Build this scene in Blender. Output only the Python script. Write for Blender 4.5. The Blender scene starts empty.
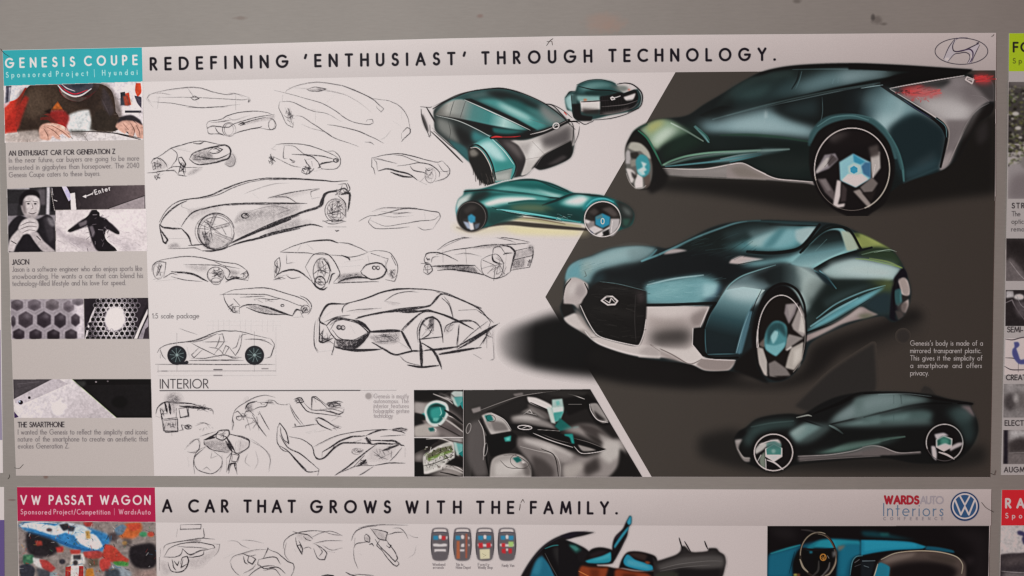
import bpy, math, random
import numpy as np
from mathutils import Matrix, Vector, Euler

random.seed(7)
rng = np.random.default_rng(7)
scene = bpy.context.scene
COL = scene.collection

# ------------------------------------------------------------------ camera
F = 1150.0
CAM_LOC = Vector((0.09061857, -1.37394398, 0.04226914))
CAM_ROT = Euler((1.51672244, 0.00875581, 0.04748394), 'XYZ')
cam_data = bpy.data.cameras.new('camera')
cam_data.sensor_width = 36.0
cam_data.lens = F / 1024 * 36.0
cam_data.clip_start = 0.01
cam_data.clip_end = 50
cam = bpy.data.objects.new('camera', cam_data)
COL.objects.link(cam)
cam.location = CAM_LOC
cam.rotation_euler = CAM_ROT
scene.camera = cam
_RM = np.array(CAM_ROT.to_matrix())
_CL = np.array(CAM_LOC)
FRONT = -0.0012          # y of a poster's printed face; the wall is y = 0


def unproj(x, y, plane=FRONT):
    """photo position -> the point of the poster plane it shows"""
    x = np.asarray(x, float); y = np.asarray(y, float)
    d = np.stack([(x - 512) / F, -(y - 288) / F, -np.ones_like(x)], -1) @ _RM.T
    t = (plane - _CL[1]) / d[..., 1]
    return _CL + d * t[..., None]


# ------------------------------------------------------------------ light model (used to turn printed tones into ink albedo)
LAMP = unproj(225., 165.) + np.array([0, -1.12, 0])
AMB = np.array([0.192, 0.110, 0.102])
DIR = np.array([0.503, 0.515, 0.505])
PAPER = 0.78


def white_at(x, y):
    P = unproj(x, y)
    d = P - LAMP
    r2 = (d ** 2).sum(-1)
    h = np.abs(d[..., 1])
    f = h / r2 ** 1.5 * 1.12 ** 2
    return AMB + DIR * f[..., None]


def lin(c):
    c = np.asarray(c, float)
    return np.where(c <= 0.04045, c / 12.92, ((c + 0.055) / 1.055) ** 2.4)


def srgb(c):
    c = np.clip(c, 0, None)
    return np.where(c <= 0.0031308, c * 12.92, 1.055 * c ** (1 / 2.4) - 0.055)


def hx(s):
    return np.array([int(s[i:i + 2], 16) / 255 for i in (0, 2, 4)])


def albedo_of(hexcol, x, y):
    """ink albedo that shows as hexcol under this lamp at photo position x, y"""
    return np.clip(lin(hx(hexcol)) * PAPER / white_at(np.array(float(x)), np.array(float(y))), 0.004, 0.88)


# ------------------------------------------------------------------ materials
def new_mat(name):
    m = bpy.data.materials.new(name)
    m.use_nodes = True
    nt = m.node_tree
    b = nt.nodes['Principled BSDF']
    return m, nt, b


def print_material():
    m, nt, b = new_mat('printed_ink')
    a = nt.nodes.new('ShaderNodeAttribute'); a.attribute_name = 'ink'
    n = nt.nodes.new('ShaderNodeTexNoise'); n.inputs['Scale'].default_value = 900; n.inputs['Detail'].default_value = 3
    g = nt.nodes.new('ShaderNodeNewGeometry')
    nt.links.new(g.outputs['Position'], n.inputs['Vector'])
    mr = nt.nodes.new('ShaderNodeMapRange')
    mr.inputs['From Min'].default_value = .3; mr.inputs['From Max'].default_value = .7
    mr.inputs['To Min'].default_value = .95; mr.inputs['To Max'].default_value = 1.05
    nt.links.new(n.outputs['Fac'], mr.inputs['Value'])
    v = nt.nodes.new('ShaderNodeVectorMath'); v.operation = 'SCALE'
    nt.links.new(a.outputs['Color'], v.inputs[0]); nt.links.new(mr.outputs['Result'], v.inputs['Scale'])
    nt.links.new(v.outputs['Vector'], b.inputs['Base Color'])
    b.inputs['Roughness'].default_value = 0.55
    b.inputs['Specular IOR Level'].default_value = 0.12
    # gentle undulation of the paper
    n2 = nt.nodes.new('ShaderNodeTexNoise'); n2.inputs['Scale'].default_value = 7; n2.inputs['Detail'].default_value = 2
    nt.links.new(g.outputs['Position'], n2.inputs['Vector'])
    bp = nt.nodes.new('ShaderNodeBump'); bp.inputs['Strength'].default_value = 0.35; bp.inputs['Distance'].default_value = 0.006
    nt.links.new(n2.outputs['Fac'], bp.inputs['Height'])
    # dent where the staple pulls the paper at the top edge
    P0 = unproj(548., 40.)
    sb = nt.nodes.new('ShaderNodeVectorMath'); sb.operation = 'SUBTRACT'; sb.inputs[1].default_value = tuple(P0)
    nt.links.new(g.outputs['Position'], sb.inputs[0])
    ln = nt.nodes.new('ShaderNodeVectorMath'); ln.operation = 'LENGTH'
    nt.links.new(sb.outputs['Vector'], ln.inputs[0])
    m2 = nt.nodes.new('ShaderNodeMapRange'); m2.interpolation_type = 'SMOOTHERSTEP'
    m2.inputs['From Min'].default_value = 0.0; m2.inputs['From Max'].default_value = 0.055
    m2.inputs['To Min'].default_value = 0.0; m2.inputs['To Max'].default_value = 1.0
    nt.links.new(ln.outputs['Value'], m2.inputs['Value'])
    bp2 = nt.nodes.new('ShaderNodeBump'); bp2.inputs['Strength'].default_value = 0.6; bp2.inputs['Distance'].default_value = 0.004
    nt.links.new(m2.outputs['Result'], bp2.inputs['Height']); nt.links.new(bp.outputs['Normal'], bp2.inputs['Normal'])
    nt.links.new(bp2.outputs['Normal'], b.inputs['Normal'])
    return m


INK = print_material()


def metal_material():
    m, nt, b = new_mat('dark_steel_wire')
    n = nt.nodes.new('ShaderNodeTexNoise'); n.inputs['Scale'].default_value = 300
    r = nt.nodes.new('ShaderNodeValToRGB')
    r.color_ramp.elements[0].color = (.03, .025, .022, 1); r.color_ramp.elements[1].color = (.12, .1, .09, 1)
    nt.links.new(n.outputs['Fac'], r.inputs['Fac']); nt.links.new(r.outputs['Color'], b.inputs['Base Color'])
    b.inputs['Metallic'].default_value = .6; b.inputs['Roughness'].default_value = .5
    return m


WIRE = metal_material()


# ------------------------------------------------------------------ object helpers
def tag(o, label=None, cat=None, group=None, kind=None):
    if label: o['label'] = label
    if cat: o['category'] = cat
    if group: o['group'] = group
    if kind: o['kind'] = kind
    return o


def thing(name, label, cat, loc, group=None):
    o = bpy.data.objects.new(name, None)
    o.empty_display_size = .05
    COL.objects.link(o)
    o.location = loc
    return tag(o, label, cat, group)


def link_mesh(name, verts, faces_flat, nper, colors, mat, parent, label=None):
    """verts (n,3) world, faces_flat (m,nper) ints"""
    off = np.zeros(3) if parent is None else np.array(world_loc(parent))
    me = bpy.data.meshes.new(name)
    verts = np.asarray(verts, float) - off
    n = len(verts); faces = np.asarray(faces_flat, np.int32)
    m = len(faces)
    me.vertices.add(n)
    me.vertices.foreach_set('co', verts.astype(np.float32).ravel())
    me.loops.add(m * nper)
    me.loops.foreach_set('vertex_index', faces.ravel())
    me.polygons.add(m)
    me.polygons.foreach_set('loop_start', (np.arange(m) * nper).astype(np.int32))
    me.update(calc_edges=True)
    if colors is not None:
        at = me.color_attributes.new('ink', 'FLOAT_COLOR', 'POINT')
        c = np.ones((n, 4), np.float32); c[:, :3] = colors
        at.data.foreach_set('color', c.ravel())
    me.materials.append(mat)
    me.validate()
    o = bpy.data.objects.new(name, me)
    COL.objects.link(o)
    if parent is not None:
        o.parent = parent
    if label: o['label'] = label
    return o


def world_loc(o):
    v = np.zeros(3)
    while o is not None:
        v += np.array(o.location); o = o.parent
    return v


def slab(name, pts, color_hex, at, parent, front=FRONT, back=-0.0001, label=None):
    """thin solid sheet with the outline pts (photo positions), its ink tone sampled at 'at'"""
    pts = np.array(pts, float)
    fr = unproj(pts[:, 0], pts[:, 1], front)
    bk = fr.copy(); bk[:, 1] = back
    n = len(pts)
    off = world_loc(parent) if parent is not None else np.zeros(3)
    me = bpy.data.meshes.new(name)
    vs = [tuple(v - off) for v in fr] + [tuple(v - off) for v in bk]
    fs = [list(range(n)), list(range(2 * n - 1, n - 1, -1))]
    for i in range(n):
        j = (i + 1) % n
        fs.append([i, n + i, n + j, j])
    me.from_pydata(vs, [], fs)
    a = albedo_of(color_hex, *at) if isinstance(color_hex, str) else np.array(color_hex)
    ca = me.color_attributes.new('ink', 'FLOAT_COLOR', 'POINT')
    c = np.ones((2 * n, 4), np.float32); c[:, :3] = a
    ca.data.foreach_set('color', c.ravel())
    me.materials.append(INK)
    me.update()
    o = bpy.data.objects.new(name, me)
    COL.objects.link(o)
    o.parent = parent
    if label: o['label'] = label
    return o


# ------------------------------------------------------------------ painter
def parse(s):
    out = []
    for tok in s.split():
        a, b = tok.split(',')
        out.append((float(a), float(b)))
    return np.array(out)


def _corner(a, b, c):
    # 1 on gentle bends, 0 at real corners, so that angular outlines stay angular
    u, v = b - a, c - b
    co = (u @ v) / ((np.linalg.norm(u) * np.linalg.norm(v)) + 1e-9)
    return min(1.0, max(0.0, (co - CORNER[0]) / CORNER[1]))


CORNER = (0.05, 0.5)


def crom(P, closed=False, n=6):
    P = np.asarray(P, float)
    if len(P) < 3:
        return P
    if closed:
        Q = np.vstack([P[-1], P, P[0], P[1]])
    else:
        Q = np.vstack([2 * P[0] - P[1], P, 2 * P[-1] - P[-2]])
    t = np.linspace(0, 1, n, endpoint=False)[:, None]
    out = []
    for i in range(len(Q) - 3):
        p0, p1, p2, p3 = Q[i], Q[i + 1], Q[i + 2], Q[i + 3]
        # shrink tangents next to very unequal spacing so that the curve never loops
        l = np.linalg.norm(p2 - p1) + 1e-9
        m1 = (p2 - p0) / 2; m2 = (p3 - p1) / 2
        m1 = m1 * min(1, l / (np.linalg.norm(m1) + 1e-9)) * _corner(p0, p1, p2)
        m2 = m2 * min(1, l / (np.linalg.norm(m2) + 1e-9)) * _corner(p1, p2, p3)
        h00 = 2 * t ** 3 - 3 * t ** 2 + 1; h10 = t ** 3 - 2 * t ** 2 + t; h01 = -2 * t ** 3 + 3 * t ** 2; h11 = t ** 3 - t ** 2
        out.append(h00 * p1 + h10 * m1 + h01 * p2 + h11 * m2)
    r = np.vstack(out)
    if not closed:
        r = np.vstack([r, P[-1]])
    return r


def ell(cx, cy, rx, ry, rot=0, a0=0, a1=360, n=40):
    t = np.radians(np.linspace(a0, a1, n))
    x = rx * np.cos(t); y = ry * np.sin(t)
    c, s = math.cos(math.radians(rot)), math.sin(math.radians(rot))
    return np.stack([cx + x * c - y * s, cy + x * s + y * c], 1)


def box1(a, r, axis):
    if r <= 0: return a
    n = a.shape[axis]
    pad = [(0, 0)] * a.ndim; pad[axis] = (r + 1, r)
    c = np.cumsum(np.pad(a, pad, mode='edge'), axis=axis)
    hi = np.take(c, np.arange(2 * r + 1, 2 * r + 1 + n), axis=axis)
    lo = np.take(c, np.arange(0, n), axis=axis)
    return (hi - lo) / (2 * r + 1)


def blur(a, s):
    r = int(round(s))
    if r < 1:
        if s > 0.2:
            k = s / 2
            for ax in (0, 1):
                a = a * (1 - k) + k * .5 * (np.roll(a, 1, ax) + np.roll(a, -1, ax))
        return a
    for _ in range(3):
        a = box1(box1(a, max(1, int(round(r * .95))), 0), max(1, int(round(r * .95))), 1)
    return a


class Canvas:
    def __init__(self, x0, y0, x1, y1, S=2.0, base=None):
        self.x0, self.y0, self.S = x0, y0, S
        self.w = int((x1 - x0) * S) + 1; self.h = int((y1 - y0) * S) + 1
        xs = x0 + np.arange(self.w) / S; ys = y0 + np.arange(self.h) / S
        self.X, self.Y = np.meshgrid(xs, ys)
        self.Wt = white_at(self.X, self.Y)
        self.rgb = srgb(PAPER_TONE * self.Wt / PAPER)
        self.a = np.zeros((self.h, self.w))
        self.cov = np.zeros((self.h, self.w))
        self.clip = None
        self.tx, self.ty, self.k = 0, 0, 1.0
        g = blur(rng.random((self.h, self.w)), .5)
        g2 = blur(rng.random((self.h, self.w)), 1.2)
        nz = lambda v: (v - v.mean()) / (v.std() + 1e-9)
        self.grain = np.clip(.5 + .2 * nz(g) + .17 * nz(g2), 0, 1)
        self.base0 = None
        self.softk = 1.0
        self.counting = True
        if base: base(self)
        self.base0 = self.rgb.copy()

    def t(self, tx=0, ty=0, k=6.4):
        self.tx, self.ty, self.k = tx, ty, k
        return self

    def P(self, s):
        p = parse(s) if isinstance(s, str) else np.asarray(s, float)
        return np.stack([self.tx + p[:, 0] / self.k, self.ty + p[:, 1] / self.k], 1)

    # coverage of a polygon
    def mask(self, pts, b=0):
        S = self.S
        m = np.zeros((self.h, self.w))
        x = (pts[:, 0] - self.x0) * S; y = (pts[:, 1] - self.y0) * S
        for sub in (-1 / 3, 0, 1 / 3):
            acc = np.zeros((self.h, self.w + 2))
            for i in range(len(x)):
                j = (i + 1) % len(x)
                xa, ya, xb, yb = x[i], y[i], x[j], y[j]
                if ya == yb: continue
                sgn = 1.0
                if ya > yb: xa, ya, xb, yb = xb, yb, xa, ya; sgn = -1.0
                r0 = max(0, math.ceil(ya - sub)); r1 = min(self.h - 1, math.ceil(yb - sub) - 1)
                if r1 < r0: continue
                rows = np.arange(r0, r1 + 1)
                cx = xa + (rows + sub - ya) * (xb - xa) / (yb - ya) + .5
                cx = np.clip(cx, 0, self.w)
                ci = np.floor(cx).astype(int); fr = cx - ci
                np.add.at(acc, (rows, ci), sgn * (1 - fr))
                np.add.at(acc, (rows, np.minimum(ci + 1, self.w + 1)), sgn * fr)
            m += np.clip(np.abs(np.cumsum(acc, 1)[:, :self.w]), 0, 1)
        m /= 3
        if b >= 1: b = b * self.softk
        if b > 0:
            m = blur(m, b * S)
        return m

    def over(self, m, col, a=1.0):
        m = m * a
        if self.clip is not None: m = m * self.clip
        c = hx(col) if isinstance(col, str) else col
        self.rgb = self.rgb * (1 - m[..., None]) + c * m[..., None]
        if self.counting:
            self.cov = 1 - (1 - self.cov) * (1 - m)

    # smooth filled shape
    def p(self, s, col, a=1.0, b=0.0):
        self.over(self.mask(crom(self.P(s), True), b), col, a); return self

    # straight filled shape
    def q(self, s, col, a=1.0, b=0.0):
        self.over(self.mask(self.P(s), b), col, a); return self

    # filled ellipse in tile units
    def e(self, cx, cy, rx, ry, col, a=1.0, b=0.0, rot=0):
        self.over(self.mask(self.P(ell(cx, cy, rx, ry, rot)), b), col, a); return self

    # gradient: stops (t, col) along p0 -> p1 in tile units
    def g(self, s, stops, p0, p1, a=1.0, b=0.0, smooth=True):
        pts = self.P(s)
        m = self.mask(crom(pts, True) if smooth else pts, b)
        A = self.P(np.array([p0, p1], float))
        d = A[1] - A[0]
        t = ((self.X - A[0, 0]) * d[0] + (self.Y - A[0, 1]) * d[1]) / (d @ d)
        ts = [x[0] for x in stops]; cs = np.array([hx(x[1]) for x in stops])
        c = np.stack([np.interp(t, ts, cs[:, i]) for i in range(3)], -1)
        self.over(m, c, a); return self

    def line_mask(self, pts, w, taper=0.0, soft=0.0):
        """pts already in photo units, w in photo px"""
        S = self.S
        m = np.zeros((self.h, self.w))
        X = (pts[:, 0] - self.x0) * S; Y = (pts[:, 1] - self.y0) * S
        n = len(X)
        for i in range(n - 1):
            f0, f1 = i / max(1, n - 1), (i + 1) / max(1, n - 1)
            w0 = w * S / 2 * (1 - taper * (abs(2 * f0 - 1) ** 2)); w1 = w * S / 2 * (1 - taper * (abs(2 * f1 - 1) ** 2))
            pad = max(w0, w1) + 2 + soft * S
            xa, ya, xb, yb = X[i], Y[i], X[i + 1], Y[i + 1]
            c0 = max(0, int(min(xa, xb) - pad)); c1 = min(self.w, int(max(xa, xb) + pad) + 2)
            r0 = max(0, int(min(ya, yb) - pad)); r1 = min(self.h, int(max(ya, yb) + pad) + 2)
            if c1 <= c0 or r1 <= r0: continue
            gx, gy = np.meshgrid(np.arange(c0, c1), np.arange(r0, r1))
            dx, dy = xb - xa, yb - ya
            L = dx * dx + dy * dy + 1e-9
            t = np.clip(((gx - xa) * dx + (gy - ya) * dy) / L, 0, 1)
            d = np.hypot(gx - xa - t * dx, gy - ya - t * dy)
            hw = w0 + (w1 - w0) * t
            thin = np.clip(2 * hw, 0, 1)
            v = np.clip((hw - d) / (1 + soft * S) + .5, 0, 1) * np.where(hw < .5, thin, 1)
            m[r0:r1, c0:c1] = np.maximum(m[r0:r1, c0:c1], v)
        return m

    # smooth stroke (tile units for points, photo px for width)
    def s(self, s, w, col, a=1.0, b=0.0, taper=0.5, straight=False):
        pts = self.P(s)
        if not straight: pts = crom(pts)
        self.over(self.line_mask(pts, w, taper, b), col, a); return self

    def ring(self, cx, cy, rx, ry, w, col, a=1.0, rot=0, a0=0, a1=360, b=0, taper=0.0):
        self.over(self.line_mask(self.P(ell(cx, cy, rx, ry, rot, a0, a1)), w, taper, b), col, a); return self

    # pencil drawing: one stroke per line, 'w a: points' / 'e w a: cx cy rx ry' / 'f a b: points'
    def _graphite(self, m, col, a, k=1.25):
        self.over(m * np.clip(.36 + k * self.grain ** 1.1, 0, 1), col, min(1.0, a))

    def pen(self, text, col='1c181c', grain=.55, wob=.25):
        for ln in text.strip().split('\n'):
            ln = ln.strip()
            if not ln: continue
            head, body = ln.split(':')
            h = head.split()
            if h[0] == 'k':
                cx, cy, rx, ry = [float(v) for v in body.split()]
                for _ in range(int(h[2])):
                    t0, t1 = random.uniform(0, 6.3), random.uniform(0, 6.3)
                    r0, r1 = random.uniform(.2, 1), random.uniform(.3, 1)
                    q = self.P(np.array([(cx + r0 * rx * math.cos(t0), cy + r0 * ry * math.sin(t0)), (cx + .8 * rx * random.uniform(-1, 1), cy + .8 * ry * random.uniform(-1, 1)), (cx + r1 * rx * math.cos(t1), cy + r1 * ry * math.sin(t1))]))
                    m = self.line_mask(crom(q)[:random.randint(6, 13)], random.uniform(.45, 1.1), .6)
                    self._graphite(m, col, float(h[1]))
                continue
            if h[0] == 'f':
                pts = crom(self.P(body), True)
                m = self.mask(pts, float(h[2]) * .7)
                hatch = .5 + .5 * np.sin((self.X * .8 + self.Y * 1.0) * 3.3 + 2.2 * self.grain)
                self.over(m * np.clip(.25 + 1.1 * self.grain * (.55 + .6 * hatch), 0, 1.15), col, float(h[1]))
            elif h[0] == 'e':
                cx, cy, rx, ry = [float(v) for v in body.split()]
                for k in range(3):
                    e = ell(cx + random.uniform(-.05, .05) * rx, cy + random.uniform(-.05, .05) * ry, rx * random.uniform(.94, 1.04), ry * random.uniform(.94, 1.04), random.uniform(-6, 6), 40 * k, 40 * k + random.uniform(250, 400))
                    m = self.line_mask(self.P(e), max(.45, float(h[1]) * .62), .5)
                    self._graphite(m, col, float(h[2]) * (1.1, .7, .5)[k])
            else:
                w, a = float(h[0]), float(h[1])
                pts = crom(self.P(body))
                n = len(pts)
                j = np.cumsum(rng.normal(0, .09, (n, 2)), 0); j -= np.linspace(0, 1, n)[:, None] * j[-1]
                pts = pts + j * (1 if n > 6 else .4)
                m = self.line_mask(pts, w * .86 + .08, .7)
                self._graphite(m, col, a * 1.3 if a > .4 else a)
                if a > .3:
                    for k in range(2 if w < 1.5 else 3):
                        f0 = random.uniform(0, .55); f1 = min(1, f0 + random.uniform(.25, .6))
                        q = pts[int(n * f0):int(n * f1) + 2]
                        if len(q) > 1:
                            o0, o1 = random.uniform(-.9, .9), random.uniform(-.9, .9)
                            t = np.linspace(0, 1, len(q))[:, None]
                            m = self.line_mask(q + (1 - t) * np.array([o0 * .4, o0]) + t * np.array([o1 * .4, o1]), max(.4, w * .42), .9)
                            self._graphite(m, col, a * .62, 1.4)
        return self

    def tone(self, sat=1.0, gain=1.0, contrast=1.0, pivot=.3, sharp=0.0):
        a = self.cov[..., None] if self.cov.max() > 0 else 1
        r = self.rgb
        L = r.mean(-1, keepdims=True)
        n = L + (r - L) * sat
        n = ((n - pivot) * contrast + pivot) * gain
        if sharp:
            n = n + sharp * (n - np.stack([blur(n[..., i], 1.1 * self.S) for i in range(3)], -1))
        self.rgb = np.clip(r * (1 - a) + n * a, .03, 1)
        return self

    # photographic unevenness of a printed picture
    def mottle(self, amt=.12, sizes=(1, 3, 8)):
        n = np.zeros((self.h, self.w))
        for i, sz in enumerate(sizes):
            v = blur(rng.random((self.h, self.w)), sz)
            n += (v - v.mean()) / (v.std() + 1e-9) * (1, .8, .7)[i % 3]
        self.rgb = np.clip(self.rgb * (1 + amt * n[..., None] / 1.4) + .015 * amt * n[..., None], 0, 1)
        return self

    def flecks(self, n, box, cols, lmin=2, lmax=8, w=.6, a=.5, ang=None):
        x0, y0, x1, y1 = box
        for _ in range(n):
            x, y = random.uniform(x0, x1), random.uniform(y0, y1)
            l = random.uniform(lmin, lmax); t = random.uniform(0, 3.14) if ang is None else ang + random.uniform(-.3, .3)
            self.s('%.1f,%.1f %.1f,%.1f' % (x, y, x + l * math.cos(t), y + l * math.sin(t)), w * random.uniform(.6, 1.5), random.choice(cols), a, .2, straight=True)
        return self

    def text(self, s, x0, y0, x1, y1, h, w, col, a=1.0, stretch=False, curve=0.0, nar=1.0):
        """lettering on a base line from x0,y0 to x1,y1 in photo px; h capital height, w stroke width"""
        words = s
        adv = []
        for ch in words:
            gl = FONT.get(ch)
            adv.append((gl[0] if gl else (.35 if ch == ' ' else .4)) * h * nar)
        n = len(words)
        tot = sum(adv); L = math.hypot(x1 - x0, y1 - y0)
        sp = .2 * h; xs = 1.0; extra = 0.0
        nspace = words.count(' ')
        if stretch or nspace == 0:
            sp = (L - tot) / max(1, n - 1)
            if sp < .1 * h:
                sp = .1 * h
                xs = L / (tot + sp * (n - 1))
        else:
            free = L - tot - sp * (n - 1)
            if free >= 0:
                extra = free / nspace
            else:
                xs = L / (tot + sp * (n - 1))
        ux, uy = (x1 - x0) / L, (y1 - y0) / L
        nx, ny = uy, -ux
        pos = 0.0
        M = np.zeros((self.h, self.w))
        for ch, ad in zip(words, adv):
            gl = FONT.get(ch)
            if gl:
                for st in gl[1]:
                    gx = (pos + st[:, 0] * h * nar) * xs; gy = st[:, 1] * h
                    bow = curve * math.sin(math.pi * min(1, max(0, pos * xs / L)))
                    pts = np.stack([x0 + gx * ux + gy * nx, y0 + gx * uy + gy * ny - bow], 1)
                    M = np.maximum(M, self.line_mask(pts, w))
            pos += ad + sp + (extra if ch == ' ' else 0)
        self.over(M, col, a); return self

    def emit(self, name, parent, layer=1, label=None, thr=.035, full=False, outline=None):
        cov = self.cov
        if full:
            mm = self.mask(np.array(outline, float))
            self.rgb = self.base0 * (1 - mm[..., None]) + self.rgb * mm[..., None]
            k = mm > .02
            keep = k[:-1, :-1] | k[1:, :-1] | k[:-1, 1:] | k[1:, 1:]
        else:
            k = cov > thr
            keep = k[:-1, :-1] | k[1:, :-1] | k[:-1, 1:] | k[1:, 1:]
        alb = np.clip(lin(np.clip(self.rgb, 0, 1)) * PAPER / self.Wt, .003, .88)
        idx = np.arange(self.h * self.w).reshape(self.h, self.w)
        a = idx[:-1, :-1][keep]; b = idx[:-1, 1:][keep]; c = idx[1:, 1:][keep]; d = idx[1:, :-1][keep]
        f = np.stack([a, d, c, b], 1)
        used = np.unique(f)
        remap = np.zeros(self.h * self.w, np.int64); remap[used] = np.arange(len(used))
        f = remap[f]
        X = self.X.ravel()[used]; Y = self.Y.ravel()[used]
        P = unproj(X, Y, FRONT)
        P[:, 1] = FRONT - 0.00011 - 0.00004 * layer
        return link_mesh(name, P, f, 4, alb.reshape(-1, 3)[used], INK, parent, label)


# ------------------------------------------------------------------ geometric sans lettering
def _glyph(s):
    strokes = []
    for part in s.split('/'):
        pts = []
        for tok in part.split():
            if tok[0] == 'A':
                cx, cy, rx, ry, a0, a1 = [float(v) for v in tok[1:].split(',')]
                n = max(4, int(abs(a1 - a0) / 18))
                for k in range(n + 1):
                    t = math.radians(a0 + (a1 - a0) * k / n)
                    pts.append((cx + rx * math.cos(t), cy + ry * math.sin(t)))
            else:
                x, y = tok.split(','); pts.append((float(x), float(y)))
        strokes.append(np.array(pts))
    return strokes


_G = {
 'A': (.76, '0,0 .38,1 .76,0/.14,.33 .62,.33'), 'B': (.53, '0,0 0,1 .24,1 A.24,.76,.24,.24,90,-90 0,.52/.24,.52 A.27,.26,.27,.26,90,-90 0,0'),
 'C': (.8, 'A.5,.5,.5,.5,52,308'), 'D': (.75, '0,0 0,1 .25,1 A.25,.5,.5,.5,90,-90 0,0'), 'E': (.48, '.48,1 0,1 0,0 .48,0/0,.52 .44,.52'),
 'F': (.46, '.46,1 0,1 0,0/0,.52 .42,.52'), 'G': (1.0, 'A.5,.5,.5,.5,48,358 .56,.48'), 'H': (.62, '0,0 0,1/.62,0 .62,1/0,.52 .62,.52'),
 'I': (.02, '0,0 0,1'), 'J': (.3, '.3,1 .3,.15 A.15,.15,.15,.15,0,-150'), 'K': (.52, '0,0 0,1/.48,1 0,.45 .52,0'), 'L': (.42, '0,1 0,0 .42,0'),
 'M': (.9, '0,0 .12,1 .45,.12 .78,1 .9,0'), 'N': (.66, '0,0 0,1 .66,0 .66,1'), 'O': (1.0, 'A.5,.5,.5,.5,0,360'),
 'P': (.48, '0,0 0,1 .22,1 A.22,.73,.26,.27,90,-90 0,.46'), 'Q': (1.0, 'A.5,.5,.5,.5,0,360/.6,.3 .95,-.05'),
 'R': (.52, '0,0 0,1 .22,1 A.22,.74,.25,.26,90,-90 0,.48/.2,.48 .52,0'), 'S': (.5, 'A.25,.76,.21,.24,35,255 A.24,.26,.26,.26,80,-150'),
 'T': (.58, '0,1 .58,1/.29,1 .29,0'), 'U': (.6, '0,1 0,.3 A.3,.3,.3,.3,180,360 .6,1'), 'V': (.7, '0,1 .35,0 .7,1'),
 'W': (1.04, '0,1 .28,0 .52,.92 .76,0 1.04,1'), 'X': (.6, '0,0 .6,1/0,1 .6,0'), 'Y': (.64, '0,1 .32,.5 .64,1/.32,.5 .32,0'), 'Z': (.55, '0,1 .55,1 0,0 .55,0'),
 'a': (.52, 'A.26,.28,.26,.28,0,360/.52,.56 .52,0'), 'b': (.52, '0,1 0,0/A.26,.28,.26,.28,0,360'), 'c': (.42, 'A.27,.28,.27,.28,55,305'),
 'd': (.52, 'A.26,.28,.26,.28,0,360/.52,1 .52,0'), 'e': (.52, '0,.3 .52,.3 A.26,.28,.26,.28,5,310'), 'f': (.26, '.28,.98 A.2,.84,.1,.13,60,180 .1,0/0,.56 .24,.56'),
 'g': (.52, 'A.26,.28,.26,.28,0,360/.52,.56 .52,-.1 A.26,-.1,.26,.22,0,-150'), 'h': (.4, '0,1 0,0/0,.36 A.2,.36,.2,.2,180,0 .4,0'),
 'i': (.02, '0,.56 0,0/0,.8 0,.83'), 'j': (.06, '.06,.56 .06,-.3/.06,.8 .06,.83'), 'k': (.36, '0,1 0,0/.32,.56 0,.24 .36,0'), 'l': (.02, '0,1 0,0'),
 'm': (.68, '0,.56 0,0/0,.38 A.17,.38,.17,.18,180,0 .34,0/.34,.38 A.51,.38,.17,.18,180,0 .68,0'), 'n': (.4, '0,.56 0,0/0,.36 A.2,.36,.2,.2,180,0 .4,0'),
 'o': (.54, 'A.27,.28,.27,.28,0,360'), 'p': (.52, '0,.56 0,-.35/A.26,.28,.26,.28,0,360'), 'q': (.52, '.52,.56 .52,-.35/A.26,.28,.26,.28,0,360'),
 'r': (.22, '0,.56 0,0/0,.38 .08,.52 .22,.55'), 's': (.28, '.27,.48 .16,.56 .04,.46 .08,.34 .24,.24 .27,.1 .14,0 0,.08'), 't': (.24, '.12,.84 .12,0/0,.56 .24,.56'),
 'u': (.4, '0,.56 0,.2 A.2,.2,.2,.2,180,360/.4,.56 .4,0'), 'v': (.42, '0,.56 .21,0 .42,.56'), 'w': (.68, '0,.56 .18,0 .34,.5 .5,0 .68,.56'),
 'x': (.4, '0,0 .4,.56/0,.56 .4,0'), 'y': (.42, '0,.56 .22,.02/.42,.56 .1,-.35'), 'z': (.38, '0,.56 .38,.56 0,0 .38,0'),
 '0': (.5, 'A.25,.5,.25,.5,0,360'), '1': (.2, '0,.8 .15,1 .15,0'), '2': (.48, 'A.23,.75,.23,.25,170,-30 0,0 .48,0'), '4': (.55, '.42,0 .42,1 0,.3 .55,.3'),
 '5': (.46, '.42,1 .12,1 .08,.6 A.2,.32,.26,.32,110,-140'), '.': (.04, '0,.02 .03,.02'), ',': (.06, '.05,.06 0,-.12'), "'": (.12, '.12,1.02 .02,.74'),
 '/': (.4, '0,-.1 .4,1.05'), '|': (.02, '0,-.2 0,1.1'), ':': (.04, '0,.03 0,.06/0,.5 0,.53'), '-': (.25, '0,.3 .25,.3'),
}
FONT = {k: (v[0], _glyph(v[1])) for k, v in _G.items()}
PAPER_TONE = np.array([PAPER] * 3)

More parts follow.
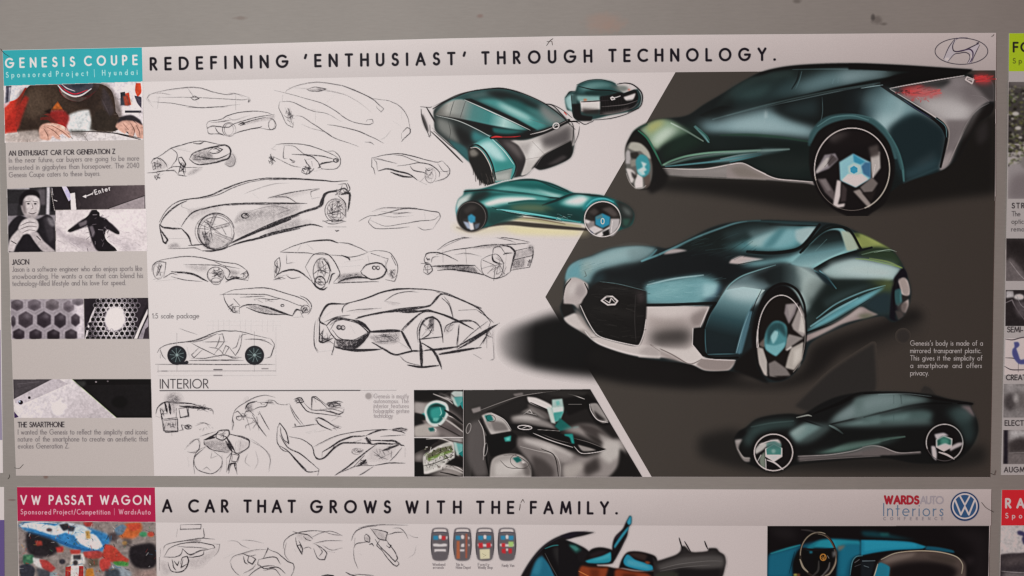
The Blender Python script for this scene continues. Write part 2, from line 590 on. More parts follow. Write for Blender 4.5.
# ================================================================== the wall
def build_wall():
    m, nt, b = new_mat('painted_metal_wall')
    g = nt.nodes.new('ShaderNodeNewGeometry')
    mp = nt.nodes.new('ShaderNodeMapping'); mp.inputs['Scale'].default_value = (1, 1, 7)
    nt.links.new(g.outputs['Position'], mp.inputs['Vector'])
    n1 = nt.nodes.new('ShaderNodeTexNoise'); n1.inputs['Scale'].default_value = 60; n1.inputs['Detail'].default_value = 6; n1.inputs['Roughness'].default_value = .7
    nt.links.new(mp.outputs['Vector'], n1.inputs['Vector'])
    n2 = nt.nodes.new('ShaderNodeTexNoise'); n2.inputs['Scale'].default_value = 6; n2.inputs['Detail'].default_value = 4
    nt.links.new(g.outputs['Position'], n2.inputs['Vector'])
    ad = nt.nodes.new('ShaderNodeMath'); ad.operation = 'ADD'
    nt.links.new(n1.outputs['Fac'], ad.inputs[0]); nt.links.new(n2.outputs['Fac'], ad.inputs[1])
    r = nt.nodes.new('ShaderNodeMapRange')
    r.inputs['From Min'].default_value = .7; r.inputs['From Max'].default_value = 1.3
    nt.links.new(ad.outputs['Value'], r.inputs['Value'])
    mx = nt.nodes.new('ShaderNodeMix'); mx.data_type = 'RGBA'
    mx.inputs['A'].default_value = (.298, .298, .278, 1); mx.inputs['B'].default_value = (.342, .342, .320, 1)
    nt.links.new(r.outputs['Result'], mx.inputs['Factor'])
    last = mx.outputs['Result']

    def spot(px, py, rx, rz, col, amt, last):
        P = unproj(float(px), float(py), 0.0)
        s = nt.nodes.new('ShaderNodeVectorMath'); s.operation = 'SUBTRACT'; s.inputs[1].default_value = tuple(P)
        nt.links.new(g.outputs['Position'], s.inputs[0])
        d = nt.nodes.new('ShaderNodeVectorMath'); d.operation = 'DIVIDE'; d.inputs[1].default_value = (rx * .0012, 1, rz * .0012)
        nt.links.new(s.outputs['Vector'], d.inputs[0])
        nz = nt.nodes.new('ShaderNodeTexNoise'); nz.inputs['Scale'].default_value = 120
        nt.links.new(g.outputs['Position'], nz.inputs['Vector'])
        l = nt.nodes.new('ShaderNodeVectorMath'); l.operation = 'LENGTH'
        nt.links.new(d.outputs['Vector'], l.inputs[0])
        a2 = nt.nodes.new('ShaderNodeMath'); a2.operation = 'ADD'
        nt.links.new(l.outputs['Value'], a2.inputs[0]); nt.links.new(nz.outputs['Fac'], a2.inputs[1])
        q = nt.nodes.new('ShaderNodeMapRange'); q.inputs['From Min'].default_value = .9; q.inputs['From Max'].default_value = 1.6
        q.inputs['To Min'].default_value = amt; q.inputs['To Max'].default_value = 0
        nt.links.new(a2.outputs['Value'], q.inputs['Value'])
        x = nt.nodes.new('ShaderNodeMix'); x.data_type = 'RGBA'
        nt.links.new(last, x.inputs['A']); x.inputs['B'].default_value = (*col, 1)
        nt.links.new(q.outputs['Result'], x.inputs['Factor'])
        return x.outputs['Result']
    last = spot(604, 23, 22, 12, (.40, .30, .25), .5, last)       # reddish smudge above the title
    last = spot(612, 26, 12, 6, (.39, .29, .24), .3, last)
    last = spot(877, 20, 6, 5, (.15, .14, .13), .65, last)
    last = spot(873, 17, 2.5, 4, (.05, .05, .05), .7, last)
    last = spot(884, 24, 4, 2, (.14, .13, .12), .7, last)
    last = spot(797, 1, 5, 3, (.12, .11, .1), .6, last)
    last = spot(240, 18, 9, 2.2, (.22, .18, .16), .55, last)
    last = spot(480, 16, 4, 2.5, (.25, .16, .14), .6, last)
    last = spot(46, 477, 3, 2, (.2, .12, .1), .7, last)
    last = spot(12, 500, 5, 1.2, (.15, .08, .08), .5, last)
    nt.links.new(last, b.inputs['Base Color'])
    b.inputs['Roughness'].default_value = .6
    b.inputs['Specular IOR Level'].default_value = .15
    bp = nt.nodes.new('ShaderNodeBump'); bp.inputs['Strength'].default_value = .3; bp.inputs['Distance'].default_value = .0006
    nt.links.new(n1.outputs['Fac'], bp.inputs['Height']); nt.links.new(bp.outputs['Normal'], b.inputs['Normal'])
    x0, x1, z0, z1 = -1.6, 1.9, -1.2, 1.2
    me = bpy.data.meshes.new('wall')
    me.from_pydata([(x0, 0, z0), (x1, 0, z0), (x1, 0, z1), (x0, 0, z1), (x0, .02, z0), (x1, .02, z0), (x1, .02, z1), (x0, .02, z1)], [],
                   [(0, 1, 2, 3), (5, 4, 7, 6), (4, 0, 3, 7), (1, 5, 6, 2), (3, 2, 6, 7), (4, 5, 1, 0)])
    me.materials.append(m)
    o = bpy.data.objects.new('wall', me); COL.objects.link(o)
    o['kind'] = 'structure'


build_wall()

# ================================================================== printed base tones of the main poster
GREY_SIDE = albedo_of('bbb0ab', 100, 320)
DARK = albedo_of('3e3833', 660, 215)
TEAL = albedo_of('33a3aa', 90, 60)
MAIN_OUT = [(2.5, 50), (142, 47.2), (240, 44.2), (340, 41.3), (450, 38.3), (560, 36.2), (680, 34.8), (800, 34), (900, 33.2), (996.3, 32.8),
            (995.8, 100), (994.8, 200), (993, 300), (991.5, 400), (990, 477.4), (820, 477.3), (640, 477), (400, 476.6), (160, 476), (16, 475.6),
            (13.3, 400), (10.3, 300), (7.4, 200), (4.6, 110)]
SIDE = [(4.0, 86), (143, 82), (145, 195), (148.3, 300), (151, 380), (154.2, 475.8), (16, 475.4), (13.3, 400), (10.3, 300), (7.4, 200)]
DARKP = [(675.5, 72.2), (800, 71.2), (900, 70.6), (995.6, 70.3), (994.8, 200), (993, 300), (991.5, 400), (990, 477.2), (820, 477.1), (651.6, 476.8), (598.6, 385.5), (545.3, 297)]
HEAD_T = ([142, 240, 340, 450, 560, 680, 800, 900, 997], [47.2, 44.2, 41.3, 38.3, 36.2, 34.8, 34, 33.2, 32.8])
HEAD_B = ([142, 340, 560, 675, 800, 997], [81.8, 77.6, 73.6, 72.2, 71.2, 70.3])


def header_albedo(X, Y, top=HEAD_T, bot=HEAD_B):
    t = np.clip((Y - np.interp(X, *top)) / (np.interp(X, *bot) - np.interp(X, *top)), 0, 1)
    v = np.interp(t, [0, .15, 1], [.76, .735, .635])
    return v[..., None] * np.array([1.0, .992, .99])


def fill_alb(c, m, alb):
    col = srgb(alb * c.Wt / PAPER)
    c.rgb = c.rgb * (1 - m[..., None]) + col * m[..., None]


def base_main(c):
    hp = [(x, y) for x, y in zip(*HEAD_T)] + [(x, y) for x, y in zip(HEAD_B[0][::-1], HEAD_B[1][::-1])]
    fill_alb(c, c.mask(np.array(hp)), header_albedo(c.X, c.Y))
    fill_alb(c, c.mask(np.array(DARKP)), DARK)
    fill_alb(c, c.mask(np.array(SIDE, float)), GREY_SIDE)


wl = unproj(506., 477., 0.0)
main = thing('poster', 'large wide poster with teal corner label and turquoise coupe renderings on a dark panel', 'poster', tuple(wl), 'student design posters on the wall')
slab('paper_sheet', MAIN_OUT, [PAPER] * 3, None, main)
slab('sidebar', SIDE, GREY_SIDE, None, main, FRONT - .0001, FRONT + .0002)
slab('dark_panel', DARKP, DARK, None, main, FRONT - .0001, FRONT + .0002, label='charcoal backdrop panel with slanted left side')
c = Canvas(140, 30, 999, 84, 1)
hp = [(x, y) for x, y in zip(*HEAD_T)] + [(x, y) for x, y in zip(HEAD_B[0][::-1], HEAD_B[1][::-1])]
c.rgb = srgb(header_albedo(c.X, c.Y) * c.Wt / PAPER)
hp2 = [(min(995.8, x), y + .4 if i < 9 else y) for i, (x, y) in enumerate(hp)]


def band(parent, top, bot, x0, x1, fn, n=120, rows=6, name='title_band'):
    xs = np.linspace(x0, x1, n)
    V = []; C_ = []
    for r in range(rows):
        t = r / (rows - 1)
        ys = np.interp(xs, *top) * (1 - t) + np.interp(xs, *bot) * t
        P = unproj(xs, ys); P[:, 1] = FRONT - .0001
        V.append(P); C_.append(fn(xs, ys))
    V = np.vstack(V); C_ = np.vstack(C_)
    f = [(r * n + i, (r + 1) * n + i, (r + 1) * n + i + 1, r * n + i + 1) for r in range(rows - 1) for i in range(n - 1)]
    return link_mesh(name, V, f, 4, C_, INK, parent)


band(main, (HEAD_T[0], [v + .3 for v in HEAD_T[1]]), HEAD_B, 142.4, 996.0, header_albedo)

# title
c = Canvas(145, 42, 782, 76, 2.5, base_main)
for wd, x0, y0, x1, y1 in (('REDEFINING', 151, 69.6, 287.5, 66.8), ("'ENTHUSIAST'", 305, 66.4, 465, 64.0), ('THROUGH', 482.6, 63.7, 591.3, 61.6), ('TECHNOLOGY.', 609.5, 61.2, 774.8, 59.8)):
    c.text(wd, x0, y0, x1, y1, 11.2, 2.45, '120e16', 1, stretch=True, nar=.93)
c.emit('title_lettering', main, 3, label='black spaced capitals across the top band')

# teal label
lab = [(2.7, 50.3), (141.8, 47.5), (142.6, 81.8), (4.0, 86.0)]
o = slab('project_label', lab, TEAL, None, main, FRONT - .00014, FRONT + .0002, label='teal corner label')


def base_teal(c):
    fill_alb(c, np.ones((c.h, c.w)), TEAL)


c = Canvas(1, 47, 143, 87, 2.5, base_teal)
c.t(0, 0, 1)
c.text('GENESIS', 6, 67.4, 74.5, 65.8, 8.6, 1.75, 'e6eeea', 1, stretch=True, nar=.88)
c.text('COUPE', 85, 65.3, 137, 64.2, 8.6, 1.75, 'e6eeea', 1, stretch=True, nar=.88)
for wd, a0, a1 in (('Sponsored', 6.3, 51), ('Project', 56.5, 88), ('Hyundai', 102.5, 137.3)):
    c.text(wd, a0, 77.4 - (a0 - 6) * .022, a1, 77.4 - (a1 - 6) * .022, 5.0, .8, 'd2e8e6', .8, stretch=True, nar=.85)
c.s('94.6,77 94.3,69.5', .8, 'e4f0ee', .85, straight=True)
c.emit('lettering', o, 3)

# ================================================================== sidebar prints
# reader at a book
c = Canvas(3.5, 81, 144, 144, 2.5, base_main)
full = np.ones((c.h, c.w))
c.t(0, 30)
c.q('15,350 925,320 925,1000 15,1000', 'd9cdd0')
c.q('20,360 120,350 110,480 20,500', 'c9c4c8'); c.q('40,350 75,350 60,470 30,470', '3c3a44')
c.p('25,480 110,440 160,370 190,380 150,520 240,600 120,800 20,780', 'b5362a'); c.p('25,600 60,560 120,600 110,700 25,700', '8e2a22')
c.p('100,700 100,560 140,440 200,350 400,340 640,345 720,400 740,560 700,620 560,560 430,600 400,700 300,620 250,700', '45372f')
c.p('180,380 300,360 380,420 330,560 200,520', '5a4a3e', .9, 1); c.p('220,560 330,520 420,560 380,640 250,620', '3a2c28', .9, 1)
c.q('320,520 370,455 410,520', 'c8632c'); c.q('310,515 410,515 405,530 320,530', 'c9bcae')
c.p('260,560 420,545 500,560 430,700 300,720 260,640', '9b2b2a'); c.p('280,540 380,530 460,570 420,590', 'b03a35')
c.p('560,520 640,440 700,420 740,520 760,560 720,620 620,640 560,600', '3d322d')
c.p('660,360 700,420 730,520 700,560 650,460', '4a4550', 1, .8)
c.p('375,350 640,345 610,400 500,440 420,420', '5a5058'); c.p('380,360 400,400 480,430 560,420 620,385 560,440 480,458 410,430 380,390', 'c53845')
c.p('385,375 440,415 500,430 560,430 510,458 440,445 400,415', 'd8c2bf'); c.s('400,360 440,400', 1, 'e6dada'); c.s('430,360 470,395', 1, 'e6dada', .8); c.p('470,350 600,350 560,380 500,385', '3c4450')
c.q('770,480 780,400 830,400 850,480', 'd9bdb0'); c.q('780,480 790,410 825,400 840,480', 'c0452c'); c.q('770,400 800,395 810,480 775,480', '2e3238')
c.p('870,340 900,340 905,400 880,430 865,390', 'c24a2c'); c.q('800,515 905,515 905,530 800,530', '3e3a42'); c.p('860,420 905,430 905,500 880,470', '45404c')
c.p('700,560 800,560 900,600 912,640 912,700 800,680 700,620 600,640 640,560', '4c423d')
c.t(0, 120)
c.q('20,60 925,20 925,200 20,200', 'cdc2c0')
c.q('25,0 120,0 110,80 30,90', 'b5382c'); c.p('100,10 300,0 420,20 430,80 330,60 250,110 120,90', '443731')
c.p('300,-10 450,-10 440,60 400,70 330,20', 'a32e2c'); c.p('450,0 560,-60 600,60 520,80 440,70', 'd6dad8'); c.p('560,-30 740,-20 760,60 700,80 600,60', '40372f')
c.p('250,100 260,50 320,20 400,35 440,70 460,110 440,120 400,80 380,70 360,100 330,110 320,80 280,125', 'd6a596'); c.s('330,40 400,70 440,105', 1, '9a6a5c', .7); c.s('300,60 350,90', .8, '9a6a5c', .6)
c.p('330,105 400,90 450,120 400,140 340,130', 'd8d2e2', .9, .6)
c.p('450,90 700,75 780,110 912,130 912,160 25,160 25,130 250,120', 'd6cccb', .9, .6); c.p('30,90 200,90 280,130 200,150 30,140', 'b5a49c', .8, 1)
c.p('740,40 780,-5 850,-5 912,30 915,120 880,110 870,60 850,110 830,90 830,50 800,90 760,60', 'cfa294'); c.s('790,60 830,90', 2.2, '2e2a30'); c.s('850,0 890,40 912,50', 1, '4a3c38'); c.s('720,80 800,100 900,125', 1.2, '2e2628')
c.t(0, 30)
c.s('150,430 200,520 180,640', 1, '2a1f1a', .5); c.s('330,440 350,540 440,600', 1, '241a16', .5); c.s('640,420 690,520 720,600', 1.2, '7a7280', .5); c.s('560,520 620,620 700,660', 1, '201814', .5); c.s('200,400 260,560', .8, '6f5c4c', .5); c.s('420,480 520,520', 1, '201814', .5); c.s('20,480 110,440 160,380', 1, 'e0503c', .5); c.p('25,500 70,470 60,600 25,640', 'd04a3a', .5, 1.5); c.s('270,540 460,570', .8, '5a1614', .7); c.p('130,560 240,600 180,700 120,700', '2c221e', .6, 2); c.p('430,600 560,600 540,680 440,660', '2c2622', .6, 2)
c.flecks(60, (120, 380, 720, 700), ('2a201c', '5f4c40', '382c28', '75665c'), 10, 60, .9, .35)
c.flecks(40, (700, 380, 905, 600), ('b09c98', '8a7a78', 'e6dada'), 6, 30, .8, .4); c.t(0, 120); c.flecks(40, (30, 85, 910, 135), ('a8988f', 'e2d8d6', '8f8078'), 10, 50, .7, .4, 0)
c.s('265,70 255,110', 1, '7a4f44', .6); c.s('360,50 420,90', .9, '8a5c50', .6); c.s('380,40 450,85', .8, 'e8c4b8', .6); c.s('770,20 800,70', 1, '8a5c50', .6); c.s('870,30 905,90', 1, '7a4a40', .6); c.p('250,60 300,30 280,110 262,118', '9a6a58', .6, 1)
c.t(0, 80, 3.2)
c.p('48,120 62,40 120,18 200,22 330,8 372,50 392,125 350,165 292,160 232,108 140,165 60,165', '33271f', .55, 1.2); c.p('200,25 300,15 330,60 290,90 225,70', '2a201c', .6, 1.5); c.p('90,40 130,30 150,90 110,130 80,100', '54453a', .6, 1.5)
c.p('215,118 250,100 285,96 300,160 215,160', 'd3d3d2', 1, .6); c.p('150,102 200,96 222,120 214,145 175,128', '8a2826', .95, .6); c.p('140,100 165,92 160,110', '1a1512', .8, .5); c.q('168,92 184,72 200,92', 'b5602c', .9, .4)
c.p('288,160 300,110 330,95 360,120 385,128 370,160', '2f2721', .9, .8); c.p('182,14 300,10 292,30 262,48 235,52 205,36', '45424a', 1, .5); c.s('186,18 205,38 235,52 262,48 292,28', 1.5, 'd9cfce', .95); c.s('190,16 210,33 240,45 280,32', 1.2, 'b53040', .95); c.s('196,12 214,26 240,36', 1, 'c9bfc0', .8); c.p('225,12 280,10 262,24 240,26', '2c3038', .9, .6)
c.p('124,185 128,150 150,138 185,142 205,160 228,182 222,186 200,172 190,178 195,190 180,188 168,176 160,192 140,192', 'cd9f8e', 1, .4); c.s('150,150 175,165 192,182', .8, '7d5548', .8); c.s('165,145 200,165 222,184', .8, '7d5548', .8); c.s('140,155 152,175 155,190', .8, '7d5548', .8); c.s('150,142 182,146', .8, 'e6c8bc', .8)
c.p('370,150 380,132 410,126 440,140 456,150 458,185 440,182 432,165 425,182 412,180 410,165 392,168', 'c69a8a', 1, .4); c.s('395,140 412,160', .8, '6f4a40', .8); c.s('418,138 430,160 428,178', .8, '6f4a40', .8); c.s('436,145 446,165 448,180', .8, '6f4a40', .8); c.p('375,140 385,120 420,112 448,128 456,145 430,132 395,130', '2a2428', .95, .5)
c.q('385,60 392,50 408,50 416,82 385,82', '3c4048', .8, .4); c.q('394,52 406,50 414,82 400,82', 'a84632', .9, .3); c.q('15,25 36,22 30,75 14,90', 'c5c0c6', .8, .5); c.q('20,22 30,20 27,70 19,74', '3a3844', .9, .3); c.p('15,130 50,90 80,50 92,58 70,120 55,160 15,165', 'a42c24', .8, .8); c.p('18,170 120,160 130,190 18,195', 'b0a39c', .8, 1); c.s('230,165 300,165 380,172 450,186', 1.1, '3a3232', .8)
c.mottle(.045).tone(1, 1, 1.08, .45, .35)
c.emit('photo_print', main, 2, 'printed colour photo of a child in a brown jacket leaning over a book', full=True, outline=[(4.0, 86.1), (142.6, 81.9), (143.3, 139.6), (5.3, 142.6)])

# man, hand at his chin, grey photo
c = Canvas(6, 185, 56, 253, 2.5, base_main); c.t(0, 120)
c.q('30,400 400,400 400,900 30,900', '6a6066')
c.q('40,430 300,430 300,470 40,470', 'b9b0b4'); c.q('45,450 140,450 130,576 45,576', '2c2a2c'); c.q('290,425 330,425 330,900 290,900', 'd2c9cc'); c.q('330,425 360,425 350,700 330,700', '3a3640')
c.q('140,430 300,430 300,560 140,520', '8a8288', .8, 1); c.q('268,420 300,430 295,560 262,560', '1f1d20')
c.p('120,520 150,470 200,455 250,480 262,540 250,560 240,500 190,480 150,520 145,576 130,570', '1e1a1e')
c.p('150,510 190,480 245,500 262,560 258,640 215,690 170,650 150,580', 'c9bfbf'); c.p('170,545 200,530 215,550 190,560', '6a6062', .9, .6); c.p('230,535 255,530 258,550 240,555', '5e5456', .9, .6); c.p('150,520 170,600 165,640 150,600', '7a7072', .8, 1)
c.s('215,555 222,590 210,600', .8, '8a7e80'); c.s('190,620 220,625 245,615', 1, '5a4e50')
c.t(0, 210)
c.q('50,40 355,40 355,270 50,270', 'a49a9e', .9); c.p('60,120 100,60 140,40 150,100 120,140 60,200', '2a272a'); c.p('180,50 300,40 352,110 352,268 300,250 240,190 210,110', '232024')
c.p('120,60 160,40 205,60 215,110 190,150 140,140 120,100', 'cfc5c6'); c.s('130,60 200,75', .9, '7a6e70'); c.s('130,85 205,98', .9, '7a6e70')
c.p('60,250 60,200 120,130 150,100 165,130 130,190 100,260', 'c4babb'); c.p('130,120 190,110 230,190 340,268 280,268 200,210', 'b5abac'); c.p('110,200 150,150 190,190 260,268 100,268', '29242a'); c.s('80,180 105,200', 1.6, '2a2628'); c.s('225,195 245,210', 1.6, '3a3436')
c.t(0, 210); c.flecks(30, (60, 60, 340, 260), ('0f0c10', '4a444a', '5f585c'), 8, 40, .8, .4); c.s('120,90 200,110', .8, '6a5e60', .7); c.s('170,60 150,110', .8, 'e6dcdc', .6); c.s('90,200 120,150', 1.2, 'e6dcdc', .6); c.s('200,150 260,220', 1.2, 'ded4d4', .6); c.p('225,40 262,30 255,60 215,65', '7a7074', .8, .8)
c.t(0, 120); c.p('205,575 250,570 235,605 205,600', '8a8082', .7, .8); c.s('172,540 200,536', 1, '332c30', .9); c.s('232,538 256,540', 1, '332c30', .9); c.e(188, 552, 7, 4, '1a1618', .9, .3); c.e(243, 552, 6, 4, '1a1618', .9, .3); c.p('148,540 165,560 168,640 150,620', '5f5558', .8, 1.2); c.s('60,435 120,470', .8, '4a444a', .5); c.p('45,430 140,430 130,445 45,450', 'e0d8dc', .8, .5)
c.t(0, 80, 3.2)
c.q('22,342 180,340 180,435 22,435', '2b292b', .95, .3); c.q('26,343 95,343 95,350 26,350', 'a9a2a6', .9, .4); c.q('150,342 160,342 158,435 148,435', 'c9c1c5', .9, .4); c.q('163,342 172,342 172,420 163,420', '17151a', 1, .3); c.q('122,350 146,350 146,400 130,400', '5f585c', .9, .6); c.q('24,395 58,395 55,435 24,435', '3a373a', .9, .5)
c.q('22,435 180,432 180,552 22,552', '8a8286', 1, .5)
c.p('26,470 60,432 84,440 120,445 150,430 172,448 180,520 178,552 26,552', '242125', 1, .5); c.p('140,440 165,450 175,500 160,520 145,480', '3f3a3e', .7, 1); c.p('150,438 172,446 176,470 158,462', 'b5adb0', .5, .8)
c.p('68,400 72,372 95,360 118,366 128,392 124,425 108,444 88,440 74,425', 'bdb2b1', 1, .4); c.p('68,395 80,385 86,430 76,425', '6a6061', .85, .8); c.p('62,398 64,372 84,354 110,352 126,366 126,380 112,370 88,370 76,382 72,402', '1b171b', 1, .4); c.s('82,390 97,388', 1, '2a2427', .9); c.s('106,388 120,390', 1, '2a2427', .9); c.e(91, 396, 4, 2.4, '1c181b', .95, .2); c.e(113, 396, 4, 2.4, '1c181b', .95, .2); c.s('102,395 106,410 99,413', .8, '7a6e6e', .8); c.s('92,425 104,428 116,424', 1, '4f4446', .9); c.p('100,372 118,376 122,388 104,384', 'd8cecc', .7, .8); c.p('78,430 120,428 110,446 88,444', '8f8485', .6, .8)
c.p('58,478 70,452 96,440 118,448 124,470 108,492 80,498', 'c2b7b6', 1, .4); c.s('66,466 92,455 116,458', .8, '6a6062', .8); c.s('64,478 92,468 118,470', .8, '6a6062', .8); c.s('70,490 92,480 112,482', .8, '6a6062', .7); c.p('26,548 32,510 58,478 76,494 52,530 44,550', 'bbb0af', 1, .4); c.p('92,492 118,486 140,515 178,548 140,550 112,520', 'aea3a3', 1, .4); c.s('36,515 52,524', 1.6, '2a2628', .9); c.s('118,500 130,512', 1.6, '3a3436', .9); c.p('76,496 94,494 112,522 136,551 50,551 60,528', '201d21', 1, .4)
c.mottle(.03).tone(1, 1, 1.1, .45, .35)
c.emit('photo_print', main, 2, 'printed grey photo of a man resting his chin on folded hands', full=True, outline=[(7.2, 189), (52, 186.6), (55, 187), (55.6, 251.6), (8.6, 252.2)])
# laptop keys
c = Canvas(51, 184, 146, 212, 2.5, base_main); c.t(0, 120)
c.q('320,400 940,400 940,600 320,600', '4a4144')
c.g('425,410 930,410 930,480 700,570 425,570', [(0, '2a2427'), (1, '5c5052')], (450, 430), (900, 480), smooth=False)
c.q('330,425 410,425 440,576 340,576', '252024'); c.p('395,425 425,425 460,500 440,520', 'b8aed0'); c.q('450,470 480,465 490,576 455,576', 'd8cfd2'); c.q('480,470 520,540 500,576 490,576', '3a3234')
c.q('700,565 925,485 925,600 700,600', '94888a'); c.s('690,568 925,485', 1.2, '1c181a', straight=True)
c.s('540,492 575,478 595,468', 1.0, 'f0ecee'); c.q('528,490 552,478 552,500', 'f0ecee')
c.s('597,460 590,478', 1, 'f0ecee'); c.t(0, 0, 1)
c.text('Enter', 95.5, 194.5, 110.5, 190, 4.4, .8, 'eeeaec', .9)
c.s('54,200 57,201', 1.2, 'd8d0d4'); c.s('52,188 53,195', .8, 'd8d0d4')
c.mottle(.03).tone(1, 1, 1.1, .45, .3)
c.emit('photo_print', main, 3, 'printed grey photo of dark keyboard keys with an arrow', full=True, outline=[(50.5, 186.8), (144.8, 185), (145.4, 208.6), (54.8, 210)])
# snowboarder
c = Canvas(54, 206, 149, 253, 2.5, base_main); c.t(0, 210)
c.q('300,-20 950,-20 950,280 300,280', 'd2c6c6'); c.p('500,10 900,0 940,100 800,150 600,60', 'dccfd0', .8, 3)
c.p('355,110 420,150 520,200 600,262 560,262 460,215 355,150', 'b3a7aa', .9, 1.5); c.p('430,170 560,230 640,268 700,262 560,190', '8f8386', .8, 2); c.p('760,180 850,220 900,260 780,250', 'b8acb0', .6, 3); c.p('700,130 780,200 740,240 690,180', 'bdb1b4', .6, 2)
c.p('570,30 600,0 635,15 640,40 700,90 760,140 765,155 740,150 670,100 655,110 680,190 735,240 750,262 660,262 620,220 590,170 560,70 520,90 470,135 432,138 440,125 500,90', '1d171d'); c.p('470,110 520,80 560,60 555,80 500,110', '6b6066'); c.p('575,90 600,110 590,150 570,120', '8a7e84', .8, .5); c.p('600,-20 618,-20 622,10 596,10', '201a20')
c.s('600,60 640,80', 1, '5a5058', .7); c.s('610,180 640,210', 1, '4a4048', .7)
c.flecks(24, (560, 30, 700, 250), ('5a5058', '0e0a0e', '8a7e84'), 6, 30, .8, .6); c.flecks(40, (700, 120, 900, 260), ('b0a4a6', 'ece2e4', '9a8e92'), 10, 50, .8, .4, .3); c.flecks(30, (360, 110, 600, 265), ('a0949a', '8a7e84'), 10, 60, .8, .35, .4)
c.t(0, 80, 3.2)
c.p('284,432 292,418 300,412 312,420 316,434 342,446 352,472 338,484 336,512 352,535 372,546 316,548 296,520 284,478 276,452', '1d181d', 1, .3); c.p('288,436 262,448 220,480 222,488 262,474 285,460', '221d22', 1, .3); c.p('250,458 278,448 276,462 256,470', '7a7074', .8, .5); c.p('334,444 360,462 382,486 380,494 368,490 330,468', '221d22', 1, .3)
c.flecks(22, (284, 430, 345, 530), ('6a6066', '9a9094', '0e0b0e', '4a4248'), 5, 16, .9, .75); c.p('286,470 296,465 304,490 296,505', '857b80', .7, .5); c.s('300,412 306,404 312,412', 1.8, '1a151a', 1)
c.mottle(.025).tone(1, 1, 1.1, .5, .35)
c.emit('photo_print', main, 2, 'printed grey photo of a snowboarder with arms spread on a snow slope', full=True, outline=[(55.6, 210.5), (146, 209), (147.4, 251), (56.4, 251.8)])
# honeycomb
c = Canvas(9, 296, 85.5, 341, 2.5, base_main); c.t(0, 290)
c.q('50,40 560,40 560,330 50,330', '8d8388'); c.p('480,60 545,60 545,320 500,320 470,200', 'd8ccd0', .8, 2)
for x, y, rx, ry, cc in ((110, 95, 50, 45, '5a5156'), (220, 95, 55, 45, '6a6066'), (335, 95, 55, 45, '6e6468'), (440, 105, 45, 45, '756a70'), (500, 75, 50, 30, '7a7076'), (85, 200, 20, 45, '463e44'), (165, 190, 60, 62, '4a4147'), (282, 190, 58, 62, '3c343a'), (385, 195, 48, 58, '3a3238'), (483, 192, 36, 48, '453c42'), (120, 285, 48, 45, '332b31'), (228, 288, 52, 45, '342c32'), (342, 290, 52, 45, '2c252a'), (455, 288, 50, 45, '3a3237')):
    pts = ' '.join('%.1f,%.1f' % (x + rx * math.cos(math.radians(a)), y + ry * math.sin(math.radians(a))) for a in range(30, 390, 60))
    c.q(pts, 'd8ccd2', .55, .6)
    pts = ' '.join('%.1f,%.1f' % (x + .9 * rx * math.cos(math.radians(a)), y + .9 * ry * math.sin(math.radians(a))) for a in range(30, 390, 60))
    c.q(pts, cc, 1, .5)
    c.e(x - .1 * rx, y + .3 * ry, .5 * rx, .4 * ry, '201a1f', .4, 1.2); c.e(x + .2 * rx, y - .4 * ry, .35 * rx, .25 * ry, 'a0969c', .35, 1.2)
c.mottle(.03).tone(1, 1, 1.1, .45, .3)
c.emit('photo_print', main, 2, 'printed grey photo of a honeycomb', full=True, outline=[(10.4, 299.6), (84, 298.6), (84.8, 338.8), (11.8, 339.2)])
c = Canvas(82, 296, 151, 341, 2.5, base_main); c.t(0, 290)
c.q('520,40 960,40 960,330 520,330', '262026')
c.s('640,60 590,160 565,240 550,312', 1.8, 'c5babd', .95, taper=0); c.s('650,60 605,150 570,300', .7, '7a7074', .8)
c.p('640,60 950,60 900,180 860,312 560,312 590,200', '2f282e')
rr = random.Random(3)
for i in range(9):
    for j in range(14):
        x = 560 + j * 34 + (i % 2) * 17; y = 68 + i * 30
        dx, dy = x - 735, y - 195
        edge = (x - 640) + (y - 60) * .35
        if edge < -20 or x > 890 - (y - 60) * .08: continue
        d = math.hypot(dx, dy * .9)
        if d < 66: continue
        bright = max(0, 1 - (d - 66) / 100)
        r_ = 13 + rr.uniform(-1, 2)
        c.ring(x, y, r_ * 1.05, r_ * 1.1, .75, 'e6dcdf', .25 + .7 * bright)
        c.e(x, y, r_ * .8, r_ * .85, '191419', .9)
c.e(737, 190, 68, 70, 'e8dee0', 1, .8); c.e(740, 140, 55, 35, 'e4dadc', .9, 1); c.e(720, 240, 40, 25, 'e0d6d8', .9, .8)
for x, y in ((682, 245), (715, 257), (745, 268), (797, 225)): c.ring(x, y, 9, 9, .6, '9a9094')
c.q('945,120 945,160 880,312 858,312 900,215', 'ddd2d5'); c.q('950,170 950,312 885,312 925,220', '8e848a'); c.q('930,250 952,230 952,312 915,312', '3a3238'); c.s('948,150 900,260 880,312', .9, '2a2228', straight=True)
c.mottle(.03).tone(1, 1, 1.1, .45, .3)
c.emit('photo_print', main, 3, 'printed grey photo of a perforated hexagon grid around a white disc', full=True, outline=[(84, 298.6), (148.2, 297.8), (149.2, 338.8), (84.8, 338.8)])
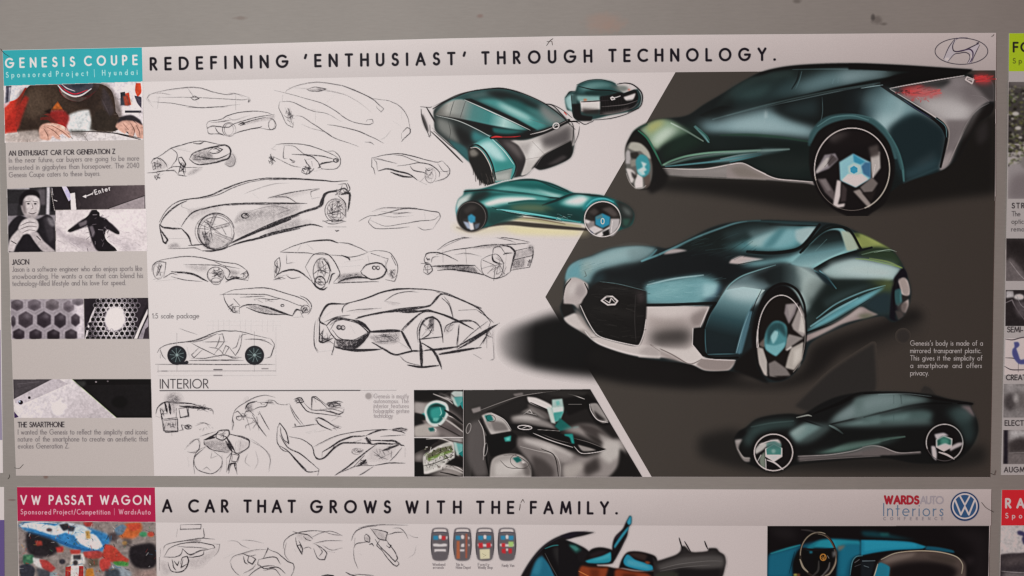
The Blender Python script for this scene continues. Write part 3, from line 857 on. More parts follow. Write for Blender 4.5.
# phones
c = Canvas(11, 376, 154, 421, 2.5, base_main); c.t(0, 370)
c.q('80,50 980,50 980,320 80,320', 'c3b9b8'); c.q('85,58 340,58 85,190', '4a4447'); c.s('110,90 250,75', .8, '6a6266', .7); c.s('110,120 220,90', .8, '3a3438', .7)
c.g('85,190 340,58 455,58 740,306 120,306', [(0, 'd2c8ca'), (1, 'b9aeb0')], (250, 60), (500, 320), smooth=False)
c.q('150,215 440,90 380,60 330,60 90,185 100,215', 'ada2a6', .8); c.s('150,222 440,90', .8, 'e2d8dc', .8, straight=True)
c.e(128, 207, 22, 20, 'b8aeb8'); c.e(133, 207, 15, 14, '30282c'); c.e(126, 202, 6, 6, 'a0a8c0'); c.e(188, 177, 9, 9, '30282e')
c.p('90,265 120,300 100,306 90,306', '4a3a5a')
# pale fruit mark on the phone's back
c.p('330,240 345,215 375,205 410,215 425,240 400,262 415,275 380,288 345,280', 'e9e0e4', .9, .6); c.p('370,200 385,180 400,180 390,200', 'e9e0e4', .8, .5)
c.q('460,58 970,58 972,306 745,306', '1c1a1b'); c.s('462,60 745,306', 1.2, 'a8b090', .9, straight=True); c.q('545,70 970,60 970,92 560,96', '141213'); c.e(765, 205, 50, 38, '0e0d0e', .8, 1); c.e(615, 76, 6, 5, '7a7072'); c.e(690, 72, 6, 5, '5a5254'); c.q('480,75 550,70 545,100 520,110', '3a3a38', .8, .8)
c.mottle(.03).tone(1, 1, 1.1, .45, .3)
c.emit('photo_print', main, 2, 'printed grey photo of a white phone and a black phone from behind', full=True, outline=[(13.2, 379.4), (151, 379), (152, 418), (14.4, 417.8)])
# captions
c = Canvas(7, 148, 144, 182, 3, base_main); c.t(0, 0, 1)
c.text('AN ENTHUSIAST CAR FOR GENERATION Z', 9.2, 155.6, 115, 153.6, 4.5, .85, '2e282c', .95)
for i, (s_, x1) in enumerate((('In the near future, car buyers are going to be more', 139), ('interested in gigabytes than horsepower. The 2040', 139), ('Genesis Coupe caters to these buyers.', 100))):
    c.text(s_, 9.2, 162.6 + i * 7.3, x1, 160.4 + i * 7.3 + (.6 if i == 2 else 0), 4.9, .52, '50484c', .8)
c.emit('caption', main, 8)
c = Canvas(9, 258, 145, 290, 3, base_main); c.t(0, 0, 1)
c.text('JASON', 12.4, 264.6, 29, 264.2, 4.8, .8, '2e282c', .95)
for i, (s_, x1) in enumerate((('Jason is a software engineer who also enjoys sports like', 142), ('snowboarding. He wants a car that can blend his', 142.8), ('technology-filled lifestyle and his love for speed.', 125.5))):
    c.text(s_, 12.6, 271.6 + i * 7.1, x1, 270.6 + i * 7.1, 4.9, .52, '50484c', .8)
c.emit('caption', main, 8)
c = Canvas(15, 420, 151, 453, 3, base_main); c.t(0, 0, 1)
c.text('THE SMARTPHONE', 18.2, 427, 64.2, 426.8, 4.8, .85, '2e282c', .95)
for i, (s_, x1) in enumerate((('I wanted the Genesis to reflect the simplicity and iconic', 147.4), ('nature of the smartphone to create an aesthetic that', 148), ('evokes Generation Z.', 68.8))):
    c.text(s_, 18.2, 434.3 + i * 7, x1, 434.1 + i * 7, 4.9, .52, '50484c', .8)
c.emit('caption', main, 8)
c = Canvas(895, 326, 988, 380, 3, base_main); c.t(0, 0, 1)
c.e(903, 336, 6.6, 6.6, '2a2624', .9, .8)
c.emit('dot', main, 8)
c = Canvas(907, 326, 988, 380, 3, base_main); c.t(0, 0, 1)
for i, (s_, x1) in enumerate((("Genesis's body is made of a", 982.5), ('mirrored transparent plastic.', 981), ('This gives it the simplicity of', 982), ('a smartphone and offers', 981.5), ('privacy.', 928.5))):
    c.text(s_, 910.3, 345.4 + i * 7.45, x1, 345.4 + i * 7.45, 4.9, .55, 'b9aeac', .85)
c.emit('caption', main, 8)
c = Canvas(363, 388, 412, 421, 3, base_main); c.t(0, 0, 1)
c.e(368.6, 396, 3.3, 3.3, '9a908e', 1, .3)
c.emit('dot', main, 8)
c = Canvas(372.5, 388, 412, 421, 3, base_main); c.t(0, 0, 1)
for i, (s_, x1) in enumerate((('Genesis is mostly', 408.5), ('autonomous. The', 408.5), ('interior features', 408.5), ('holographic gesture', 409), ('technology', 392.5))):
    c.text(s_, 373.8, 398 + i * 4.9, x1, 398 + i * 4.9, 4.2, .45, '6a6063', .7)
c.emit('caption', main, 8)
c = Canvas(150, 312, 202, 323, 3, base_main); c.t(0, 0, 1)
c.text('1:5 scale package', 152.5, 318.2, 199, 318, 4.8, .5, '3a3438', .85)
c.emit('caption', main, 8)
c = Canvas(157, 376, 397, 392.5, 3, base_main); c.t(0, 0, 1)
c.text('INTERIOR', 160.4, 388.2, 208.2, 388, 8.8, .95, '2a262a', .95, stretch=True)
c.s('160,390.6 280,390.5 360,390.3', .95, '2e2a2e', .9, taper=0, straight=True); c.s('355,390.3 396,390.2', .8, '4a4448', .6, straight=True, taper=.6)
c.emit('section_heading', main, 8)
# maker's oval emblem
c = Canvas(932, 34, 992, 66, 4, base_main)
c.t(944, 20, 12.8)
c.ring(222, 400, 338, 168, .8, '2c2630', .95)
c.q('-10,480 60,360 130,250 160,250 110,340 110,400 150,415 120,450 60,530 20,530', 'a59a9e', .9)
c.p('150,400 230,400 350,340 430,300 450,320 400,440 350,550 300,550 340,480 340,430 300,400 240,400', 'a89ca2', .9)
c.s('-5,500 60,350 135,245', .8, '2e2632'); c.s('140,255 110,330 120,390 160,405 250,390 340,350 430,305 450,280', 1.2, '2e2632'); c.s('50,530 130,440 200,425 270,415 320,440 330,490 300,550', .9, '2e2632'); c.s('160,405 260,385 330,375 370,420 355,500 330,545', 1.4, '3c2c42'); c.s('455,320 400,430 350,545', .8, '2e2632')
c.e(430, 300, 14, 14, '2a2430', .9, .3); c.e(40, 500, 22, 14, 'd6cccc', .9, .4); c.e(350, 470, 10, 18, 'd6cccc', .9, .4); c.s('150,250 200,230 300,228', .9, '4a4050')
c.emit('emblem', main, 3)

# ================================================================== pencil sketches
def sketch(x0, y0, x1, y1, parts, label=None, S=2.6, name='car_sketch', parent=None, base=None, col='1c181c', layer=3):
    c = Canvas(x0, y0, x1, y1, S, base or base_main)
    for tx, ty, txt, *kk in parts:
        c.t(tx, ty, kk[0] if kk else 6.4).pen(txt, col)
    c.emit(name, parent or main, layer, label, thr=.03)
    return c


A, B, C_, D, E_, F_, G_, H_, I_, J_, K_ = (140, 70), (260, 70), (140, 130), (260, 130), (350, 130), (140, 200), (260, 220), (400, 200), (140, 280), (300, 280), (400, 290)
sketch(143, 82, 256, 112, [(*A, '''
.7 .55: 40,185 75,150 170,125 300,108 390,112 470,138 560,155 620,152 700,178
.6 .4: 75,150 140,148 200,160
.6 .5: 110,175 350,178 650,192 705,185
.7 .55: 80,203 200,212 330,235 400,242 500,238 640,220
.8 .5: 300,240 400,243 480,238 560,235
.5 .4: 300,110 330,150 345,175
1 .7: 325,178 350,165 380,180 350,192 325,178
.6 .5: 122,170 110,245
.5 .4: 105,170 115,200
.7 .6: 612,150 612,255
.7 .5: 40,185 85,240
.5 .4: 60,150 50,180 70,210
.8 .7: 700,185 695,205 708,190
.4 .3: 355,190 375,225
.5 .4: 560,150 620,155 660,175
''')], 'faint thin side-view sketch of a low car, topmost left')
sketch(202, 108, 280, 140, [(*A, '''
.8 .7: 425,350 440,330 520,315 560,292 640,270 720,263 800,270 855,290
.8 .7: 425,350 430,375 460,360 560,370 600,345 640,335
.7 .6: 430,375 440,405 500,410 540,415
.7 .6: 450,335 530,330 580,320
e .8 .6: 570 380 42 45
e .5 .4: 570 380 30 36
.9 .7: 600,345 660,325 760,300 860,285
1 .8: 640,345 700,330 805,303
1.1 .8: 600,410 680,385 760,370 780,360
.8 .7: 760,370 830,385 860,375 870,350 855,320 830,310
e .7 .6: 842 350 20 34
1.6 .8: 630,350 660,335 670,345 640,355
1 .7: 480,365 500,400 540,420
f .25 .8: 640,345 800,305 860,290 860,310 760,330 660,350
.5 .4: 555,300 600,320 700,290
''')], 'small three-quarter sketch of a car below the faint side view')
sketch(268, 78, 415, 150, [(*B, '''
.8 .55: 90,130 200,158 300,185 400,215 480,262 560,320 620,340 690,347 720,335 715,312 690,315 680,330
.7 .5: 160,145 180,122 250,95 350,80 450,88 540,105 640,145 710,182 760,220 790,250 775,270 750,245 745,230
.9 .5: 540,105 640,145 720,185 770,235
.7 .5: 700,180 760,188 830,200 900,238 940,290 955,340 960,400
.5 .35: 180,110 260,118 380,128 480,142 560,165 640,215 710,270
1 .6: 300,125 350,110 420,122 380,135 320,135 300,125
f .35 .5: 360,115 430,122 380,135
.7 .5: 125,205 170,200 220,210 280,240 350,265 430,280 520,330
.7 .55: 125,205 122,240 140,280 170,340 210,365 215,330
.6 .45: 145,160 142,195
.6 .5: 160,240 190,300
.6 .5: 190,240 200,310
.9 .6: 170,300 220,310
.7 .6: 180,320 200,350
.6 .5: 200,280 235,300
.7 .5: 150,290 180,310 210,290 200,330 215,355
k .5 10: 185 290 30 60
.9 .5: 230,290 270,300 330,340 400,385 470,430 560,462 630,490
.5 .35: 260,345 330,375 420,400 480,440
1 .55: 430,350 520,365 640,395 710,425 790,468
.6 .4: 355,265 355,330
.9 .35: 330,250 380,265
.7 .45: 670,462 710,465 730,480
1 .7: 910,400 940,370 962,375 960,400 920,440 905,460
.8 .6: 905,405 905,440
.4 .25: 840,380 800,430 760,450
.4 .25: 420,210 480,160
.4 .3: 850,330 900,360
.4 .3: 870,300 870,345
.4 .3: 905,255 905,320
''')], 'faint large top-view sketch of a car with sweeping lines')
sketch(147, 138, 237, 182, [(*C_, '''
1 .7: 90,190 150,150 200,115 260,95 330,75 400,68 460,82 540,100
.7 .55: 75,200 110,180 140,200
.9 .7: 70,215 85,185 130,185 165,215 175,240
.8 .7: 78,215 95,210 100,250 85,255 78,215
.9 .7: 40,275 100,270 160,262 220,262 240,280
1.1 .8: 110,265 220,255
.8 .7: 200,118 235,145 235,185 215,215 200,240
.8 .7: 160,262 200,240 240,235 290,240 400,238
1.9 .9: 315,185 340,150 400,128 480,108 540,98 570,115 578,150 560,185 500,205 430,218 370,222 335,205 315,185
f .5 1: 330,170 400,135 450,140 470,185 400,190 340,195
f .25 .8: 340,190 520,185 560,170 520,200 400,215
1 .8: 440,135 480,108 525,125 500,145 460,148 440,135
1.2 .7: 470,125 490,120 510,130 490,140
1.2 .8: 330,155 400,175 480,185 540,170 575,150
.8 .7: 340,190 420,188 500,183
.7 .5: 230,120 320,140
.6 .4: 200,110 300,125
1.4 .9: 245,180 265,175 290,215 280,235 255,215 245,180
1.2 .9: 250,270 275,250 285,290
1 .8: 240,285 265,290 300,295
1.2 .8: 290,220 290,270
f .35 1: 300,290 340,255 400,240 350,275
f .3 1: 540,215 575,235 608,215 612,180 590,145 570,180
.6 .5: 540,215 575,235 605,220 610,180 590,145
1.1 .8: 340,85 380,90 410,75
.8 .7: 90,290 105,320 120,290
.7 .6: 130,290 150,280
f .2 1: 80,210 150,200 180,230 110,260
k .6 7: 110 225 35 40
k .7 9: 270 245 32 50
k .5 6: 105 290 30 25
''')], 'dark-outlined sketch of a car rear with an oval grille, left column second row')
sketch(266, 141, 343, 176, [(*D, '''
.8 .7: 100,95 150,90 240,90 310,98 370,118 430,140 480,165 510,190
.7 .5: 75,120 100,100
.7 .5: 70,120 100,128
.8 .6: 155,100 148,150 150,180 175,185
.6 .5: 150,100 220,105 260,135 290,155 380,160
1.3 .8: 205,155 290,160 340,175 380,215
1.1 .7: 290,160 400,168 470,185
1.8 .9: 380,225 400,212 470,202
e 1.6 .9: 487 195 16 11
k .7 8: 75 195 28 32
k .75 9: 300 255 35 34
k .6 5: 487 195 18 14
k .5 5: 205 200 30 14
.8 .7: 430,138 470,138 500,160 515,190 510,230 480,250 400,250 385,235
1 .8: 55,180 90,170
1 .8: 65,155 80,185 75,215
1 .8: 60,215 90,205
.8 .6: 70,150 70,200
.7 .6: 90,175 140,200 200,228 260,240
1.8 .9: 190,185 215,205
1.1 .8: 285,185 300,210 320,235 315,270
1.1 .8: 265,270 275,245 300,250 325,235
1.1 .8: 265,270 300,283 330,265 345,245
.7 .6: 290,190 350,180
1 .7: 330,200 335,230
.7 .5: 345,265 400,250
1.4 .8: 375,215 385,235 370,245
''')], 'small rounded three-quarter sketch of a car below the large top view')
sketch(367, 150, 453, 188, [(*E_, '''
1 .75: 140,180 200,165 250,155 320,148 400,165 480,190 560,205 590,198
.8 .7: 140,175 138,235 150,245 160,285
.6 .5: 150,185 170,210 175,260
.7 .6: 145,185 190,190 260,205 300,215
.7 .6: 280,160 340,165 400,190 460,212
1 .75: 300,232 380,222 440,212 500,218 545,240 575,270 570,300
1.9 .9: 180,262 240,250 300,265 380,285 430,320
2.2 .85: 260,270 330,295 400,302
.9 .7: 590,198 635,250 630,290 600,312 545,330
.7 .6: 560,215 600,265 635,260
.7 .6: 575,265 630,268
e .6 .5: 515 290 35 48
k .5 9: 510 285 40 48
1 .7: 480,240 500,260 530,250
1 .7: 385,230 410,260 470,270 495,285
.8 .7: 495,285 450,330
.7 .6: 430,320 490,350
.7 .6: 515,280 520,330
1 .8: 620,270 625,290
''')], 'angular three-quarter sketch of a car with a dark sill, beside the white coupe wheel')
sketch(358, 204, 443, 234, [(*E_, '''
.9 .65: 55,585 80,572 120,553 180,545 240,530 330,505 380,500 440,507 520,520 570,530 575,565
.6 .5: 280,540 340,530 400,530
.5 .4: 180,545 280,555 400,548
'''), (*H_, '''
.7 .6: -180,75 -110,50 0,52 60,52 130,60 200,72 245,80 258,105 240,140 210,185
.6 .5: -120,72 0,85 60,78
.7 .6: -190,130 -100,165 0,155 80,140 150,130 215,125 250,100
.7 .6: -185,110 -200,140 -150,180 0,178 60,172
.6 .5: 110,170 150,190 210,185
.5 .4: 155,80 160,120
.5 .4: 200,90 240,110
''')], 'thin flat side sketch of a car right of the large charcoal sketch')
sketch(156, 175, 354, 256, [(*C_, '''
1.3 .85: 125,590 170,515 230,465 300,445 400,430 470,410 560,370 640,340 720,320 800,308 900,305 1020,310
.9 .6: 400,440 500,415 600,370 700,335 800,318
.5 .35: 660,410 760,370 860,345 960,340
.5 .35: 270,460 265,490 330,515
.5 .35: 720,405 760,440
'''), (*D, '''
1.5 .75: 0,318 100,312 200,310 300,315 400,322 480,328 560,325
1.2 .5: 60,320 200,316 340,320 450,330
1.2 .55: 50,435 150,410 260,390 380,375
1.2 .5: 60,430 170,430 240,470
f .14 1.5: 40,440 160,405 380,378 300,400 160,440
1 .5: 330,430 325,400 340,390 380,380
1 .5: 330,440 380,430
1.5 .7: 0,465 100,470 200,470 300,470
3.0 .95: 150,575 260,530 390,485 412,410 500,385
2 .8: 395,480 425,405 500,392
1.8 .85: 500,385 540,375 570,400
2 .85: 520,415 575,405 570,480 560,520
1.3 .7: 500,420 545,470 550,560
e 1 .55: 480 515 66 75
e .8 .45: 480 515 50 62
k .55 16: 480 510 62 70
2.4 .9: 412,410 395,450 380,480
2 .9: 520,412 560,400 578,420 570,500
1.2 .8: 560,340 575,380 560,400
k .45 8: 520 385 50 40
k .45 6: 490 580 60 18
1.2 .6: 470,445 460,500 470,520
1.2 .6: 485,440 510,520
1 .5: 420,540 500,520 550,555
1 .5: 430,500 470,540 530,530
.9 .6: 500,350 550,345 560,380 540,400
f .12 2: 0,480 280,470 150,560 0,560
'''), (*F_, '''
1.5 .85: 130,160 150,115 200,65 260,25 300,5
1.7 .85: 265,170 300,120 350,75 430,50 550,30 700,22 860,22 1000,20
1 .5: 550,36 700,28 900,30
2 .9: 125,155 150,175 200,180 265,182
2 .9: 125,155 130,185 150,215 175,250 165,275 150,265 135,210 125,170
2 .9: 265,182 310,235 330,290
.7 .5: 180,245 320,248
1.4 .8: 310,292 400,285 430,280
f .3 1: 180,290 230,275 260,305 190,312
.8 .6: 180,310 300,310 350,308 400,325
e 1.7 .8: 482 205 120 114
e .9 .5: 482 205 108 105
k .6 10: 430 250 40 70
k .5 8: 480 205 100 100
f .18 .8: 375,190 470,215 580,270 540,300 430,315 385,270
f .3 1: 640,80 720,70 800,60 760,110 690,130 600,150
f .14 1: 300,60 500,35 520,60 420,90 330,130
1.5 .8: 490,95 455,180
1.5 .8: 472,95 440,172
f .3 .6: 472,95 492,95 456,180 440,172
1.5 .8: 450,180 575,145
1.5 .8: 460,192 570,165
f .3 .6: 460,185 575,145 570,165 470,192
1.2 .7: 470,215 590,265
1.2 .7: 480,205 600,250
f .35 .6: 475,208 600,250 590,268
1.5 .85: 400,205 430,310
1.5 .85: 418,200 447,310
f .5 .6: 402,215 418,205 447,310 428,312
1.5 .8: 370,150 440,180
1.5 .8: 362,180 440,188
2 .9: 400,325 460,325 540,310 570,295
e 1.6 .9: 675 100 24 16
1.2 .9: 660,105 680,92 692,105
4 .95: 580,275 700,220 860,150 960,110 1024,86
2.4 .9: 560,302 650,270 760,245 880,212 1024,182
2 .5: 600,262 700,222 860,158 1020,98
.7 .55: 855,25 855,140
.7 .5: 855,140 880,210
f .16 2: 600,180 860,40 1020,30 1020,80 860,140 640,240
f .2 1.5: 800,200 1020,110 1020,160 860,205
1 .35: 700,70 860,35 960,60 860,100
1 .35: 900,110 1000,60
.7 .35: 610,130 660,90
.5 .3: 300,120 380,90
.5 .3: 200,120 260,160
'''), (*G_, '''
3 .9: 0,70 100,30 200,-5
2.2 .85: 0,105 100,75 250,42 330,28 400,45
1.2 .6: 400,10 480,0 550,10
1.2 .6: 430,44 550,44
1.3 .8: 480,65 492,72 506,65
.9 .5: 400,0 430,20 480,25 540,10
f .12 1.5: 0,90 180,20 330,0 330,25 100,70
''')], 'large charcoal sketch of a long coupe with a spoked front wheel', S=2.6)
sketch(150, 254, 251, 287, [(*F_, '''
.9 .65: 85,420 110,395 200,375 300,362 380,366 460,385 540,400 620,410 680,450 695,480 690,515
.8 .6: 75,460 80,420 110,395 165,400 160,440 150,500
e .7 .5: 118 455 34 50
.8 .6: 85,510 140,490
.7 .5: 105,420 125,450 100,490
2.2 .85: 200,458 270,465 340,475 400,505 435,522
.9 .6: 150,500 200,470 240,480
.8 .6: 280,412 380,412 500,418 560,440 580,465
f .25 1.5: 280,420 430,420 430,450 360,450
e 1.1 .7: 485 478 54 50
k .7 12: 490 470 45 42
k .5 8: 118 455 30 48
k .6 6: 665 480 28 28
k .6 6: 590 495 50 18
1 .7: 485,478 440,465
1 .7: 485,478 470,435
1.3 .8: 490,475 530,450
1.3 .8: 490,478 525,500
f .4 1: 500,470 535,450 540,500 510,500
e .8 .7: 487 520 32 22
1.4 .8: 540,480 560,510 620,505 690,515
1.8 .85: 550,525 600,500 640,495
.9 .7: 640,480 680,455 692,480 670,505 645,495
.7 .6: 460,385 540,420 640,440
.8 .6: 200,490 280,510 400,522
.6 .5: 100,520 250,505
.9 .7: 540,420 575,460 560,500
f .3 1: 560,440 640,460 620,480 580,475
''')], 'small sketch of a car with a shaded door below the charcoal sketch')
sketch(271, 238, 401, 291, [(*G_, '''
1 .7: 130,205 200,175 260,155 340,135 440,130 500,145
1.8 .85: 330,138 440,130 500,147
.9 .65: 500,145 570,150 630,175 690,205
.8 .65: 690,205 760,195 830,208 860,245 880,290 875,350 850,375
.9 .65: 130,205 200,207 300,212 350,218
.7 .5: 260,160 240,200
.7 .5: 300,155 340,190
.8 .65: 90,300 100,265 125,240 130,290 120,330 95,370 90,300
.7 .6: 105,270 110,350
.7 .5: 85,385 150,380
2 .85: 105,355 150,330 215,320 270,340 330,390
.9 .6: 110,360 180,350
.9 .6: 170,355 200,375 260,365
1.1 .75: 290,300 345,220 440,225 510,340 470,400
1.7 .85: 345,218 440,224
1.1 .75: 290,300 335,390
e 1 .7: 395 330 54 88
k .6 12: 400 320 45 75
k .65 8: 390 400 30 36
k .6 9: 108 300 18 60
k .6 10: 850 340 28 40
k .5 6: 135 370 60 14
k .5 6: 560 350 80 18
e 1.8 .85: 385 400 34 40
f .3 .8: 360,260 385,240 400,330 370,320
1.7 .85: 410,250 440,290 455,330
1.2 .7: 380,260 370,310
1.2 .7: 400,260 410,320
1 .7: 340,350 380,320 440,340
2 .85: 330,390 360,425 400,445 430,430
1.7 .8: 440,410 460,350 480,340
1.7 .8: 430,400 445,350
.8 .65: 440,225 520,232 580,240 660,220 690,205
1.8 .9: 520,225 570,245 575,258
1.7 .9: 710,213 765,230
.6 .4: 500,300 640,290
.7 .4: 540,270 660,250
1.9 .9: 645,330 685,285 770,275 815,320 790,360 720,380 660,350 645,330
e 1.7 .9: 730 306 10 11
e 1.7 .9: 755 306 10 11
2.4 .9: 500,400 560,375 640,365 700,375
f .4 1: 500,350 640,340 660,370 500,400
1.1 .7: 470,405 600,400 760,395
.8 .6: 800,380 860,390 880,350
1.8 .85: 840,230 870,290
1 .6: 800,260 820,350
f .4 1: 820,350 870,330 850,375
.7 .5: 760,230 820,250 800,300
.7 .5: 690,230 700,280
.6 .5: 170,220 170,280 220,270
''')], 'mid-size front three-quarter sketch of a car with a hexagonal grille')
sketch(417, 232, 536, 283, [(*H_, '''
1.1 .75: 240,320 300,275 380,245 460,232 540,230 640,235 740,250 830,270
.7 .6: 240,320 380,255 460,240 600,240 700,258 740,275
1.1 .7: 230,350 330,320 440,305 560,290 700,285 820,275
f .45 1: 440,310 600,285 700,288 640,300
1.4 .8: 700,285 820,275
2.3 .9: 640,285 700,300 735,330 725,385 705,460
2 .85: 735,325 850,300
1.3 .85: 850,300 850,350 830,430
2.6 .9: 720,385 850,355
2 .9: 710,450 830,430
f .25 1: 735,330 845,310 845,350 730,380
f .5 1: 725,390 800,375 790,430 715,440
f .5 1: 820,290 850,295 848,340 828,320
1.4 .8: 155,370 175,340 230,335 290,350 370,390
1.1 .75: 155,370 160,400 190,405
1.7 .8: 135,405 190,410
1 .75: 150,460 160,420 195,415 210,450 180,475 150,460
k .5 6: 178 445 30 28
k .6 6: 178 375 25 30
k .6 8: 625 430 70 70
k .6 8: 830 400 20 30
1 .7: 175,420 180,470
1 .7: 155,445 205,445
.7 .6: 200,400 210,370 250,360
.8 .6: 275,320 275,400
.9 .7: 420,315 425,410
2.2 .85: 200,425 330,420 480,418
1.8 .85: 240,450 330,445 400,455 500,470 545,480
f .8 1: 220,425 460,425 500,468 440,455 300,440
.9 .65: 520,380 560,360 620,350 660,400 660,450 640,490 600,505 540,480 520,430 520,380
.9 .65: 590,380 600,310 640,300 680,350
1.7 .85: 530,385 600,415
2 .85: 590,350 600,390 650,410
1.9 .85: 610,425 600,515
1.9 .85: 640,420 670,475
1.2 .75: 600,430 560,470
1.1 .7: 600,415 520,440
.9 .7: 545,480 600,505 660,490 705,460
1.3 .75: 660,350 680,340 720,340
.6 .5: 350,350 420,340 520,360
1.2 .7: 480,420 540,480
.6 .5: 680,350 670,440
''')], 'sketch of a car with a spoked rear wheel and dark tail, under the turquoise side rendering')
sketch(218, 286, 314, 322, [(*I_, '''
.9 .7: 530,90 600,65 700,55 780,50 850,60 930,85 1010,112 1060,135 1085,165
.8 .6: 510,95 540,90 700,90 800,92 860,108 930,130 1010,160 1060,170
.8 .65: 760,118 850,125 900,120
k .6 9: 600 180 45 34
k .4 6: 800 130 90 18
1 .7: 535,95 545,140 560,170 600,210 630,210
1.7 .85: 600,120 640,165
2 .85: 580,200 600,170
1.4 .8: 635,180 635,215
1.5 .8: 635,180 680,160 750,158
2.6 .9: 750,158 830,180 900,205 975,230
1.4 .8: 680,175 760,205 850,220 930,222
f .45 1: 690,170 750,165 900,215 780,205
e 1.4 .85: 912 163 10 7
.8 .6: 640,110 720,105 800,105
1.8 .85: 975,230 1000,190 1030,195
'''), (*J_, '''
1 .7: 0,100 40,120 70,155 70,190 50,220
e 1 .7: 35 185 28 25
k .7 8: 30 200 36 30
1.2 .8: 0,200 20,240
1.2 .8: 0,160 40,180
1 .7: 10,170 50,200
.8 .6: -40,240 10,235
''')], 'low sketch of a car seen from the front left, above the package drawing')
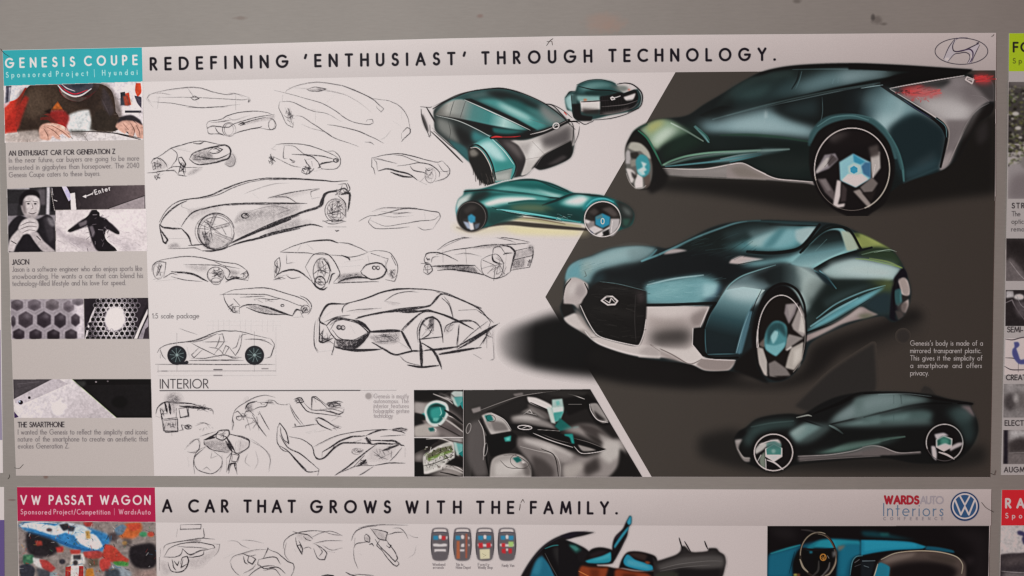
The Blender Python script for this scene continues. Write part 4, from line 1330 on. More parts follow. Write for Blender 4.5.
sketch(311, 284, 500, 378, [(*J_, '''
2 .85: 120,245 150,190 185,155 220,150 290,155
1.4 .8: 290,155 400,125 500,88 600,62 720,57 830,62 940,85 1024,120
.9 .5: 300,150 420,118 540,75 640,55
2 .85: 120,245 130,270 170,290
1.8 .85: 125,270 125,390 150,400 215,370
.8 .5: 100,260 90,330 95,420 120,460
.7 .45: 110,250 105,400
2 .85: 170,290 210,255 260,245 340,255
3.4 .95: 340,255 400,285 450,325
1 .7: 190,290 240,255 300,260 370,280 430,325
1.3 .8: 170,290 200,340 240,380 290,380 350,380 420,345
f .95 .6: 240,378 350,386 430,335 455,325 400,395 340,445 260,430 230,400
2.2 .9: 220,425 330,450 450,450 530,440
1 .7: 225,380 215,440 200,480
1.1 .6: 140,330 150,380 190,370
1.1 .6: 150,320 135,350 150,370
f .3 .8: 150,380 190,370 200,400 160,400
e 1.8 .9: 250 303 14 13
k .6 9: 165 365 45 40
k .5 6: 262 303 25 15
k .5 8: 820 300 60 60
k .4 8: 560 360 90 30
e 1.8 .9: 275 305 13 13
.9 .6: 270,210 280,170 320,145
3.2 .95: 450,330 550,326 640,322
3 .95: 650,325 680,385 715,450
2 .9: 650,320 700,270 770,210
1.9 .85: 350,250 450,225 560,205 700,200 830,200 900,215 1015,270
1 .7: 360,244 500,212 640,200
1.9 .85: 560,200 640,185 760,175 830,165 870,130 900,95 930,85
1 .6: 400,230 500,210 640,190
.8 .5: 540,135 600,95 680,75 760,78
.8 .5: 300,200 400,185 520,180
.8 .5: 540,135 640,150
f .2 1: 540,135 640,150 600,160
f .2 1.2: 300,205 520,178 400,200
1.8 .85: 765,400 765,320 790,260 840,235 890,260 910,320 915,400
.9 .6: 755,400 752,320 780,250
f .6 .5: 830,240 856,240 852,305 822,310
1 .6: 820,310 780,360
2.2 .9: 760,382 910,365
3.4 .92: 770,385 775,470 775,555
2.2 .88: 770,400 850,440
3 .9: 850,440 880,500 905,555
2.2 .88: 690,545 780,557 890,545
2.2 .88: 600,480 720,455 780,455
2 .88: 530,440 600,480
2.2 .88: 460,400 530,440
f .32 1: 440,360 640,335 620,400 500,405
1 .5: 470,350 520,390
1 .5: 520,345 570,395
1 .5: 570,340 610,390
.9 .5: 490,410 620,395
.9 .6: 620,390 700,440
1.8 .85: 780,455 900,440 1024,425
2.6 .9: 910,475 1024,460
.7 .4: 120,460 200,450
.7 .4: 650,500 700,540
f .22 1: 920,300 990,280 960,320 930,350
.8 .5: 920,100 960,160 985,260
.6 .35: 320,290 350,340
.6 .35: 200,200 130,250
'''), (*K_, '''
1.3 .75: 230,10 330,40 430,80 520,120
2.4 .5: 430,78 520,115
2.2 .88: 0,143 80,140 180,130 230,140
2.2 .88: 230,140 350,190 470,250
2.8 .92: 360,365 480,300 560,255 610,225
1.2 .7: 560,250 650,205
2.8 .9: 250,410 380,390 520,368
2 .85: 160,385 260,380 360,365
1.5 .6: 375,130 490,125
1.1 .7: 490,125 540,160 600,210
1.2 .6: 280,270 300,225 380,205 480,205 520,250
k .45 6: 555 300 50 70
k .4 6: 320 240 50 30
.8 .6: 375,225 370,290 360,360
.9 .6: 555,270 545,310 505,365
.8 .5: 555,270 555,370
.8 .4: 590,260 600,440 575,450
.7 .5: 265,50 310,90 335,165
.9 .5: 470,410 520,440
.9 .6: 380,350 470,270 560,200
.7 .4: 570,220 600,280
.6 .4: 0,350 60,380
.8 .5: 0,420 40,460
1 .6: 360,375 380,390
'''), (305, 280, '''
3.4 1: 330,266 420,262 490,262
2.8 1: 265,205 300,225 335,265
3.2 1: 335,265 300,310 255,352
f 1 .4: 150,332 200,338 250,326 300,285 334,268 300,318 252,356 190,350
2.4 1: 155,345 240,358 385,354
2.2 1: 345,320 400,352 462,383 545,365
2.4 1: 585,302 705,290
2.6 1: 594,322 598,380 600,446
2.2 1: 600,322 650,355 675,395 700,456
2.2 1: 525,435 600,446 682,440
2.8 1: 492,262 520,310 546,360
f .8 .4: 640,196 660,196 655,238 636,248
1.3 .9: 585,300 594,240 620,204 655,188 690,222 704,300
1.3 .8: 656,240 632,280 595,302
1.8 .95: 500,260 590,172 640,160 700,175 790,212 862,252
1.3 .8: 130,252 165,208 250,206 325,265 300,300 240,312 180,300 140,255
1.1 .7: 740,232 760,212 850,206 900,242
1 .7: 790,228 785,290 780,352
1 .6: 700,90 740,130 760,200
1.6 .9: 720,70 820,110 900,155 950,215
1 .7: 950,215 925,290 900,330
2.6 1: 785,352 860,310 985,228
2.4 1: 690,382 800,362 895,346
2.4 1: 72,210 90,160 120,125 205,122
1.6 .9: 205,122 300,98 400,60 480,47 560,45
1 .6: 205,122 190,150 192,165
1 .6: 100,215 160,190 230,180
1.4 .8: 270,190 400,165 520,155 600,158
1.8 .9: 270,192 350,175 440,160 560,150 640,135
1.8 .9: 640,135 680,85 715,68
.8 .5: 410,105 470,70 560,55
.8 .5: 350,320 450,310 480,290
.8 .5: 430,270 470,300
.8 .5: 400,275 440,310
.8 .5: 460,265 485,310
1 .7: 75,220 78,320 110,305 150,330
1 .7: 150,330 140,385
1 .6: 95,250 85,300 120,300
.8 .5: 50,220 48,330 65,372
.8 .5: 480,385 520,420 600,440
.8 .4: 860,380 905,405
.8 .4: 935,240 930,350
.8 .4: 965,250 970,400
''', 5.12)], 'largest pencil sketch, a bold front view of a coupe with a thick hexagonal grille')

# package side view with two dark wheels
c = Canvas(152, 318, 282, 379, 2.6, base_main)
c.t(*I_)
for x in range(430, 880, 35): c.s('%d,255 %d,330' % (x, x), .35, '6a6264', .22, straight=True)
for y in (262, 290, 318): c.s('430,%d 900,%d' % (y, y), .35, '6a6264', .22, straight=True)
c.pen('''
1 .75: 110,465 130,435 170,415 230,402 310,393 370,380 440,352 510,328 580,326 655,332 740,355 835,375
.9 .7: 835,375 860,410 850,450 835,490 800,500
.8 .5: 300,400 370,385 440,360 500,340
.9 .65: 330,500 420,500 540,480 600,500 650,495
.9 .7: 95,540 400,540 865,540
1 .7: 310,515 500,515 660,515
.7 .7: 235,340 235,420
.7 .7: 236,545 236,585
.7 .7: 732,330 732,420
.7 .7: 732,545 732,585
.7 .6: 115,545 115,590
.6 .4: 868,300 868,590
.6 .4: 250,310 310,330 370,350
.8 .5: 320,400 400,385 500,340
.8 .6: 330,405 400,440 510,495
.8 .6: 380,430 330,480 345,495 400,445
.9 .6: 470,480 520,420 540,390 530,345 500,350
.9 .6: 480,440 500,400 510,360
.9 .6: 540,480 570,430 550,420 520,490
.9 .6: 570,430 610,480 640,430 655,340
.8 .5: 560,480 600,495 630,490
.8 .5: 590,440 620,420 640,350
.7 .5: 400,398 480,396 560,395
.7 .5: 440,430 500,440 540,480
.9 .55: 670,380 735,380 800,382
.8 .5: 745,375 800,390 850,420
.7 .6: 130,440 140,480 165,510
1 .6: 130,435 130,500
.7 .5: 640,375 660,350 690,345
.7 .4: 300,430 320,500
.7 .6: 110,585 870,583
.5 .5: 60,605 60,600
''')
c.t(0, 0, 1); c.s('158,370.8 276,370.6', .6, '4a4448', .6, straight=True); c.s('214,369.6 222,369.6', 1.3, '3a3438', .7, straight=True, taper=0); c.s('214,375.4 222,375.4', 1.2, '3a3438', .5, straight=True, taper=0); c.s('262,368.6 268,368.6', 1.1, '3a3438', .5, straight=True, taper=0); c.s('162,371 167,371', 1.0, '3a3438', .4, straight=True, taper=0); c.s('158,375.6 276,375.4', .5, '4a4448', .4, straight=True);
c.t(*I_)
for cx in (237, 733):
    c.e(cx, 482, 62, 62, '1c1b20')
    c.e(cx, 480, 46, 47, '22292c')
    for k in range(9):
        a = math.radians(k * 40 + 12)
        c.s('%.1f,%.1f %.1f,%.1f' % (cx + 8 * math.cos(a), 480 + 8 * math.sin(a), cx + 45 * math.cos(a + .2), 480 + 45 * math.sin(a + .2)), .8, '8fa09e', .9, straight=True)
        c.s('%.1f,%.1f %.1f,%.1f' % (cx + 12 * math.cos(a + .35), 480 + 12 * math.sin(a + .35), cx + 40 * math.cos(a + .45), 480 + 40 * math.sin(a + .45)), 1.3, '15181a', .9, straight=True)
    c.e(cx, 480, 9, 9, '8a9a98')
c.p('255,540 300,515 312,525 300,540', '1c1b20')
c.emit('package_drawing', main, 3, 'side-view line drawing with two dark wheels and seats')

# interior pencil sketches
L_, M_ = (150, 380), (280, 385)
sketch(153, 392, 216, 437, [(*L_, '''
f .85 4: 120,110 150,95 185,110 185,140 150,150 115,150
.8 .6: 35,210 60,165 100,140 130,145
1 .7: 65,180 80,260 90,325 180,325 175,240
.9 .7: 75,250 130,245 175,240
2.6 .85: 95,140 105,180 110,210
1.3 .8: 120,145 125,210
2.6 .8: 68,190 75,250
f .5 1: 145,150 165,200 150,215
.8 .6: 120,145 220,150 300,155
.7 .5: 300,155 400,190 405,220
1.8 .85: 190,165 260,175 330,180 355,185
1.1 .75: 185,180 235,175 245,225 195,240 185,180
.8 .6: 35,230 60,240
.8 .65: 180,325 210,320 200,290 230,290
e 1.5 .8: 245 300 22 13
k .6 6: 245 300 24 15
k .5 8: 130 290 50 35
k .6 8: 90 200 30 50
k .45 8: 340 180 60 30
.6 .35: 300,280 350,275 385,310
1.5 .7: 170,180 165,290
.9 .5: 140,330 140,355
f .15 1.5: 90,260 170,250 175,320 95,320
'''), (150, 385, '''
3 .95: 72,66 76,90 78,110
2.6 .9: 38,95 48,128
1 .75: 50,135 105,128 105,175 58,178 50,135
1 .7: 22,110 30,85 55,66 90,64
1 .7: 90,64 150,68 195,82 240,100
1.6 .8: 110,80 170,82 210,92
.9 .6: 110,90 145,85 148,118 115,122 110,90
.7 .4: 170,155 200,145 230,152
''', 3.79)], 'small interior seat sketch with a dark smudge above it', name='interior_sketch')
sketch(183, 427, 272, 475.5, [(*L_, '''
.7 .5: 230,430 280,385 320,375
.8 .6: 240,460 290,465 315,430 310,375
2.4 .9: 345,383 380,374 420,365
k .6 6: 460 350 36 30
k .3 6: 340 300 50 30
1.4 .85: 420,365 440,325 500,318 505,350 470,385 425,375 420,350
1.3 .7: 440,380 470,395
2 .85: 505,345 580,365
1.1 .75: 510,345 580,365 635,390 630,430 570,470 530,460
3.2 .9: 485,390 505,425 525,455
f .35 1: 350,395 420,385 480,400 520,450 500,465 400,445 350,420
1.1 .7: 345,385 350,410 400,445 500,465
.8 .65: 355,430 300,480 280,520 285,600
.6 .5: 550,390 545,450
1 .65: 490,500 530,460 570,480 560,530
1.9 .85: 500,580 510,540 540,530 550,580
.9 .6: 490,500 490,590
.7 .5: 320,360 370,345 420,330
.6 .35: 460,480 465,540 440,600
.6 .35: 640,370 720,430 770,490 760,590
.5 .3: 240,490 250,560
1.2 .8: 520,475 570,480
.6 .35: 400,450 390,500 440,480
f .12 1: 560,380 630,400 620,430 560,460
'''), (150, 385, '''
.9 .6: 215,232 180,250 165,285 180,320 230,335 265,315 272,280 240,250
.7 .4: 200,320 215,310 230,325
.9 .7: 300,215 310,250 305,280 290,330
1.8 .9: 210,205 240,192 262,178
2.6 .95: 288,195 305,225 322,252
1 .7: 318,190 350,195 376,210 370,240 320,262
.8 .6: 315,262 335,268 328,292 310,290 312,262
1 .8: 298,335 308,300 325,295 330,338
.7 .4: 380,210 430,240 455,280 450,320
.6 .35: 370,260 360,290 380,310
.6 .3: 400,250 410,290 395,320
.7 .4: 130,245 175,205 190,215 185,245 150,255
.7 .4: 180,155 215,148 240,165
.8 .6: 345,205 340,250
''', 3.79)], 'interior sketch of a grey wing-shaped dashboard seen from above', name='interior_sketch')
sketch(229, 393, 288, 437, [(*L_, '''
.8 .6: 525,290 530,240 550,190 620,140 680,110 740,98 800,110
1.8 .85: 610,185 630,150 685,135
f .55 1: 612,165 650,150 658,205 618,200
.9 .65: 600,245 610,205 640,200 670,230
e 1 .65: 570 243 18 13
k .5 7: 590 230 50 30
k .4 8: 660 280 60 60
k .45 6: 740 150 60 20
.9 .6: 540,210 560,200 600,240
1.2 .7: 655,220 700,300 745,360
1 .65: 700,200 730,260 765,320
.9 .6: 660,190 700,170 740,165 760,130
.7 .5: 740,130 790,130 830,155 890,158
.8 .5: 690,205 700,215 690,222
.6 .45: 520,300 530,320
1 .7: 530,240 535,280 525,320
f .15 3: 590,130 640,100 620,140
''')], 'interior sketch of a curved cabin with a long lever, under the heading line', name='interior_sketch')
sketch(286, 394, 346, 434, [(*M_, '''
1.2 .75: 95,105 110,88 135,85 150,110 130,118 95,105
e .9 .6: 122 102 16 11
k .7 10: 350 125 50 22
k .5 6: 120 105 26 16
k .4 5: 355 270 30 16
.8 .55: 0,122 60,120
.8 .6: 60,120 100,190 150,255
.9 .65: 90,270 150,262 240,250
1 .75: 95,265 95,250 105,268
.9 .7: 150,110 200,155 270,160 330,175 380,190 400,170
.9 .65: 200,155 205,80 230,75 300,130
.8 .6: 215,80 230,110
1.2 .6: 300,120 360,105 400,110
e 1.1 .6: 340 122 40 12
e .9 .6: 350 132 40 15
1.8 .85: 320,165 385,190
1.3 .75: 230,215 250,210 330,250
1.3 .75: 230,215 250,250 330,290
.9 .6: 330,250 395,270
1 .6: 340,260 360,290
.6 .5: 220,300 290,290
.7 .4: 180,310 200,305
.9 .6: 330,140 400,150
.7 .5: 260,150 262,165
.8 .5: 330,230 380,200
'''), (150, 385, '''
1.1 .75: 545,55 560,48 572,70 600,100 660,110 725,120
.9 .65: 612,100 615,45 642,60 680,95
1.1 .75: 625,125 650,125 690,150 722,165
1 .7: 625,130 650,155 690,172
.8 .6: 530,80 548,120 572,152
.8 .6: 540,160 580,155 620,150
.8 .55: 670,75 732,66
.8 .55: 675,90 735,85
.8 .55: 640,95 690,92 735,105
.9 .6: 700,112 728,105 736,90
.6 .4: 590,180 630,170
''', 3.79)], 'scribbled interior sketch of two seat backs, left of the dotted note', name='interior_sketch')
sketch(276, 420, 411, 475.6, [(*L_, '''
1 .7: 815,310 830,275 870,330 885,410
1 .7: 815,310 815,400 850,450 890,460
1 .6: 835,300 840,350 875,410
2 .85: 890,460 940,520 1000,575
'''), (*M_, '''
1.1 .75: 60,330 140,350 200,390 215,420 220,455 260,475 310,450
2 .85: 215,430 235,470 265,475 300,455 340,415 400,372 460,368 540,372 620,380
2 .85: 270,430 320,400 380,360 440,335 500,325 545,325
1 .7: 270,430 268,465
.9 .65: 215,395 280,360 360,325 440,305 560,290 640,285 700,285
.8 .5: 320,440 350,390 380,355
1.9 .85: 550,325 600,300 650,287 690,286
f .55 .6: 720,280 760,275 815,280 810,292 725,293
1.4 .8: 720,285 770,278 815,284
1.2 .7: 725,292 810,294
3.6 .92: 552,335 565,360 580,375
2.3 .88: 580,355 700,355 740,360 770,380 795,390
1.8 .85: 580,380 640,375 760,378
2.8 .9: 655,420 700,405 765,380
1.7 .85: 620,380 540,440 440,520 350,580
1.8 .8: 470,525 540,450
2 .8: 500,508 550,480 520,510 490,520
1.8 .82: 500,515 600,515
1.2 .75: 600,515 700,500 800,500
.9 .6: 780,400 740,450 700,490
.7 .45: 800,400 800,460
.9 .5: 640,330 720,325 800,320
.9 .6: 600,520 540,560 480,590
1.2 .7: 0,245 40,300 55,375 20,350
1.3 .75: 0,320 50,400 130,440 250,540
1.3 .75: 0,390 60,430 170,550 250,550
1.5 .75: 250,540 240,585
1.1 .7: 520,350 470,365
e .6 .4: 490 425 30 20
k .45 9: 500 425 50 26
k .7 7: 530 495 40 22
k .5 6: 565 355 26 20
k .4 8: 650 440 80 50
k .4 6: 720 390 60 25
.7 .5: 590,420 630,450 660,480
.7 .5: 440,305 450,330
1.2 .7: 700,285 780,300 800,310
.9 .5: 360,570 480,520 560,500
f .12 2: 590,400 740,400 680,480 560,480
''')], 'long interior sketch of a sweeping dashboard and door, lower right of the sketches', name='interior_sketch')

# ================================================================== airbrushed renderings
def car_wheel_line(c, cx, cy, rx, ry, w=1.2, col='dccfc8', a=.9, a0=0, a1=360):
    c.ring(cx, cy, rx, ry, w, col, a, 0, a0, a1)


# ---- front three-quarter view (centre)
c = Canvas(488, 214, 945, 395, 2.0, base_main); c.softk = 1.3
c.t(0, 0, 1)
# cast shadow
sh = c.mask(crom(np.array([(494, 340), (506, 330), (530, 322), (560, 314), (600, 320), (640, 350), (700, 360), (750, 372), (700, 386), (640, 382), (597, 377), (560, 373), (525, 366), (502, 356)]), True), 3.2)
sh *= np.clip((c.X - 494) / 42, 0, 1) ** .8
c.over(sh, '0c0b0b', 1)
c.p('600,345 700,368 760,382 800,372 815,345 880,322 915,308 925,318 880,338 845,352 815,378 780,388 700,386 620,380 585,360', '171514', .85, 3)
c.p('845,340 905,318 925,330 880,350 850,362', '24211f', .4, 4)
body = crom(np.array([(563, 300), (564, 284), (568, 268), (578, 260), (590, 256), (610, 248), (635, 246), (655, 246.5), (668, 248), (690, 238), (710, 228), (730, 222.5), (765, 220), (800, 221), (822, 222), (840, 225), (858, 232), (880, 243), (893, 251), (901, 262), (906, 272), (911, 290), (909, 305), (902, 318), (892, 322), (882, 316), (850, 324), (812, 342), (803, 362), (787, 379), (765, 382), (748, 374), (728, 371), (705, 371), (690, 364), (640, 358), (600, 345), (585, 334), (566, 322), (560, 308)]), True)
bm = c.mask(body, .35)
c.over(bm, '1b2426', 1)
c.clip = np.clip(c.mask(body, .3), 0, 1)
c.t(530, 210)
c.p('200,420 250,340 340,310 400,295 520,250 660,228 720,232 810,245 720,325 600,345 500,372 430,400 400,440 380,470 300,450 240,460', '6f979b', 1, 1.3)
c.p('340,330 420,300 560,255 680,235 760,245 640,300 500,345 380,380', '9cb6b6', .65, 2.5)
c.p('230,400 270,350 340,340 340,400 300,440 240,440', '5d9ca6', .9, 2)
c.p('330,340 380,330 395,390 350,430 320,400', '8fa6a0', .6, 1.2); c.s('350,390 360,420 345,430', 1, '5a6a66', .7)
c.p('620,250 720,235 800,250 720,320 640,330', '5d7072', .6, 2)
c.p('390,470 430,405 520,372 720,328 1024,245 1100,235 1100,420 1024,425 740,485 600,455 450,450', '14191b', 1, 2.2)
c.p('390,440 450,400 480,400 470,460 420,480', '2b4a50', .5, 2)
c.s('720,325 770,295 810,255', 2.0, '4f8a92', .7, .9); c.s('715,327 860,272 1024,200 1100,165', 2.2, '5a969e', .85, .8, taper=.2)
c.p('850,282 880,262 930,250 1010,258 950,272 900,282', 'b9a8a5', .95, .3); c.s('850,284 880,280 930,272', .9, '141414', .9)
c.p('740,490 900,455 1024,430 1100,415 1100,600 745,590', '6ca2a8', 1, 2); c.s('750,490 900,470 1060,430', 3, '8fc6c8', .7, 1)
c.t(660, 210)
c.p('-80,490 0,462 120,438 240,422 330,445 372,485 345,530 290,572 150,590 -80,590', '6aa2a8', 1, 1.8); c.p('240,480 330,460 362,490 320,550 230,560', '86b6bc', .7, 2)
c.p('-60,520 100,470 200,470 100,540 -60,570', '8cbfc1', .6, 2); c.p('280,572 340,540 380,470 400,500 330,575', '24384f', .9, 1)
c.p('0,430 240,405 340,425 400,480 380,576 470,440 560,390 700,330 500,360 440,330 300,270 150,250 0,290', '14191b', 1, 1.6)
# glass
c.p('100,250 200,180 400,105 560,72 700,75 850,90 1010,95 950,200 890,250 760,275 560,270 420,262 250,262', '17201f', 1, 1.5)
c.p('400,230 520,205 640,190 560,235 520,255 430,250', '3f6a6e', .7, 2)
c.p('470,235 560,200 700,145 800,115 900,105 1010,100 960,180 900,235 800,258 650,265 540,255', '4f8e95', 1, 2.2)
c.p('560,205 650,165 770,130 700,180 650,230 580,230', '8fadab', .9, 1); c.p('650,215 720,160 840,130 880,170 860,225 760,245', '5f9ea5', .9, 1)
c.p('865,130 940,110 1005,108 960,175 910,220 870,190', '9cb3b3', .95, .8); c.p('400,150 560,100 700,90 620,140 450,200', '2c4042', .7, 2)
c.s('0,282 100,235 200,188 300,148 400,112 480,85 560,70 640,66', 1.8, '578a90', .75, 1.0, taper=.2); c.s('560,70 700,74 860,82 1020,90', 2.2, '24393b', .9, .5); c.s('700,95 850,98 1000,100', 1.8, '131818', .8, .6)
c.s('560,268 720,275 840,262 900,240 950,190 1020,95', 3.8, '111414', 1, .5, taper=.2)
c.p('20,285 60,258 120,250 175,260 100,275', 'b0a2a0', .9, .5); c.p('440,340 460,315 510,294 560,300 665,314 600,330 520,346', 'bda9a5', .97, .5); c.s('500,348 600,330 680,318', 1, '14110f', .9)
c.p('510,355 600,330 700,318 800,300 880,280 960,240 1040,140 1060,300 960,350 880,352 760,342 640,360', '6ca3a8', 1, 1.4); c.p('850,300 940,260 1060,200 1060,330 950,345 860,340', '82b4b8', .9, 1.5)
# front fender and body side
c.p('378,600 420,510 470,460 540,420 640,380 760,350 800,360 820,440 720,480 660,520 630,600', '5a7276', 1, .8)
c.p('395,600 430,520 520,500 620,530 650,540 620,600', 'b2c3c4', .95, 2.5); c.p('560,420 680,370 790,352 800,440 740,480 640,450', '181d1e', 1, 2.2)
c.s('375,585 410,530 450,475 520,425 620,388 740,352', 1.2, '74a4a6', .8, .3)
c.p('800,350 900,350 1000,400 1060,440 1000,576 930,600 900,520 860,470 820,430', '8ea3a2', 1, 1.8); c.p('890,380 980,410 1010,460 960,560 920,520', 'aebab6', .8, 2)
c.p('880,350 960,365 1060,430 1100,520 1060,500 980,420', '1d2b32', 1, .6)
c.t(790, 210)
c.p('-20,350 100,330 200,385 290,470 290,525 250,490 180,420 100,370', '1c2b33', 1, .7); c.s('190,390 240,430 275,480 292,525', 1.6, '4f98a8', .95, .4)
c.p('-20,330 60,290 130,230 200,150 240,115 330,115 400,150 440,250 300,310 170,375 80,360', '6fa3a7', 1, .8); c.p('-20,330 60,300 150,260 330,250 360,265 200,350 80,355', '8abcbc', .8, 1.5)
c.p('170,215 215,165 250,148 310,152 330,185 345,225 260,228', '1f2b2a', .97, 1.2); c.p('310,150 345,160 425,245 370,262 340,200', '7f988a', .9, 1)
c.s('80,260 150,180 230,105 320,100 380,150 440,255', 3, '141b1b', 1, .4, taper=.1); c.s('120,225 200,155 240,125', 1, '5fa0a6', .8); c.s('130,240 200,170 250,135', .6, '9cc0c0', .6)
c.s('165,380 260,335 360,290 460,262 560,240', 3.4, '182020', 1, .4, taper=.1)
c.p('395,155 480,150 560,190 650,240 640,255 560,240 450,245 420,200', '869047', 1, .8); c.p('400,155 440,150 445,175 415,170', '35431f', .8, .8); c.p('480,160 560,195 620,235 540,225', 'a0a656', .6, 1)
c.p('440,262 560,240 650,250 700,300 722,360 640,350 540,320 460,300', '2a3a26', 1, 1.6); c.s('460,285 560,262 640,262', 1, '6f8a70', .7, .4)
c.p('195,390 280,345 400,312 480,322 600,345 715,372 680,420 665,460 500,455 300,452 240,430', '98b0ae', 1, 1.3); c.p('280,380 420,340 600,365 670,390 620,430 400,420', 'b3c4c2', .8, 2)
c.s('420,312 500,318 600,340 710,368', 1.4, '6f9040', .85, .4)
c.p('250,455 400,450 560,455 660,470 600,500 450,560 400,700 250,640 160,640 170,560 230,500 290,520', '222b29', 1, 1.2)
c.p('560,460 660,455 670,500 660,600 560,560 520,540 610,490', '5f7038', .55, 2)
c.p('20,360 100,370 190,440 240,480 180,560 150,640 60,640 0,470', '93a8a6', .9, 2); c.p('150,440 200,450 180,540 130,600', 'b4bcb8', .7, 2)
c.p('640,640 650,560 670,470 700,390 725,372 750,390 752,430 720,450 700,540 700,640', '15131a', 1, .5); c.p('695,450 730,435 752,470 765,540 740,550 700,520', 'c9b4b0', .95, .5); c.p('680,500 705,500 715,560 690,576', '5f8f90', .7, .8)
c.t(770, 270)
c.p('240,400 225,330 260,240 340,150 420,80 560,75 720,90 790,60 780,280 690,285 580,235 400,360', '25312f', 1, .8)
c.p('300,100 430,78 600,80 720,90 640,140 450,170', '2b3b37', 1, 1.5); c.p('600,75 760,70 790,120 740,160 660,130', '56652f', .6, 2)
c.p('600,215 720,140 780,160 770,270 690,280 620,240', '223338', 1, 1.5)
c.p('228,398 300,340 420,260 520,200 640,140 735,98 720,120 600,205 500,260 380,330', '5fa3ad', 1, .8); c.p('300,350 420,280 560,210 600,195 480,240 360,310', '2f6a74', .9, .8); c.s('260,360 420,255 560,180', 2.2, '7fbcc4', .7, .7); c.s('240,395 400,330 560,235 640,185', 1.2, '1a2a2e', .8)
c.s('222,405 330,370 440,330 560,245', 1.8, '101212', .95)
c.p('220,425 300,392 400,350 500,290 580,236 640,262 692,285 620,305 560,318 460,345 380,385 220,466', '94807c', 1, .5); c.p('240,425 330,390 460,320 575,245 600,262 480,330 300,420', 'b5a39e', .85, 1); c.p('560,290 620,280 680,288 600,310', '4a5536', .7, 1)
c.p('215,120 225,60 150,0 60,0 60,100 130,90 190,150', '1a1c1d', 1, .8); c.p('200,140 230,80 330,60 350,110 290,180 240,260 220,220', '8fa3a0', .95, 2)
c.p('765,300 790,60 850,0 885,20 860,60 820,200 800,310 830,330 780,320', '14121a', 1, .5)
c.p('822,70 850,50 880,70 892,140 870,165 845,150 830,100', 'd3bcb4', .97, .4); c.p('840,225 885,185 888,230 870,275 845,265', 'baa39c', .97, .5); c.p('805,140 835,120 845,200 820,235 805,200', '3f787c', .9, .6); c.p('800,260 840,270 860,300 820,320', '4a3f3c', .8, .6); c.p('840,160 885,165 880,185 850,200', '2a2422', .9, .4)
# lower fender in front of the wheel
c.t(640, 290)
c.g('550,0 660,-20 800,0 740,60 700,130 660,300 640,405 560,412 440,410 412,330 412,240 440,180 490,90', [(0, '9dbcbf'), (.22, '5d8388'), (.45, '2a4a50'), (.7, '182528'), (1, '172327')], (640, 0), (540, 420), smooth=False)
c.p('560,-10 700,-20 780,0 730,60 640,60 570,40', 'a9c0c1', .8, 2.2)
c.p('612,405 650,260 700,130 722,140 690,260 650,405', '456d7a', .95, .6); c.s('615,405 655,260 700,140', .8, '7fa6ae', .8); c.s('425,410 418,330 418,250', .8, '3f6a72', .8); c.s('430,412 520,410 610,408', .8, '4a7a82', .7)
# silver front bumper
c.p('36,100 150,104 300,102 445,104 425,165 385,235 345,245 338,350 400,420 440,440 612,450 600,480 560,515 420,516 330,480 200,440 100,430 -10,430 -10,345 20,230', 'c3b3ae', 1, .35)
c.p('60,290 110,250 200,232 320,240 330,330 260,350 160,345 80,360', '2b2624', .8, 4.5); c.p('40,150 120,180 330,190 340,230 240,240 80,250', '96867f', .6, 3); c.p('330,160 430,110 435,130 390,230 345,235 325,200', '7f706c', .8, 1.5)
c.p('45,110 300,108 330,130 200,170 50,150', 'cfc0ba', .9, 2)
c.p('60,350 160,370 300,380 345,355 400,420 420,450 360,480 300,470 180,410', 'cdbfb9', .97, .8); c.s('70,350 200,410 300,468 340,470 400,440', 1.1, '6f605c', .9, .3); c.p('400,440 610,452 560,512 420,512 360,478', '8f7f7a', .95, .7); c.s('400,438 500,446 612,450', 1, 'd8c9c4', .9); c.p('100,385 220,425 290,470 180,440', '857570', .7, 1)
c.q('345,245 412,238 412,400 440,432 400,425 338,350', '141313', 1, .25); c.s('338,245 335,350 400,428', .9, 'e3d6d1', .9, straight=True); c.s('440,110 415,165 385,238', .9, 'e3d6d1', .8)
c.s('-10,97 200,94 400,86 482,84', 3, '0f0f0f', 1, taper=0); c.s('484,84 440,150 408,240', 3.2, '0f0f0f', 1, taper=.1); c.s('412,400 440,428 520,436 625,432', 2.4, '0f0f0f', 1, taper=.1); c.s('490,92 450,160 420,240', .6, '3f5a60', .8)
# left part of the bumper
c.t(500, 290)
c.q('390,60 450,72 480,148 410,180 390,120', '181514', 1, .5)
c.p('405,45 415,0 430,-60 480,-80 560,-40 558,20 530,75 500,120 460,85 420,70', 'b4a7a2', 1, .5); c.p('420,20 440,-40 500,-60 540,-20 500,30 440,50', 'cdc1bb', .9, 1.5); c.p('500,90 520,70 545,110 520,140 495,120', '6a605c', .8, 1)
c.p('405,182 440,162 482,148 520,170 560,230 620,290 700,320 850,355 900,350 1024,365 1024,437 900,428 760,400 640,362 590,335 560,308 500,300 450,268 415,230', 'c8bab4', 1, .35)
c.p('450,262 540,262 570,300 600,330 540,312 480,290', '6b605c', .9, 1); c.p('480,120 520,150 570,235 620,285 580,270 520,200 485,150', '8a7d78', .8, .8); c.s('545,265 590,318 680,362 860,412 1024,425', 1.4, 'ddd2cd', .8, .5)
c.p('880,400 960,350 1024,390 1024,430 960,425', 'a29490', .7, 1); c.s('960,350 1024,392', .8, '6b5c58', .8)
